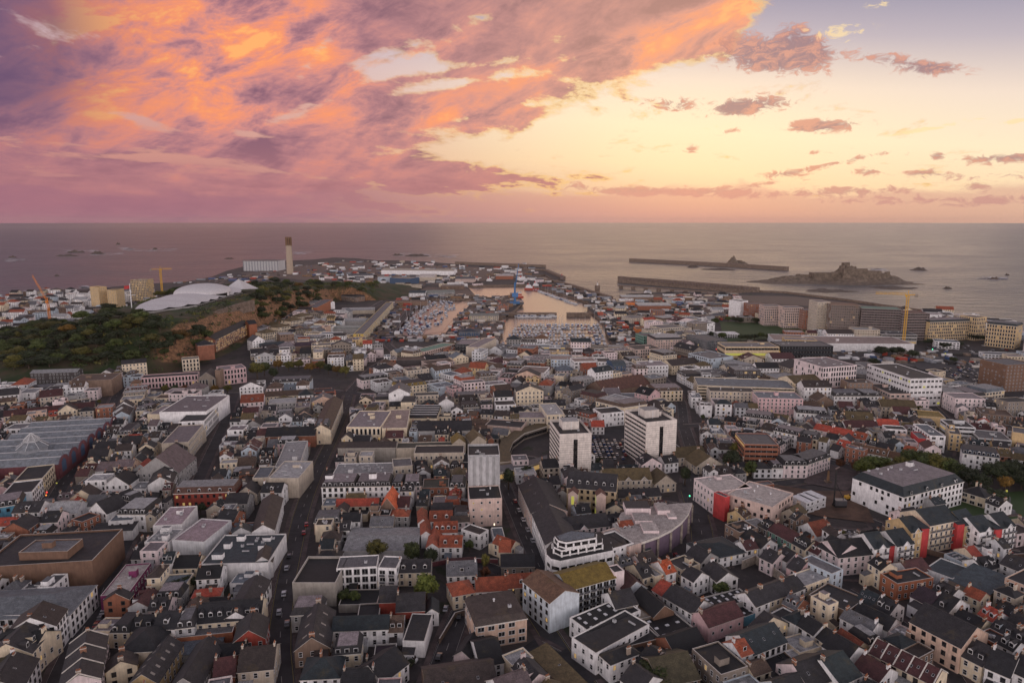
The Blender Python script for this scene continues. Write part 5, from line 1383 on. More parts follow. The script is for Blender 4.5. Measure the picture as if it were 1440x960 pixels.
# ------------------------------------------------------------------ buildings with outlines of their own
def outline_thing(name, loc, label, cat, group=None):
    r = empty(name, loc); tag(r, label, cat, group); return r
def rel(px, z, c): return [((P(x, y, z)-c).x, (P(x, y, z)-c).y) for x, y in px]
def ccw(p):
    a = sum(p[i][0]*p[(i+1)%len(p)][1]-p[(i+1)%len(p)][0]*p[i][1] for i in range(len(p))); return p if a > 0 else p[::-1]
def grow(p, g):
    p = ccw(p); n = len(p); out = []
    for i in range(n):
        a, b, c = Vector(p[i-1]), Vector(p[i]), Vector(p[(i+1)%n]); e1 = (b-a).normalized(); e2 = (c-b).normalized()
        m = Vector((e1.y+e2.y, -e1.x-e2.x)); m = m/max(m.length, .1); out.append(tuple(b+m*g))
    return out
c = P(925, 735, 0); r = outline_thing('wedge_building', c, 'large wedge shaped building with a curved purple clad front and stained pale roof', 'commercial building')
pl = ccw(rel([(885,768),(905,762),(925,755),(943,746),(958,735),(968,722),(973,708),(950,709),(918,713),(893,716),(874,722),(866,738),(876,754)], 10, c))
b = MB(); b.prism(pl, -1, 10, 'wall:purple', 'roof:pinkwhite'); b.obj('wall', r)
b = MB(); b.prism(grow(pl, .25), 9.4, 10.5, 'x:trim', 'roof:pinkwhite'); b.obj('cornice', r)
b = MB(); q = grow(pl, -1.2); b.prism(q, 10.5, 10.56, 'roof:pinkwhite'); b.obj('roof', r)
for i in range(1, 7):
    b = MB(); p = grow(pl, .25)[(i*1) % len(pl)]; b.box(p[0]-.5, p[0]+.5, p[1]-.5, p[1]+.5, -1, 9.4, 'x:concrete'); b.obj('pier', r)
for (ax, ay, bx, by, h_) in ((880,722,912,716,3.2), (893,735,915,730,1.6), (925,722,940,718,2.2), (905,748,925,744,1.2), (940,728,950,725,1.0)):
    p0 = P(ax, ay, 11)-c; p1 = P(bx, by, 11)-c; b = MB(); b.box(p0.x, p1.x, p0.y, p0.y+9, 10.5, 10.5+h_, 'wall:pinkwhite', 'roof:slate' if h_ > 3 else 'roof:pinkwhite'); b.obj('roof_block', r)
c = P(815, 775, 0); r = outline_thing('terraced_office', c, 'white office with rounded setback storeys and dark glass bands in front of the beige mansion', 'office building')
tiers = [([(768,774),(769,782),(775,788),(788,791),(862,776),(858,762),(845,750),(785,754)], 12, -1), ([(777,764),(779,771),(790,776),(847,765),(846,757),(836,750),(792,754)], 15, 12), ([(780,756),(785,762),(796,765),(838,758),(838,751),(802,748)], 18, 15)]
for tp, zt, z0 in tiers:
    pl = ccw(rel(tp, zt, c)); b = MB(); b.prism(pl, z0, zt+.9, 'wall:white', 'roof:slate'); b.obj('storey', r)
    zs = [z0+1.6] if z0 > 0 else [1.5, 4.9, 8.4]
    for z in zs:
        b = MB(); g = grow(pl, .06); b.prism(g, z, z+1.5, 'glass:'); b.obj('window_band', r)
    b = MB(); g = grow(pl, .12)
    for i in range(len(g)):
        a_, b_ = Vector(g[i]), Vector(g[(i+1)%len(g)]); n = max(1, int((b_-a_).length/3.2))
        for k in range(n):
            p = a_.lerp(b_, k/n); b.box(p.x-.35, p.x+.35, p.y-.35, p.y+.35, max(z0, 0), zt, 'wall:white')
    b.obj('window_piers', r)
    b = MB(); g = grow(pl, -.9); b.prism(g, zt+.92, zt+.96, 'roof:dark' if zt < 18 else 'roof:bluegrey'); b.obj('roof', r)
c = P(735, 615, 0); r = outline_thing('curved_arcade', c, 'curved low arcade with a mossy sweeping roof left of the left office tower', 'arcade')
pl = ccw(rel([(703,650),(699,634),(707,616),(728,603),(768,592),(769,599),(737,609),(721,621),(716,634),(722,648)], 5, c))
b = MB(); b.prism(pl, -1, 5, 'wall:stone', 'roof:mossbrown'); b.obj('wall', r); b = MB(); b.prism(grow(pl, .3), 4.6, 5.2, 'x:trim', 'roof:mossbrown'); b.obj('roof', r)
b = MB(); b.prism(grow(pl, .06), 1.2, 3.4, 'glass:'); b.obj('window_band', r)
c = P(735, 655, 0); r = outline_thing('glazed_walkway', c, 'low glazed walkway with lit windows at the foot of the left office tower', 'walkway')
pl = ccw(rel([(700,655),(735,650),(769,640),(769,646),(737,657),(703,664)], 5, c))
b = MB(); b.prism(pl, -1, 5, 'wall:grey', 'roof:slate'); b.obj('wall', r); b = MB(); b.prism(grow(pl, .08), 1.0, 3.6, 'lit:warm'); b.obj('lit_window_band', r); b = MB(); b.prism(grow(pl, .4), 4.7, 5.15, 'x:trim', 'roof:grey'); b.obj('roof', r)
# lantern over the market hall
mh = [t for t in THINGS if t[4] == 'market_hall' and t[1]['roof'] == 'M'][0]; mroot, mb_ = mh[0], mh[1]
def tolocal(root_b, p):
    dx, dy = p.x-root_b['cx'], p.y-root_b['cy']; c_, s_ = math.cos(-root_b['th']), math.sin(-root_b['th']); return dx*c_-dy*s_, dx*s_+dy*c_
lp = P(46, 632, 11); lx, ly = tolocal(mb_, lp); b = MB()
for i in range(8):
    a0, a1 = 2*math.pi*i/8, 2*math.pi*(i+1)/8; R1, R2, R3 = 8.5, 4.2, .2
    f = lambda R_, a, z: (lx+R_*math.cos(a), ly+R_*math.sin(a), z)
    b.poly([f(R1,a0,9), f(R1,a1,9), f(R1,a1,13), f(R1,a0,13)], 'x:steelgrey'); b.poly([f(R1+.5,a0,13), f(R1+.5,a1,13), f(R2,a1,16.5), f(R2,a0,16.5)], 'roof:greyblue')
    b.poly([f(R2,a0,16.5), f(R2,a1,16.5), f(R2,a1,17.6), f(R2,a0,17.6)], 'x:metal'); b.poly([f(R2+.4,a0,17.6), f(R2+.4,a1,17.6), f(R3,a1,21.5), f(R3,a0,21.5)], 'roof:lightgrey')
    b.bar(f(R1+.55,a0,13.05), f(R2,a0,16.6), .12, 'x:white'); b.bar(f(R2+.4,a0,17.65), f(R3,a0,21.6), .12, 'x:white')
b.obj('lantern', mroot)
st_ = mb_['d']/7
for j in range(7):                                       # arched gables on the street side, each with a finial
    b = MB(); y0 = -mb_['d']/2+j*st_; x = mb_['w']/2+.15; pts = []
    for i in range(9):
        t = i/8; pts.append((x, y0+st_*t, 9+3.6*max(0.0, math.sin(math.pi*t))**.6))
    b.poly([(x, y0, 1.5)]+pts+[(x, y0+st_, 1.5)], 'wall:maroon')
    b.poly([(x+.05, y0+st_*.28, 3), (x+.05, y0+st_*.72, 3), (x+.05, y0+st_*.72, 9), (x+.05, y0+st_*.5, 11), (x+.05, y0+st_*.28, 9)], 'wall:navy')
    for p, q in zip(pts, pts[1:]): b.bar(p, q, .22, 'wall:purple')
    b.bar((x, y0+st_/2, 12.6), (x, y0+st_/2, 14.6), .15, 'x:metal_dark'); b.obj('arched_gable', mroot)

# ------------------------------------------------------------------ fort on the hill: rampart, tent roofs, mast
def wallrun(name, pts, h, t, key, label, cat, cap=None):
    c = Vector(pts[0]); r = empty(name, c); tag(r, label, cat); b = MB()
    for p, q in zip(pts, pts[1:]):
        p, q = Vector(p)-c, Vector(q)-c; e = (q-p); e.z = 0; e.normalize(); n = Vector((-e.y, e.x, 0))*t/2
        P8 = [p-n, q-n, q+n, p+n]; lo = [Vector((v.x, v.y, v.z-6)) for v in P8]; hi = [Vector((v.x, v.y, v.z+h)) for v in P8]
        for i in range(4): b.poly([lo[i], lo[(i+1)%4], hi[(i+1)%4], hi[i]], key)
        b.poly(hi, cap or key)
    b.obj('wall', r); return r
rp_ = [P(232,457,37), P(262,448,39), P(300,438,41), P(330,428,42), P(352,423,43)]
wallrun('rampart_wall', [(p.x+4, p.y, p.z-7) for p in rp_], 8, 4, 'x:quay', 'long brown stone rampart wall below the white tent roof', 'rampart')
# main roof: scalloped canopy running north to south
fr_ = empty('leisure_centre', (-428, 885, 42), R(2)); tag(fr_, 'white tensile roofed leisure centre with scalloped eaves and a dome on the hilltop', 'leisure centre')
b = MB(); ny, nx = 56, 14; y0, y1 = -112, 118; idx = []
for j in range(ny+1):
    t = j/ny; y = y0+(y1-y0)*t; wd = 6+34*min(1, t*3.2)**.8; row = []
    for i in range(nx+1):
        s = -1+2*i/nx; sc_ = abs(math.sin(t*math.pi*8)); edge = abs(s)**2.2
        z = 4+9*min(1, t*2.4)*max(0.0, 1-s*s)**.75+edge*(1.0+1.6*(1-sc_))+.9*(1-sc_)*(1-edge)
        row.append(len(b.v)); b.v.append((s*wd*.9*(.93+.07*sc_), y, z))
    idx.append(row)
k = b.mi('x:tentwhite')
for j in range(ny):
    for i in range(nx): b.f.append((idx[j][i], idx[j][i+1], idx[j+1][i+1], idx[j+1][i])); b.m.append(k)
b.obj('canopy', fr_, smooth=True)
b = MB(); b.prism([(-6,-108),(6,-108),(36,-45),(36,114),(-36,114),(-36,-45)], -6, 4.4, 'wall:bluegrey' if 'bluegrey' in WALLC else 'wall:grey', 'roof:slate'); b.obj('walls', fr_)
for i in range(26):
    b = MB(); y = -42+6*i; b.box(36, 36.3, y-2.2, y+2.2, -1, 3.6, 'glass:'); b.obj('window', fr_)
b = MB(); rows_ = []
for j in range(9):
    el_ = math.pi/2*j/8; row = []
    for i in range(32):
        a = 2*math.pi*i/32; row.append(len(b.v)); b.v.append((2+35*math.cos(a)*math.cos(el_), 58+46*math.sin(a)*math.cos(el_), 10+12*math.sin(el_)))
    rows_.append(row)
k = b.mi('x:tentwhite')
for j in range(8):
    for i in range(32): b.f.append((rows_[j][i], rows_[j][(i+1)%32], rows_[j+1][(i+1)%32], rows_[j+1][i])); b.m.append(k)
b.obj('dome_roof', fr_, smooth=True)
b = MB()
for i in range(32):
    a0, a1 = 2*math.pi*i/32, 2*math.pi*(i+1)/32
    b.poly([(2+33*math.cos(a0),58+44*math.sin(a0),5),(2+33*math.cos(a1),58+44*math.sin(a1),5),(2+33*math.cos(a1),58+44*math.sin(a1),10),(2+33*math.cos(a0),58+44*math.sin(a0),10)], 'glass:' if i % 4 else 'wall:white')
b.obj('dome_drum', fr_)
b = MB(); ap = (20, 146, 21)
for p, q in (((2,118,4),(36,122,8)),((36,122,8),(42,170,4)),((42,170,4),(0,165,4)),((0,165,4),(2,118,4))): b.poly([p, q, ap], 'x:tentwhite')
b.obj('tail_canopy', fr_)
m0 = P(186, 440, 38); r = empty('flag_mast', (m0.x, m0.y, 36)); tag(r, 'tall white flag mast at the left tip of the tent roof', 'mast'); b = MB(); b.bar((0,0,0),(0,0,38),.7,'x:white',6,.35); b.bar((-6,0,24),(6,0,24),.35,'x:white'); b.obj('pole', r); b = MB(); b.poly([(0,0,36),(-7,0,35),(-7,0,31),(0,0,32)], 'x:redp'); b.poly([(0,.2,32),(-7,.2,31),(-7,.2,35),(0,.2,36)], 'x:white'); b.obj('flag', r)

# ------------------------------------------------------------------ power station and chimney
pc = P(408, 382, 6); r = empty('power_chimney', (pc.x, pc.y, 0)); tag(r, 'tall tan power station chimney with an open belvedere top on the headland', 'chimney')
b = MB(); b.bar((0,0,0),(0,0,82),9.5,'x:chim',8,8.0); b.obj('shaft', r)
b = MB()
for i in range(8):
    a = 2*math.pi*(i+.5)/8; b.bar((8*math.cos(a),8*math.sin(a),80),(8*math.cos(a),8*math.sin(a),104),1.2,'x:timber')
for z in (86, 92, 98, 104): b.bar((0,0,z),(0,0,z+1.4),9.2,'x:timber',8)
b.bar((0,0,80),(0,0,103),4.5,'x:earth',8); b.obj('belvedere', r)
a = P(343,381,0); c2 = P(391,381,0); w = (c2-a).length; r = empty('power_station', ((a+c2)/2+Vector((0,35,0)))); tag(r, 'big pale grey ribbed power station hall beside the tall chimney', 'power station')
b = MB(); b.box(-w/2, w/2, -35, 35, -2, 30, 'wall:lightgrey', 'roof:grey'); b.obj('wall', r)
for i in range(13):
    b = MB(); x = -w/2+w*i/12; b.box(x-.9, x+.9, -36.2, -35, 0, 33, 'x:steelgrey'); b.obj('rib', r)
b = MB(); b.bar((-w/2,-36,34),(w/2,-36,34),.6,'x:scaf'); b.bar((-w/2,-36,31),(w/2,-36,31),.6,'x:scaf'); b.obj('roof_rail', r)

# ------------------------------------------------------------------ cranes
def tower_crane(x, y, z, h, jl, cl, az, key, label, luff=0.0, s=1.0):
    r = empty('tower_crane', (x, y, z), az); tag(r, label, 'tower crane'); m = MB(); w = 1.3*s
    for sx in (-1, 1):
        for sy in (-1, 1): m.bar((sx*w,sy*w,0),(sx*w,sy*w,h),.36*s,key)
    n = int(h/(3.2*s))
    for i in range(n):
        z0, z1 = h*i/n, h*(i+1)/n
        for sx in (-1, 1): m.bar((sx*w,-w,z0),(sx*w,w,z1),.2*s,key); m.bar((-w,sx*w,z1),(w,sx*w,z0),.2*s,key)
    m.obj('mast', r); j = MB(); dx, dz = math.cos(luff), math.sin(luff); n = int(jl/4)
    for i in range(n):
        t0, t1 = jl*i/n, jl*(i+1)/n; q = lambda t, o=0, k_=0: (t*dx+1, k_, h+t*dz+o)
        j.bar(q(t0,0,-1), q(t1,0,-1), .3*s, key); j.bar(q(t0,0,1), q(t1,0,1), .3*s, key); j.bar(q(t0,2.0), q(t1,2.0), .3*s, key); j.bar(q(t0,0,-1), q(t1,2.0), .16*s, key); j.bar(q(t0,2.0), q(t1,0,1), .16*s, key)
    j.obj('jib', r); c = MB(); c.box(-cl, 0, -1.1, 1.1, h-.3, h+.6, key); c.obj('counter_jib', r)
    c = MB(); c.box(-cl-.5, -cl+3, -1.4, 1.4, h-2.6, h+.8, 'x:concrete', bottom=True); c.obj('counterweight', r)
    c = MB(); c.box(.6, 3, -1.3, 1.3, h-2.6, h-.2, key, bottom=True); c.obj('cab', r)
    c = MB(); c.bar((0,0,h),(0,0,h+6*s),.5*s,key); c.bar((0,0,h+6*s),(jl*.6*dx,0,h+jl*.6*dz+2),.1*s,key); c.bar((0,0,h+6*s),(-cl+1,0,h+.5),.1*s,key); c.obj('apex', r)
p = P(1270, 486, 0); tower_crane(p.x, p.y, 0, 62, 34, 10, R(160), 'x:craneyellow', 'tall yellow tower crane over the scaffolded waterfront block on the right', s=.9)
p = P(228, 410, 0); tower_crane(p.x, p.y, 0, 48, 22, 20, R(10), 'x:craneyellow', 'yellow tower crane standing against the sea left of the fort dome', s=1.1)
p = P(71, 458, 0); tower_crane(p.x, p.y, 0, 36, 40, 6, R(170), 'x:craneorange', 'orange luffing crane among the houses on the left shore', luff=R(62), s=.8)
p = P(724, 428, 0); r = empty('harbour_crane', (p.x, p.y, 0)); tag(r, 'tall blue harbour crane with a raised jib on the quay between the basins', 'harbour crane')
b = MB(); b.box(-9,9,-9,9,2,5,'x:craneblue',bottom=True)
for sx in (-1,1):
    for sy in (-1,1): b.box(sx*8-1.2,sx*8+1.2,sy*8-1.2,sy*8+1.2,0,2,'x:rubber')
b.obj('carriage', r); b = MB(); b.bar((0,0,5),(0,0,40),2.2,'x:craneblue',8,1.5); b.obj('tower', r); b = MB(); b.box(-5,6,-3,3,14,21,'x:blue',bottom=True); b.obj('machine_house', r)
b = MB()
for k_ in (-1,1): b.bar((0,k_*1.4,26),(7,k_*.6,74),.8,'x:craneblue')
for i in range(10): t = i/10; b.bar((7*t,1.4-.8*t,26+48*t),(7*(t+.1),-1.4+.8*t,26+48*(t+.1)),.4,'x:craneblue')
b.bar((0,0,40),(7,0,72),.25,'x:craneblue'); b.obj('jib', r)

# ------------------------------------------------------------------ piers, breakwater, castle, rocks
def strip(name, px, w, z0, z1, key, label=None, cat=None, kind=None, pz=None):
    pts = [P(x, y, z1 if pz is None else pz) for x, y in px]; c = pts[0].copy(); c.z = 0
    b = MB()
    for p, q in zip(pts, pts[1:]):
        p, q = p-c, q-c; e = (q-p); e.z = 0; e.normalize(); n = Vector((-e.y, e.x, 0))*w; e = e*2
        A = [p-e*.5, q+e*.5, q+n+e*.5, p+n-e*.5]
        lo = [(v.x, v.y, z0) for v in A]; hi = [(v.x, v.y, z1) for v in A]
        for i in range(4): b.poly([lo[i], lo[(i+1)%4], hi[(i+1)%4], hi[i]], key)
        b.poly(hi, key)
    if kind: o = b.obj(name); o.location = c; tag(o, kind=kind); return o
    r = empty(name, c); tag(r, label, cat); b.obj('wall', r); return r
strip('breakwater', [(885,363.5),(960,367),(1030,370.5),(1105,375)], 16, -9, 8, 'x:quay', 'long straight stone breakwater running out to the castle rock', 'breakwater')
r = strip('arcaded_pier', [(869,388.5),(930,393),(1000,398.5),(1064,404)], 10, -9, 11, 'x:quay', 'tall stone pier wall with a row of arched recesses at the outer harbour', 'pier')
a, c2 = P(869,388.5,11), P(1064,404,11); o0 = r.location.copy()
for i in range(46):
    t = (i+.5)/46; p = a.lerp(c2, t)-o0; e = (c2-a).normalized(); n = Vector((-e.y,e.x,0)); b = MB(); q = p-n*.25; s = e*2.2
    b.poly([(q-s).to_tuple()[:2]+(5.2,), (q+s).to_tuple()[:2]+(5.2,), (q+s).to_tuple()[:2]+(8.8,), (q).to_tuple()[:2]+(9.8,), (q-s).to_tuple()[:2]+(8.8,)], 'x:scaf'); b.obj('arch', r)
r = strip('landing_stage', [(869,401),(930,405),(1020,412)], 9, 1.2, 3.2, 'x:quay', 'low landing stage on stone piers in front of the arcaded pier wall', 'landing stage')
a, c2 = P(869,401,3.2), P(1020,412,3.2); o0 = r.location.copy()
for i in range(8):
    t = (i+.3)/8; p = a.lerp(c2, t)-o0; b = MB(); b.box(p.x-4, p.x+4, p.y+1, p.y+9, -9, 1.2, 'x:quay'); b.obj('pier_leg', r)
strip('breakwater', [(640,368),(705,370.5),(765,372.5)], 14, -9, 9, 'x:quay', 'grassy topped sea wall closing the headland above the ferry terminal', 'breakwater')
strip('breakwater', [(720,377),(765,378.5),(789,388.5)], 12, -9, 5, 'x:quay', 'curved outer quay wall ending at the small harbour light', 'breakwater')
strip('sea_wall', [(742,389.5),(775,393.5),(800,399),(830,408.5),(858,416.5)], 6, -9, 5, 'x:quay', 'sea wall along the outer edge of the ferry quay', 'sea wall')
strip('lock_wall', [(715,440),(782,440)], 8, -9, 1.5, 'x:quay', 'dark sill wall closing the marina, left of its gate', 'lock wall')
strip('lock_wall', [(798,440),(830,440)], 8, -9, 1.5, 'x:quay', 'dark sill wall closing the marina, right of its gate', 'lock wall')
strip('sea_wall', [(1064,408),(1105,410),(1140,414.5),(1190,420.5),(1240,428),(1310,437),(1360,446)], 6, -9, 4, 'x:quay', 'long dark sea wall behind the waterfront towers', 'sea wall')
p = P(840, 409, 0); r = empty('pier_beacon', (p.x, p.y, -5)); tag(r, 'square stone beacon standing in the harbour mouth', 'beacon'); b = MB(); b.box(-5,5,-5,5,-3,17,'x:quay'); b.obj('base', r); b = MB(); b.bar((0,0,17),(0,0,23),1.2,'x:white',8); b.bar((0,0,23),(0,0,26),.5,'x:metal_dark'); b.obj('light', r)
p = P(790, 392, 0); r = empty('pier_beacon', (p.x, p.y, -1)); tag(r, 'small dark beacon hut at the tip of the outer quay wall', 'beacon'); b = MB(); b.box(-4,4,-4,4,0,9,'x:scaf'); b.box(-5,5,-5,5,9,10,'x:scaf'); b.obj('base', r); b = MB(); b.bar((0,0,10),(0,0,14),1,'x:redp',8); b.obj('light', r)
def rockmesh(name, cx, cy, rx, ry, h, seed, key='x:rock', n=22, extra=None, label=None, cat='rock', kind=None):
    rr = random.Random(seed); b = MB(); ph = [rr.uniform(0, 6.3) for _ in range(8)]
    for j in range(n+1):
        for i in range(n+1):
            u, v = -1+2*i/n, -1+2*j/n; d = max(0.0, math.hypot(u, v)+.12*math.sin(3*math.atan2(v, u)+ph[0])+.08*math.sin(7*math.atan2(v, u)+ph[1]))
            z = max(0, 1-d**1.6)*h*(.65+.35*math.sin(u*7+ph[2])*math.cos(v*6+ph[3]))*(.8+.4*rr.random())-3.0
            if extra: z += extra(u, v)*(.72+.56*rr.random())
            if d > 1: z = -9
            b.v.append((u*rx, v*ry, z))
    k = b.mi(key)
    for j in range(n):
        for i in range(n):
            q = (j*(n+1)+i, j*(n+1)+i+1, (j+1)*(n+1)+i+1, (j+1)*(n+1)+i)
            if max(b.v[t][2] for t in q) > -8.9: b.f.append(q); b.m.append(k)
    o = b.obj(name); o.location = (cx, cy, SEA+2.4); return o
# castle island: a low reef, then the castle rock with ramparts and keep
def G(u, v, cu, cv, su, sv): return math.exp(-((u-cu)/su)**2-((v-cv)/sv)**2)
c1 = P(1178, 397, SEA); sx = 225
o = rockmesh('castle_rock', c1.x, c1.y, sx, 85, 9, 3, 'x:castle', 46, lambda u, v: 27*G(u,v,.10,.05,.13,.34)**.8+13*G(u,v,.36,.0,.24,.4)+11*G(u,v,-.22,.1,.34,.35)+12*G(u,v,.6,-.05,.13,.3)+7*G(u,v,-.6,.1,.2,.3)); tag(o, kind='structure')
r = empty('castle', (c1.x, c1.y, SEA)); tag(r, 'ruined brown stone castle with stepped ramparts and a keep on the offshore rock', 'castle')
for nm, x, y, w, d, z0, z1 in (('keep', 19, 5, 15, 14, 30, 50), ('tower', 6, -4, 10, 10, 28, 43), ('tower', 38, 4, 12, 12, 24, 40), ('rampart', -34, 0, 70, 30, 8, 25), ('rampart', 66, -8, 62, 34, 12, 30), ('rampart', 100, -6, 30, 26, 8, 24), ('tower', 122, -6, 9, 9, 6, 27), ('barracks', -78, 6, 38, 16, 6, 19), ('tower', -100, 8, 9, 9, 4, 20), ('gatehouse', -128, 8, 14, 12, 2, 13), ('rampart', 30, -18, 60, 20, 20, 36)):
    b = MB(); hw, hd = w/2, d/2; b.prism([(x-hw-2,y-hd-2),(x+hw+2,y-hd-2),(x+hw+2,y+hd+2),(x-hw-2,y+hd+2)], z0-8, z0, 'x:castle')
    b.box(x-hw, x+hw, y-hd, y+hd, z0-8, z1, 'x:castle')
    n = max(2, int(w/5))
    for i in range(n): xx = x-hw+w*(i+.5)/n; b.box(xx-1.1, xx+1.1, y-hd, y-hd+1.2, z1, z1+1.6, 'x:castle')
    b.obj(nm, r)
c0 = P(1037, 374, SEA); o = rockmesh('hermitage_rock', c0.x, c0.y, 52, 40, 16, 9, 'x:castle', 26, lambda u, v: 26*G(u,v,-.35,0,.25,.5)+10*G(u,v,.4,0,.3,.4)); tag(o, kind='structure')
RK = [(974,376,9,5,'low dark rock in the water before the long breakwater'),(1010,379,26,2,'flat skerry between the breakwater and the arcaded pier'),(1110,396,22,2,'flat dark skerry left of the castle rock'),(1165,409,38,2,'dark reef flat in front of the castle rock'),(1255,405,34,2,'reef flat at the right foot of the castle rock'),(1293,380,12,6,'dark round rock right of the castle'),(1397,393,8,5,'small dark rock with surf, far right'),(1332,406,7,3,'tiny flat rock on the right sea'),(1416,387,3,3,'tiny rock close to the right edge'),
      (105,355,12,5,'dark rock in the surf on the left sea'),(137,357,10,6,'second dark rock in the left surf'),(95,360,16,3,'flat dark rock below the left surf rocks'),(18,362,6,3,'tiny rock at the left edge of the sea'),(80,388,3,3,'single tiny rock off the left shore'),(218,351,4,4,'little rock in the white surf left of the chimney'),(322,364,8,2,'small flat rock off the headland'),(78,410,16,6,'dark rocky point on the left shore'),(166,344,3,5,'tiny pointed rock far out on the left sea'),(585,360,18,4,'low rocks in surf beyond the headland'),(560,359,9,3,'small rock in surf left of the headland rocks')]
for i, (x, y, s, h, lb) in enumerate(RK):
    p = P(x, y, SEA); w = s*p.y/960.0; o = rockmesh('rock', p.x, p.y, w, max(w*.8, 8), h*p.y/1400+3.2, i+20, 'x:rock', 16); tag(o, lb, 'rock', 'rocks in the sea')
# surf round the rocks
b = MB(); fr2 = random.Random(3)
m, N, Bs = newmat('surf'); MATS['x:surf'] = m; Bs.inputs['Base Color'].default_value = (.62,.60,.62,1); Bs.inputs['Roughness'].default_value = .9
for x, y, rx in ((112,353,26),(150,357,22),(205,352,30),(230,351,16),(1405,392,10),(120,404,10),(20,366,12),(35,411,10),(590,358,30),(620,360,24),(1235,379,8),(1390,391,14),(180,350,8),(420,356,14)):
    for k in range(16):
        p = P(x+fr2.uniform(-rx, rx), y+fr2.uniform(-1.6, 1.6), SEA); l = fr2.uniform(3, 14)*p.y/1500; w = fr2.uniform(1.0, 3.2)*p.y/1200; pts = []
        for i in range(9):
            a = 2*math.pi*i/9; g = fr2.uniform(.5, 1.2); pts.append((p.x+l*math.cos(a)*g, p.y+w*3*math.sin(a)*g, SEA+.35))
        b.poly(pts, 'x:surf')
tag(b.obj('surf'), 'white surf breaking round the rocks', 'surf', None, 'stuff')

# ------------------------------------------------------------------ trees
def crown_mesh(style, seed, tall=1.0):
    rr = random.Random(seed); b = MB(); k = 'leaf:'+style; cl = []
    for i in range(19):
        a = rr.uniform(0, 6.28); e = math.asin(rr.uniform(-.55, 1)); q = rr.uniform(.35, .72)
        cl.append((Vector((math.cos(a)*math.cos(e)*q, math.sin(a)*math.cos(e)*q, (math.sin(e)*q*.85)*tall)), rr.uniform(.26, .42)))
    for c_, rad in cl:
        n0 = len(b.v); ring = 6                           # small rough core
        pts = []
        for j in range(1, 4):
            for i in range(ring):
                a = 2*math.pi*(i+.5*j)/ring; e = -math.pi/2+math.pi*j/4; g = rad*rr.uniform(.66, .9)
                b.v.append(tuple(c_+Vector((math.cos(a)*math.cos(e), math.sin(a)*math.cos(e), math.sin(e)))*g))
        b.v += [tuple(c_-Vector((0,0,rad*.75))), tuple(c_+Vector((0,0,rad*.8)))]; km = b.mi(k)
        for j in range(2):
            for i in range(ring): b.f.append((n0+j*ring+i, n0+j*ring+(i+1)%ring, n0+(j+1)*ring+(i+1)%ring, n0+(j+1)*ring+i)); b.m.append(km)
        for i in range(ring): b.f.append((n0+18, n0+(i+1)%ring, n0+i)); b.m.append(km); b.f.append((n0+19, n0+12+i, n0+12+(i+1)%ring)); b.m.append(km)
        for i in range(95):
            d = Vector((rr.gauss(0,1), rr.gauss(0,1), rr.gauss(0,1))).normalized(); p = c_+d*rad*rr.uniform(.82, 1.16); s = rr.uniform(.035, .075)
            u = Vector((rr.gauss(0,1), rr.gauss(0,1), rr.gauss(0,1))).normalized(); v = (d*.8+Vector((rr.gauss(0,1), rr.gauss(0,1), rr.gauss(0,1)))*.6).cross(u).normalized()
            b.poly([p-u*s, p-v*s, p+u*s, p+v*s], k)
    return b.mesh('crown')
CR = {}
def crown(style, i, tall):
    key = (style, i % 3, tall)
    if key not in CR: CR[key] = crown_mesh(style, hash(style) % 97 if False else len(CR)*7+3, tall)
    return CR[key]
def trunk_mesh():
    b = MB(); b.bar((0,0,-.15),(0,0,.42),.055,'x:bark',7,.035); rr = random.Random(2)
    for i in range(6):
        a = 6.28*i/6; b.bar((0,0,.28+.03*i),(.32*math.cos(a),.32*math.sin(a),.62+.05*rr.random()),.028,'x:bark',5,.01)
    return b.mesh('trunk')
TRK = trunk_mesh(); NTREE = [0]; trr = random.Random(77)
COLW = {'green': 'mid green', 'dark': 'dark green', 'olive': 'olive green', 'autumn': 'golden autumn', 'rusty': 'rusty brown', 'bright': 'bright green'}
def tree(x, y, z, h, w, style, label, group=None, tall=1.0, cat='tree'):
    i = NTREE[0]; NTREE[0] += 1; r = empty('tree', (x, y, z), trr.uniform(0, 6.28)); tag(r, label, cat, group)
    link('trunk', TRK, r, (0,0,0), 0, (h*.9, h*.9, h)); o = link('crown', crown(style, i, tall), r, (0,0,h*.58), 0, (w/2, w/2, h*.46)); return r
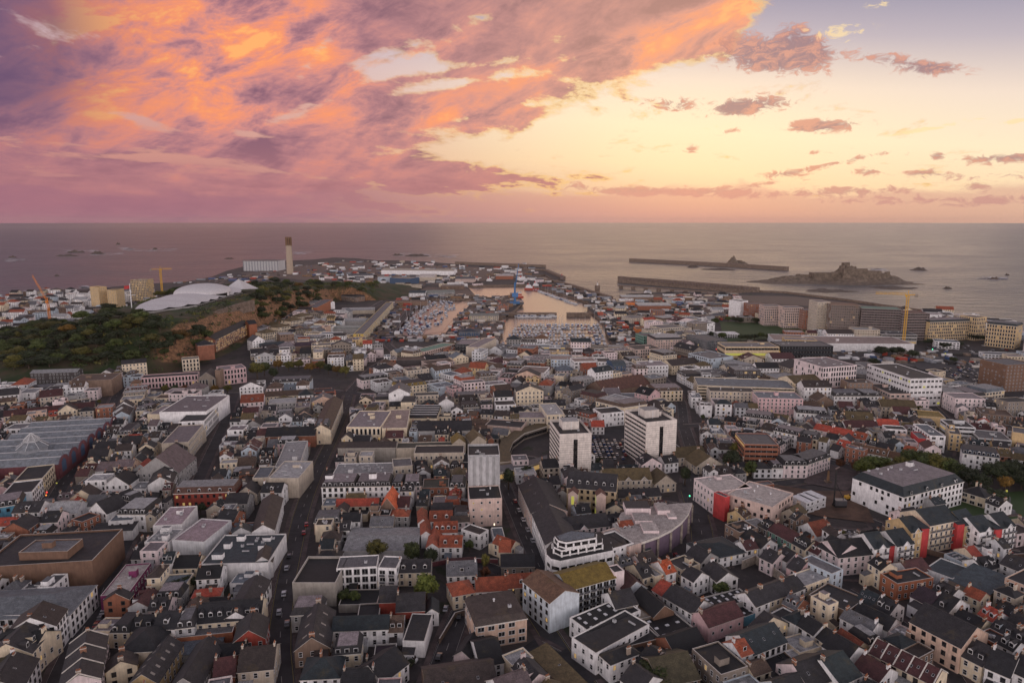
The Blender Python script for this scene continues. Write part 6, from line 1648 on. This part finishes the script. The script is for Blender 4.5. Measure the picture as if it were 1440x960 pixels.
for x, y, h, w, s, lb in ((600,846,12,10,'bright','bright green weeping tree beside the maroon roofed wall, bottom centre'),(580,793,11,9,'green','green tree right of the olive one behind the white modern flats'),(606,796,9,8,'dark','dark tree at the corner of the red roofed villas'),(531,789,10,11,'olive','broad olive tree in front of the light grey metal roof'),
        (715,688,13,9,'dark','dark tree left of the left office tower foot'),(1027,664,15,11,'dark','tall dark tree right of the right office tower'),(1033,645,11,9,'olive','olive tree behind the tall dark one by the banded brick block'),(1056,670,10,10,'green','green tree left of the brown banded block'),(963,682,12,7,'dark','narrow dark tree before the mossy school gables'),
        (1155,756,9,8,'dark','dark round tree by the small car park, right'),(915,968,9,15,'green','green tree top at the bottom edge left of the stone house'),(1012,838,7,8,'green','green garden tree in the walled yards, lower right'),(640,712,9,5,'dark','dark narrow tree left of the pinkish square block'),(250,836,7,6,'dark','dark shrubby tree beside the cream black roofed house'),
        (266,830,7,7,'dark','second dark tree beside the cream black roofed house'),(683,805,9,4,'olive','thin olive tree in the back yards below the red villas'),(683,815,6,5,'rusty','rusty red tree in the yards below the red villas'),(660,775,6,5,'green','small green tree behind the villas'),(1180,660,7,7,'rusty','brown tree on the paved square'),
        (362,533,17,16,'olive','big olive tree right of the pink school block'),(372,528,14,14,'green','green tree behind the big olive one by the pink school'),(740,672,8,8,'dark','dark hedge tree between the office towers'),(850,672,6,8,'dark','low dark tree under the old school gables'),(845,652,4,12,'dark','low hedge tree beside the car park between the towers'),
        (425,865,5,4,'dark','small dark tree by the left street'),(486,848,6,7,'green','green garden bush tree behind the black flat court'),(498,850,6,6,'green','second garden bush tree behind the black flat court'),(800,640,5,4,'dark','small tree at the foot of the left office tower')):
    p = P(x, y, 0); tree(p.x, p.y, 0, h, w, s, lb, 'town trees')
SQ = [(1212,672,12,14,'bright'),(1222,668,12,14,'green'),(1238,668,12,15,'green'),(1253,672,11,14,'olive'),(1268,664,10,12,'olive'),(1283,662,14,18,'green'),(1300,666,14,18,'green'),(1315,668,14,18,'olive'),(1330,672,13,16,'green'),(1345,678,12,15,'green'),(1362,684,12,14,'dark'),(1378,690,11,13,'dark'),(1395,680,13,15,'dark'),(1412,676,13,14,'dark'),(1425,672,12,14,'dark'),(1413,690,9,8,'autumn'),(1385,705,9,14,'dark'),(1400,708,8,13,'dark'),(1375,700,9,13,'dark'),(1436,688,12,14,'dark'),(1205,664,8,8,'rusty')]
ordw = ['first','second','third','fourth','fifth','sixth','seventh','eighth','ninth','tenth','eleventh','twelfth','thirteenth','fourteenth','fifteenth','sixteenth','seventeenth','eighteenth','nineteenth','twentieth','last']
SQ.sort()
for i, (x, y, h, w, s) in enumerate(SQ):
    p = P(x, y, 0); tree(p.x, p.y, 0, h, w, s, f'{COLW[s]} tree in the square behind the white mansard block, {ordw[i]} from left', 'trees in the square')
RW = [(x, 553, 8, 8, s) for x, s in ((232,'olive'),(246,'dark'),(260,'rusty'),(278,'autumn'),(302,'autumn'),(320,'olive'))]+[(x, y, 11, 12, s) for x, y, s in ((392,520,'autumn'),(406,522,'olive'),(420,520,'olive'),(436,524,'autumn'),(450,522,'olive'),(462,526,'dark'),(474,528,'autumn'),(486,530,'olive'),(385,532,'dark'))]
RW.sort()
for i, (x, y, h, w, s) in enumerate(RW):
    p = P(x, y, 0); tree(p.x, p.y, 0, h, w, s, f'{COLW[s]} tree in the row below the hill, {ordw[i]} from left', 'row of trees below the hill')
AV = [(1000+i*5, 475+i*9+(i%2)*3, 9, 9, 'dark') for i in range(6)]+[(1150,520,11,16,'dark'),(1165,522,10,14,'dark'),(1240,500,11,22,'dark'),(1262,500,11,20,'dark'),(1283,504,10,18,'dark'),(1228,516,10,14,'dark'),(1310,486,9,20,'dark'),(1330,490,9,18,'dark'),(1345,488,9,16,'dark'),(1368,478,9,16,'dark'),(1385,480,8,14,'dark'),(1050,452,10,14,'dark'),(1062,455,10,14,'dark'),(1040,455,10,14,'dark'),(1110,458,10,14,'dark'),(1340,510,7,9,'dark'),(1378,560,8,10,'dark')]
AV.sort()
for i, (x, y, h, w, s) in enumerate(AV):
    p = P(x, y, 0); tree(p.x, p.y, 0, h, w, s, f'dark tree beside the waterfront road, {i+1} in order from left' if i > 20 else f'dark tree beside the waterfront road, {ordw[i]} from left', 'trees along the waterfront road')
WOODS = [([(0,462),(60,444),(185,424),(200,444),(228,458),(250,472),(292,470),(300,482),(272,500),(250,500),(205,508),(180,512),(110,514),(35,528),(0,520)], 108, 'wooded slope left of the red brick flats'),
         ([(345,386),(412,380),(470,378),(532,386),(530,400),(500,420),(420,436),(395,436),(355,424),(352,402)], 46, 'wooded ridge right of the tent roof'),
         ([(206,400),(270,404),(250,414),(215,420)], 7, 'clump behind the left end of the tent roof'), ([(352,430),(400,432),(420,440),(385,455),(358,448)], 9, 'slope above the cream town houses')]
wn = 0; pts = []
for poly, n, wl in WOODS:
    xs = [p[0] for p in poly]; ys = [p[1] for p in poly]; k = tries = 0
    while k < n and tries < 4000:
        tries += 1; x, y = trr.uniform(min(xs), max(xs)), trr.uniform(min(ys), max(ys))
        if not inpoly(x, y, poly): continue
        p = onhill(x, y)
        if p.z < .8 or any((q-p).length < 9.5 for q in pts) or (abs(p.x+428) < 46 and 765 < p.y < 1095): continue
        pts.append(p); k += 1; s = trr.choice(['dark']*7+['green']*4+['olive']*3+(['autumn'] if trr.random() < .4 else [])); sz = trr.uniform(.8, 1.25)
        tree(p.x, p.y, p.z-.5, 10*sz, 17*sz*trr.uniform(.85, 1.2), s, f'{COLW[s]} tree in the {wl}', f'{COLW[s]} trees in the {wl}')
print('wood trees', len(pts))
b = MB(); cm = None
ub = MB(); rr = random.Random(12)
for i in range(2800):                                      # undergrowth between the trees
    x, y = rr.uniform(-640, -270), rr.uniform(640, 1420); z = T(x, y)
    if z < 1.5 or (abs(x+428) < 48 and 765 < y < 1100): continue
    s = rr.uniform(2.5, 5.5); k = 'leaf:'+rr.choice(['dark','dark','olive','green','green'])
    for j in range(16):
        d = Vector((rr.gauss(0,1), rr.gauss(0,1), abs(rr.gauss(0,.7)))).normalized(); p = Vector((x, y, z))+Vector((d.x*s, d.y*s, d.z*s*.6)); q = rr.uniform(.6, 1.3)
        u = Vector((rr.gauss(0,1), rr.gauss(0,1), rr.gauss(0,1))).normalized(); v = d.cross(u).normalized(); ub.poly([p-u*q, p-v*q, p+u*q, p+v*q], k)
tag(ub.obj('undergrowth'), 'scrub and bushes covering the hill between the trees', 'undergrowth', None, 'stuff')

for i in range(14):
    x = 1004+i*9.6+trr.uniform(-2,2); y = trr.choice((454,478))+trr.uniform(-2,2); p = P(x, y, 0); tree(p.x, p.y, 0, 9, 13, trr.choice(['dark','green']), 'green tree round the lawn before the waterfront towers', 'trees round the waterfront lawn')
# ------------------------------------------------------------------ cars
def car_body(c, single):
    b = MB(); pc = 'paint:'+c; L, W = 2.1, .88
    prof = [(-L,.35),(-L,.85),(-L+.9,.95),(L-1.0,.92),(L,.75),(L,.35)]
    n = len(prof); i0 = len(b.v)
    for s in (-1, 1): b.v += [(x, s*W, z) for x, z in prof]
    k = b.mi(pc)
    for i in range(n): j = (i+1) % n; b.f.append((i0+i, i0+j, i0+n+j, i0+n+i)); b.m.append(k)
    b.f.append(tuple(i0+i for i in range(n))[::-1]); b.m.append(k); b.f.append(tuple(i0+n+i for i in range(n))); b.m.append(k)
    g = b if single else MB(); w2 = .72
    lo = [(-1.5,-W+.06,.94),(1.05,-W+.06,.93),(1.05,W-.06,.93),(-1.5,W-.06,.94)]; hi = [(-1.15,-w2,1.42),(.35,-w2,1.42),(.35,w2,1.42),(-1.15,w2,1.42)]
    for i in range(4): j = (i+1) % 4; g.poly([lo[i], lo[j], hi[j], hi[i]], 'glass:')
    b.poly([(x, y, z+.005) for x, y, z in hi], pc)
    return b, g
def wheel_mb():
    b = MB(); b.bar((0,-.1,0),(0,.1,0),.33,'x:rubber',10); b.bar((0,-.11,0),(0,.11,0),.17,'x:metal',8); return b
WH = wheel_mb().mesh('wheel'); CARP = {}
def car(x, y, z, th, c, label, group, single=False, lights=False):
    if (c, single) not in CARP:
        b, g = car_body(c, single)
        if single:
            for sx in (-1.3, 1.3):
                for sy in (-1, 1): b.bar((sx, sy*.8-.1, .33), (sx, sy*.8+.1, .33), .33, 'x:rubber', 8)
        CARP[(c, single)] = (b.mesh('body' if not single else 'parked_car'), g.mesh('glasshouse') if not single else None)
    bm, gm = CARP[(c, single)]
    if single: o = link('parked_car', bm, None, (x, y, z), th); return tag(o, label, 'car', group)
    r = empty('car', (x, y, z), th); tag(r, label, 'car', group); link('body', bm, r); link('glasshouse', gm, r)
    for sx in (-1.3, 1.3):
        for sy in (-.82, .82): link('wheel', WH, r, (sx, sy, .33))
    if lights:
        for s in (-.6, .6): b = MB(); b.box(-2.14, -2.10, s-.12, s+.12, .62, .76, 'lit:red'); b.obj('tail_light', r)
    return r
def heading(x1, y1, x2, y2): a, b = P(x1, y1), P(x2, y2); return math.atan2(b.y-a.y, b.x-a.x)
hl = heading(395, 900, 402, 820)
for x, y, c, lb in ((397,800,'silver','silver car on the left street, second nearest the junction'),(393,836,'white','white car climbing the left street past the concrete block'),(386,862,'silver','silver car on the left street beside a small white one'),(397,878,'grey','grey car at the kerb of the left street'),(401,783,'black','black car on the left street near the white round corner'),
        (426,738,'red','dark car with tail lights further up the left street'),(422,750,'red','dark red car behind the lit one on the left street')):
    p = P(x, y); car(p.x+1.8, p.y, .1, hl, c, lb, 'cars on the left street', lights='tail' in lb)
for x, y, c, lb, a, bb in ((617,925,'black','black car on the curving road nearest the camera',(610,960),(640,880)),(646,868,'black','black car on the curving road by the peach block',(640,890),(650,856)),(627,857,'silver','silver car parked where the curving road bends',(625,870),(632,845))):
    p = P(x, y); car(p.x, p.y, .1, heading(*a, *bb), c, lb, 'cars on the curving road')
p = P(575, 929); r = empty('van', (p.x, p.y, .1), heading(560, 925, 590, 932)); tag(r, 'white delivery van parked beside the white windowless shed', 'van')
b = MB(); b.box(-2.9, 1.7, -1, 1, .4, 2.4, 'paint:white'); b.poly([(1.7,-1,2.4),(1.7,1,2.4),(2.5,.95,1.3),(2.5,-.95,1.3)], 'glass:'); b.poly([(2.5,-.95,1.3),(2.5,.95,1.3),(3.1,.9,1.0),(3.1,-.9,1.0)], 'paint:white'); b.poly([(3.1,-.9,1.0),(3.1,.9,1.0),(3.1,.9,.4),(3.1,-.9,.4)], 'paint:white')
for s in (-1, 1): b.poly([(1.7,s,2.4),(2.5,s*.95,1.3),(3.1,s*.9,1.0),(3.1,s*.9,.4),(1.7,s,.4)][::s], 'paint:white')
b.obj('body', r)
for sx in (-1.9, 2.2):
    for sy in (-.9, .9): link('wheel', WH, r, (sx, sy, .33))
crr = random.Random(8); CC = ['white','white','silver','silver','black','black','grey','grey','blue','red']; ncar = 0
CWD = {'white': 'white', 'silver': 'silver', 'black': 'black', 'red': 'red', 'blue': 'dark blue', 'grey': 'grey'}
def lot(name, x0, x1, y0, y1, n, desc, th0=None, skew=0):
    """parked cars in rows on the ground"""
    global ncar
    for k in range(n*3):
        if n <= 0: break
        px, py = crr.uniform(x0, x1), crr.uniform(y0, y1); p = P(px+skew*(py-y0), py); row = 7.0
        y = round(p.y/row)*row; x = round(p.x/2.7)*2.7
        if (x, y) in USED or crr.random() < .1: continue
        USED.add((x, y)); c = crr.choice(CC); car(x, y, .32, math.pi/2+crr.uniform(-.05, .05), c, f'small {CWD[c]} car parked in the {desc}', f'{CWD[c]} cars parked in the {desc}', single=True); n -= 1; ncar += 1
USED = set()
lot('a', 1330, 1432, 508, 548, 120, 'big open car park before the tan hotel')
lot('b', 834, 878, 618, 648, 42, 'car park between the twin towers')
lot('c', 1300, 1420, 484, 500, 40, 'upper strip of the hotel car park')
hq = heading(893, 480, 905, 500)
for i in range(60):
    t = crr.random(); side = crr.choice((-1, 1)); a = P(845, 428).lerp(P(890, 476), t); n_ = Vector((1, .35, 0)).normalized(); p = a+n_*(side*crr.choice((9, 14))+2); c = crr.choice(CC)
    car(p.x, p.y, .35, heading(845,428,890,476)+math.pi/2*(i % 2), c, f'tiny {CWD[c]} car on the quay road right of the marina', f'{CWD[c]} cars on the quay road right of the marina', single=True)
for (pa, pb, n, d, off) in (((112,905),(150,835),8,'lower left street',2.6),((1100,790),(1150,800),6,'pink flats street',2.8),((745,770),(715,700),5,'road below the left tower',2.6),((958,780),(975,800),5,'bend right of the purple wedge',3.0),((1375,770),(1425,778),7,'lane below the colourful flats',2.5),((1180,748),(1235,754),3,'yard below the building site',0)):
    a, b_ = P(*pa), P(*pb); th = math.atan2(b_.y-a.y, b_.x-a.x); nn = Vector((math.sin(th), -math.cos(th), 0)); cc_ = {}
    for i in range(n):
        p = a.lerp(b_, (i+.5)/n)+nn*off; c = crr.choice(CC); car(p.x, p.y, .12, th, c, f'{CWD[c]} car parked on the {d}, {ordw[i]} from its near end', f'cars parked on the {d}')
for x, y, c in ((1188,750,'silver'),(1205,752,'white'),(1262,905,'white')):
    pass

# ------------------------------------------------------------------ boats
def boat_mesh(kind, hullk):
    b = MB(); L = 4.6 if kind == 'sail' else 3.8; W = 1.35; up = [(-L,-W*.8),(L*.2,-W),(L*.7,-W*.6),(L,0),(L*.7,W*.6),(L*.2,W),(-L,W*.8)]; n = len(up); i0 = len(b.v)
    b.v += [(x*.92, y*.7, -.3) for x, y in up]+[(x, y, 1.0+.25*max(0, x/L)) for x, y in up]; k = b.mi(hullk); kt = b.mi('x:white')
    for i in range(n): j = (i+1) % n; b.f.append((i0+i, i0+j, i0+n+j, i0+n+i)); b.m.append(k)
    b.f.append(tuple(i0+n+i for i in range(n))); b.m.append(kt)
    if kind == 'sail':
        b.box(-1.5, 2.2, -.7, .7, 1.0, 1.6, 'x:white'); b.bar((.6,0,1.4),(.6,0,12.5),.13,'x:metal'); b.bar((.6,0,2.4),(-3.8,0,2.5),.22,'x:hullblue')
    else:
        b.box(-1.2, 1.6, -.95, .95, 1.0, 2.3, 'x:white'); b.box(-1.1, 1.65, -.97, .97, 1.55, 2.0, 'glass:'); b.box(-3.2, -1.2, -.9, .9, 1.0, 1.7, 'x:hullblue')
    return b.mesh('boat')
BM = {(k, h): boat_mesh(k, h) for k in ('sail','motor') for h in ('x:hull','x:hullblue','x:hullred')}
def boat(p, th, kind, h, where, s=1.0):
    nm = 'sailing_boat' if kind == 'sail' else 'motor_boat'; col = {'x:hull': 'white', 'x:hullblue': 'dark blue', 'x:hullred': 'red'}[h]
    o = link(nm, BM[(kind, h)], None, (p.x, p.y, SEA+.3), th, (s, s, s)); tag(o, f'small {col} {"sailing boat with bare mast" if kind == "sail" else "motor boat with cabin"} {where}', 'boat', f'{col} {"sailing" if kind == "sail" else "motor"} boats {where}')
brr = random.Random(4); HB = ['x:hull']*6+['x:hullblue']*2+['x:hullred']*1
pw_ = P(708, 482, SEA)
yr = [P(0, y, SEA).y for y in (484, 478.5, 473, 467.8, 463, 458.5)]
for ri, Y in enumerate(yr):
    x0 = P(706, 480, SEA).x+ri*4; x1 = P(842, 470, SEA).x+ri*2; n = 26
    for i in range(n):
        if brr.random() < .06: continue
        x = x0+(x1-x0)*(i+brr.uniform(.3,.7))/n; boat(Vector((x, Y+brr.uniform(-3,3), 0)), math.pi/2*brr.choice((1,-1))+brr.uniform(-.08,.08), brr.choice(('sail','motor','motor')), brr.choice(HB), 'in the crowded right marina', brr.uniform(1.25,1.7))
    b = MB(); b.box(x0, x1, Y-7.6, Y-6, SEA+.3, SEA+.9, 'x:concrete'); o = b.obj('pontoon'); tag(o, f'long floating walkway between boats in the right marina, {ordw[ri]} from the near quay', 'pontoon', 'marina pontoons')
n = 0
while n < 118:
    x, y = brr.uniform(556, 640), brr.uniform(424, 472)
    if not inpoly(x, y, [(556,467),(577,432),(604,422),(650,424),(618,458),(592,472)]): continue
    boat(P(x, y, SEA), brr.uniform(1.1, 2.0), brr.choice(('sail','motor','motor')), brr.choice(HB), 'lying in the drying left basin', brr.uniform(1.2, 1.7)); n += 1
for i in range(26):
    t = i/26; p = P(762, 408, SEA).lerp(P(822, 429, SEA), t)+Vector((-12-brr.uniform(0,5), -4, 0)); boat(p, brr.uniform(-.5, .2), brr.choice(('sail','motor')), brr.choice(HB), 'moored along the ferry quay', 1.3)
for i in range(16):
    p = P(722+i*3.7, 445+brr.uniform(-1,2), SEA); boat(p, brr.uniform(-.3, .3), 'motor', 'x:hull', 'berthed below the lock wall', 1.8)
def ship(px, py, th, L, keyh, label, sup='x:white'):
    p = P(px, py, SEA); r = empty('ship', (p.x, p.y, SEA), th); tag(r, label, 'ship'); b = MB(); W = L*.1; up = [(-L/2,-W),(L*.3,-W),(L*.5,0),(L*.3,W),(-L/2,W)]; b.prism(up, -1, 5, keyh, 'x:concrete'); b.obj('hull', r)
    b = MB(); b.box(-L*.42, L*.02, -W*.8, W*.8, 5, 9, sup); b.box(-L*.36, -L*.08, -W*.7, W*.7, 9, 12, sup); b.obj('superstructure', r); b = MB(); b.bar((-L*.2,0,12),(-L*.2,0,19),.5,'x:white'); b.obj('mast', r); b = MB(); b.box(-L*.3,-L*.24,-1.2,1.2,12,15,'x:redp'); b.obj('funnel', r)
ship(741, 396, R(8), 62, 'x:hull', 'white ferry moored at the outer quay behind the red workboats')
ship(748, 408, R(-20), 34, 'x:hullred', 'red workboat nearest the blue crane'); ship(757, 405, R(-10), 30, 'x:hullred', 'red workboat right of the first, by the quay')
ship(668, 398, R(4), 42, 'x:hullred', 'red cargo boat at the far quay of the right basin'); ship(692, 398, R(2), 34, 'x:hullblue', 'blue cargo boat at the far quay of the right basin')
# ------------------------------------------------------------------ street lamps and small lit lamps
def lamp(px, py, z, col, label, h=6.0, r_=.32):
    p = P(px, py, h); r = empty('street_lamp', (p.x, p.y, 0)); tag(r, label, 'street lamp', 'lit lamps in the town'); b = MB(); b.bar((0,0,0),(0,0,h),.09,'x:metal_dark',6,.06); b.bar((0,0,h),(.9,0,h+.2),.06,'x:metal_dark'); b.obj('pole', r)
    b = MB(); b.bar((.8,0,h+.05),(1.3,0,h+.05),r_,'lit:'+col,8); b.obj('lamp_head', r)
for x, y, col, lb, s in ((244,886,'orange','glowing orange lamp on the white house above the rust brick wall',.5),(692,737,'white','pale lamp at the foot of the pinkish square block',.45),(718,829,'warm','warm lamp below the stone and red tiled house',.35),(1398,733,'yellow','yellow lamp beside the colourful flats at the right',.4),(1413,690,'yellow','yellow lamp in the square far right',.55),(1248,729,'orange','orange lamp under the white mansard block',.4),
        (730,518,'green','green signal lamp above the town centre',.7),(557,523,'warm','warm lamp near the dark brown cube hall',.7),(640,521,'warm','warm lamp above the brick roofs, upper centre',.6),(638,554,'orange','orange lamp among the cream terraces, upper centre',.6),(1006,491,'red','red signal lamp at the top of the wide road',.7),(975,551,'yellow','yellow lamp at the left end of the parking deck',.5),
        (967,697,'green','green traffic light by the purple wedge junction',.4),(63,692,'red','red traffic light in the upper left street',.45),(62,696,'orange','orange light under the red traffic light, upper left street',.35),(77,679,'yellow','yellow light by the cream corner building, upper left',.35),(892,649,'warm','warm lamp at the foot of the right office tower',.35),(898,655,'warm','second warm lamp at the foot of the right office tower',.35),
        (1038,627,'warm','warm lamp left of the brown banded block',.45),(832,585,'yellow','yellow lamp above the small red roof between the towers',.5),(1425,463,'orange','orange lamp below the tan hotel wing',.8),(1328,497,'yellow','yellow lamp at the edge of the big car park',.8),(270,545,'warm','warm lamp by the pink school trees',.6),(187,435,'yellow','yellow floodlight at the tip of the tent roof',.9),
        (118,705,'warm','warm lamp between the upper left gables',.35),(222,754,'yellow','yellow lamp in the rooftop plant, lower left',.4),(1310,491,'green','green traffic light by the waterfront road',.6),(661,446,'yellow','yellow quay lamp left end of the boat shed',.9),(673,446,'yellow','yellow quay lamp middle of the boat shed',.9),(687,446,'yellow','yellow quay lamp right end of the boat shed',.9)):
    lamp(x, y, 0, col, lb, 6.0 if y > 500 else 9.0, s)
# ------------------------------------------------------------------ building site: piling rig, excavator, cabins; monument in the square
p = P(1180, 712, 0); r = empty('piling_rig', (p.x, p.y, 0)); tag(r, 'tall black piling rig standing on the building site', 'piling rig'); b = MB(); b.box(-3,3,-2,2,0,1.2,'x:rubber'); b.obj('tracks', r); b = MB(); b.box(-2.6,3.2,-1.8,1.8,1.2,4,'x:metal_dark'); b.obj('cab', r); b = MB(); b.bar((-3,0,1),(-3,0,20),.38,'x:rubber'); b.bar((2,0,4),(-3,0,14),.18,'x:rubber'); b.bar((-3.6,0,21),(-1.5,0,22),.4,'x:scaf'); b.obj('mast', r)
p = P(1193, 702, 0); r = empty('excavator', (p.x, p.y, 0), .4); tag(r, 'yellow excavator digging in the brown building site', 'excavator'); b = MB(); b.box(-2,2,-1.4,-.8,0,.9,'x:rubber'); b.box(-2,2,.8,1.4,0,.9,'x:rubber'); b.obj('tracks', r); b = MB(); b.box(-2,1.4,-1.2,1.2,1,2.4,'x:craneyellow'); b.box(.2,1.4,-1.2,0,2.4,3.2,'glass:'); b.obj('cab', r); b = MB(); b.bar((1.2,.4,2),(4.5,.4,4.6),.3,'x:craneyellow'); b.bar((4.5,.4,4.6),(6.6,.4,1.6),.25,'x:craneyellow'); b.obj('boom', r); b = MB(); b.box(6.2,7.2,-.2,1.0,.6,1.6,'x:metal_dark',bottom=True); b.obj('bucket', r)
for i in range(6):
    p = P(1128+(i % 3)*8, 716-(i % 3)*3, 0); o = empty('site_cabin', (p.x, p.y+(0), 3.0*(i//3)+.4), .42); tag(o, f'white site cabin, {"upper" if i > 2 else "lower"} row, {("left","middle","right")[i%3]} of the stack beside the building site', 'site cabin', 'stacked white site cabins'); b = MB(); b.box(-3,3,-5,5,0,2.7,'x:white'); b.obj('body', o); b = MB()
    for k in (-1.6, 1.2): b.box(k-.5,k+.5,-5.05,-5.0,1,2,'glass:')
    b.obj('window', o)
p = P(1417, 722, 0); r = empty('monument', (p.x, p.y, 0)); tag(r, 'dark stone monument on a stepped plinth in the square, far right', 'monument'); b = MB(); b.box(-4,4,-4,4,0,.8,'x:paving'); b.box(-2.2,2.2,-2.2,2.2,.8,2.6,'x:metal_dark'); b.obj('plinth', r); b = MB(); b.bar((0,0,2.6),(0,0,9),1.1,'x:metal_dark',6,.3); b.obj('shaft', r)
p = P(1164, 678, 0); r = empty('obelisk', (p.x, p.y, 0)); tag(r, 'small warm brown stone obelisk on the paved square', 'monument'); b = MB(); b.box(-1.6,1.6,-1.6,1.6,0,1.2,'x:quay'); b.obj('plinth', r); b = MB(); b.bar((0,0,1.2),(0,0,7),.9,'x:timber',4,.5); b.obj('shaft', r)
# garden and yard walls
for i, (pp, h, k, lb) in enumerate((([(676,858),(640,868),(618,905)],2.2,'x:quay','curved stone wall along the outer side of the curving road'),([(1043,800),(1062,792),(1100,818),(1112,832)],4,'x:concrete','tall stained grey wall round the walled garden, lower right'),([(505,848),(560,846)],2,'x:concrete','low wall behind the black flat court'),([(588,800),(640,790),(700,792)],2.2,'wall:maroon','maroon yard wall below the red villas'),([(1240,745),(1290,775),(1350,790),(1440,785)],2.5,'wall:brown','brown retaining wall below the colourful flats'),([(1085,712),(1110,740)],3,'x:quay','wall beside the pinkish beige complex'))):
    wallrun('yard_wall', [tuple(P(x, y, 0)) for x, y in pp], h, .4, k, lb, 'wall', 'x:trim')
# rooftop aerials on the twin towers
for t in THINGS:
    if t[4] == 'office_tower':
        b_ = t[1]; r = t[0]; b = MB(); b.box(-5,5,-2,7,b_['h'],b_['h']+5,'wall:stonewhite','roof:lightgrey'); b.obj('lift_house', r)
        for x, y, h in ((-5.5,5,8),(5.5,6,7),(0,-3,5)): b = MB(); b.bar((x,y,b_['h']),(x,y,b_['h']+h),.16,'x:white'); b.obj('aerial', r)
        b = MB(); b.box(-1.2,1.2,-b_['d']/2-.12,-b_['d']/2,3,b_['h']-2,'glass:'); b.obj('stair_window', r); b = MB()
        for i in range(1, 20): z = b_['h']*i/20; b.box(-b_['w']/2, b_['w']/2, -b_['d']/2-.05, -b_['d']/2, z, z+.12, 'x:concrete')
        b.obj('cladding_joint', r)
    if t[4] == 'storage_tower':
        b_ = t[1]; r = t[0]
        for i in range(5): b = MB(); x = -b_['w']/2+b_['w']*(i+.5)/5; b.bar((x,-b_['d']/2,0),(x,-b_['d']/2,b_['h']+.6),1.2,'wall:lightgrey',10); b.obj('rib', r)

# quayside clutter: vehicles, containers, gear and small huts too many to tell apart
b = MB(); qr = random.Random(6); KK = ['x:white','x:hullblue','x:metal','x:metal_dark','x:hullred','x:timber','x:concrete','x:rubber','x:quay','x:trim','x:metal_dark','x:steelgrey','x:scaf']
ZN = [([(500,482),(560,420),(600,416),(672,414),(738,412),(738,424),(712,436),(700,488),(625,480)], 520), ([(330,382),(480,366),(640,372),(760,376),(745,388),(650,398),(560,412),(480,402),(430,392)], 380), ([(745,390),(800,402),(868,424),(895,486),(866,488),(828,430),(776,407)], 240), ([(870,424),(1040,412),(1040,445),(900,470)], 420), ([(1000,480),(1440,500),(1440,520),(1100,505)], 160), ([(230,398),(330,386),(400,392),(330,400)], 60)]
for zp, n in ZN:
    xs = [p[0] for p in zp]; ys = [p[1] for p in zp]; k = tr = 0
    while k < n and tr < 20000:
        tr += 1; x, y = qr.uniform(min(xs), max(xs)), qr.uniform(min(ys), max(ys))
        if not inpoly(x, y, zp): continue
        p = P(x, y, 0)
        if not inpoly(p.x, p.y, outer) or any(inpoly(p.x, p.y, h) for h in holes) or T(p.x, p.y) > 1: continue
        s_ = 1.0 if p.y < 1200 else 1.8; l, w, h = qr.choice(((2.2,.9,1.5),(2.2,.9,1.5),(6,1.3,2.6),(3,2.5,2.6),(4.5,3,3.5)))
        if qr.random() < .5: l, w = w, l
        b.box(p.x-l*s_, p.x+l*s_, p.y-w*s_, p.y+w*s_, 0, h*(1+.3*(s_ > 1)), qr.choice(KK)); k += 1
tag(b.obj('quayside_clutter'), 'parked vehicles, containers and gear crowding the quays and the headland yards', 'harbour clutter', None, 'stuff')
# garden trees in the gaps of the town
gr = random.Random(15); k = 0
for _ in range(6000):
    if k >= 30: break
    x, y = gr.uniform(-380, 420), gr.uniform(165, 560); a_, b_ = pix(x, y, 0)
    if not (0 < a_ < 1440 and b_ < 960) or not free(x, y, 5, 5, 0, .06) or not inpoly(x, y, outer): continue
    fill(x, y, 6, 6, 0); s_ = gr.choice(['dark','dark','green','olive']); h = gr.uniform(3.5, 7); tree(x, y, 0, h, h*gr.uniform(.8, 1.1), s_, f'small {COLW[s_]} garden tree, {whereis(a_, b_)}', 'small garden trees between the houses'); k += 1
# ------------------------------------------------------------------ air: thin warm evening haze over land and water
b = MB(); b.box(-14000, 14000, -400, 26000, -11, 260, 'x:haze', bottom=True)
m = bpy.data.materials.new('evening_haze'); m.use_nodes = True; t = m.node_tree; t.nodes.clear(); MATS['x:haze'] = m
o_ = t.nodes.new('ShaderNodeOutputMaterial'); v = t.nodes.new('ShaderNodeVolumePrincipled'); v.inputs['Color'].default_value = (1.0,.86,.80,1); v.inputs['Density'].default_value = 1.3e-5; v.inputs['Anisotropy'].default_value = .3
t.links.new(v.outputs[0], o_.inputs['Volume']); tag(b.obj('haze'), 'thin warm haze over the sea and the far harbour', 'haze', None, 'stuff')
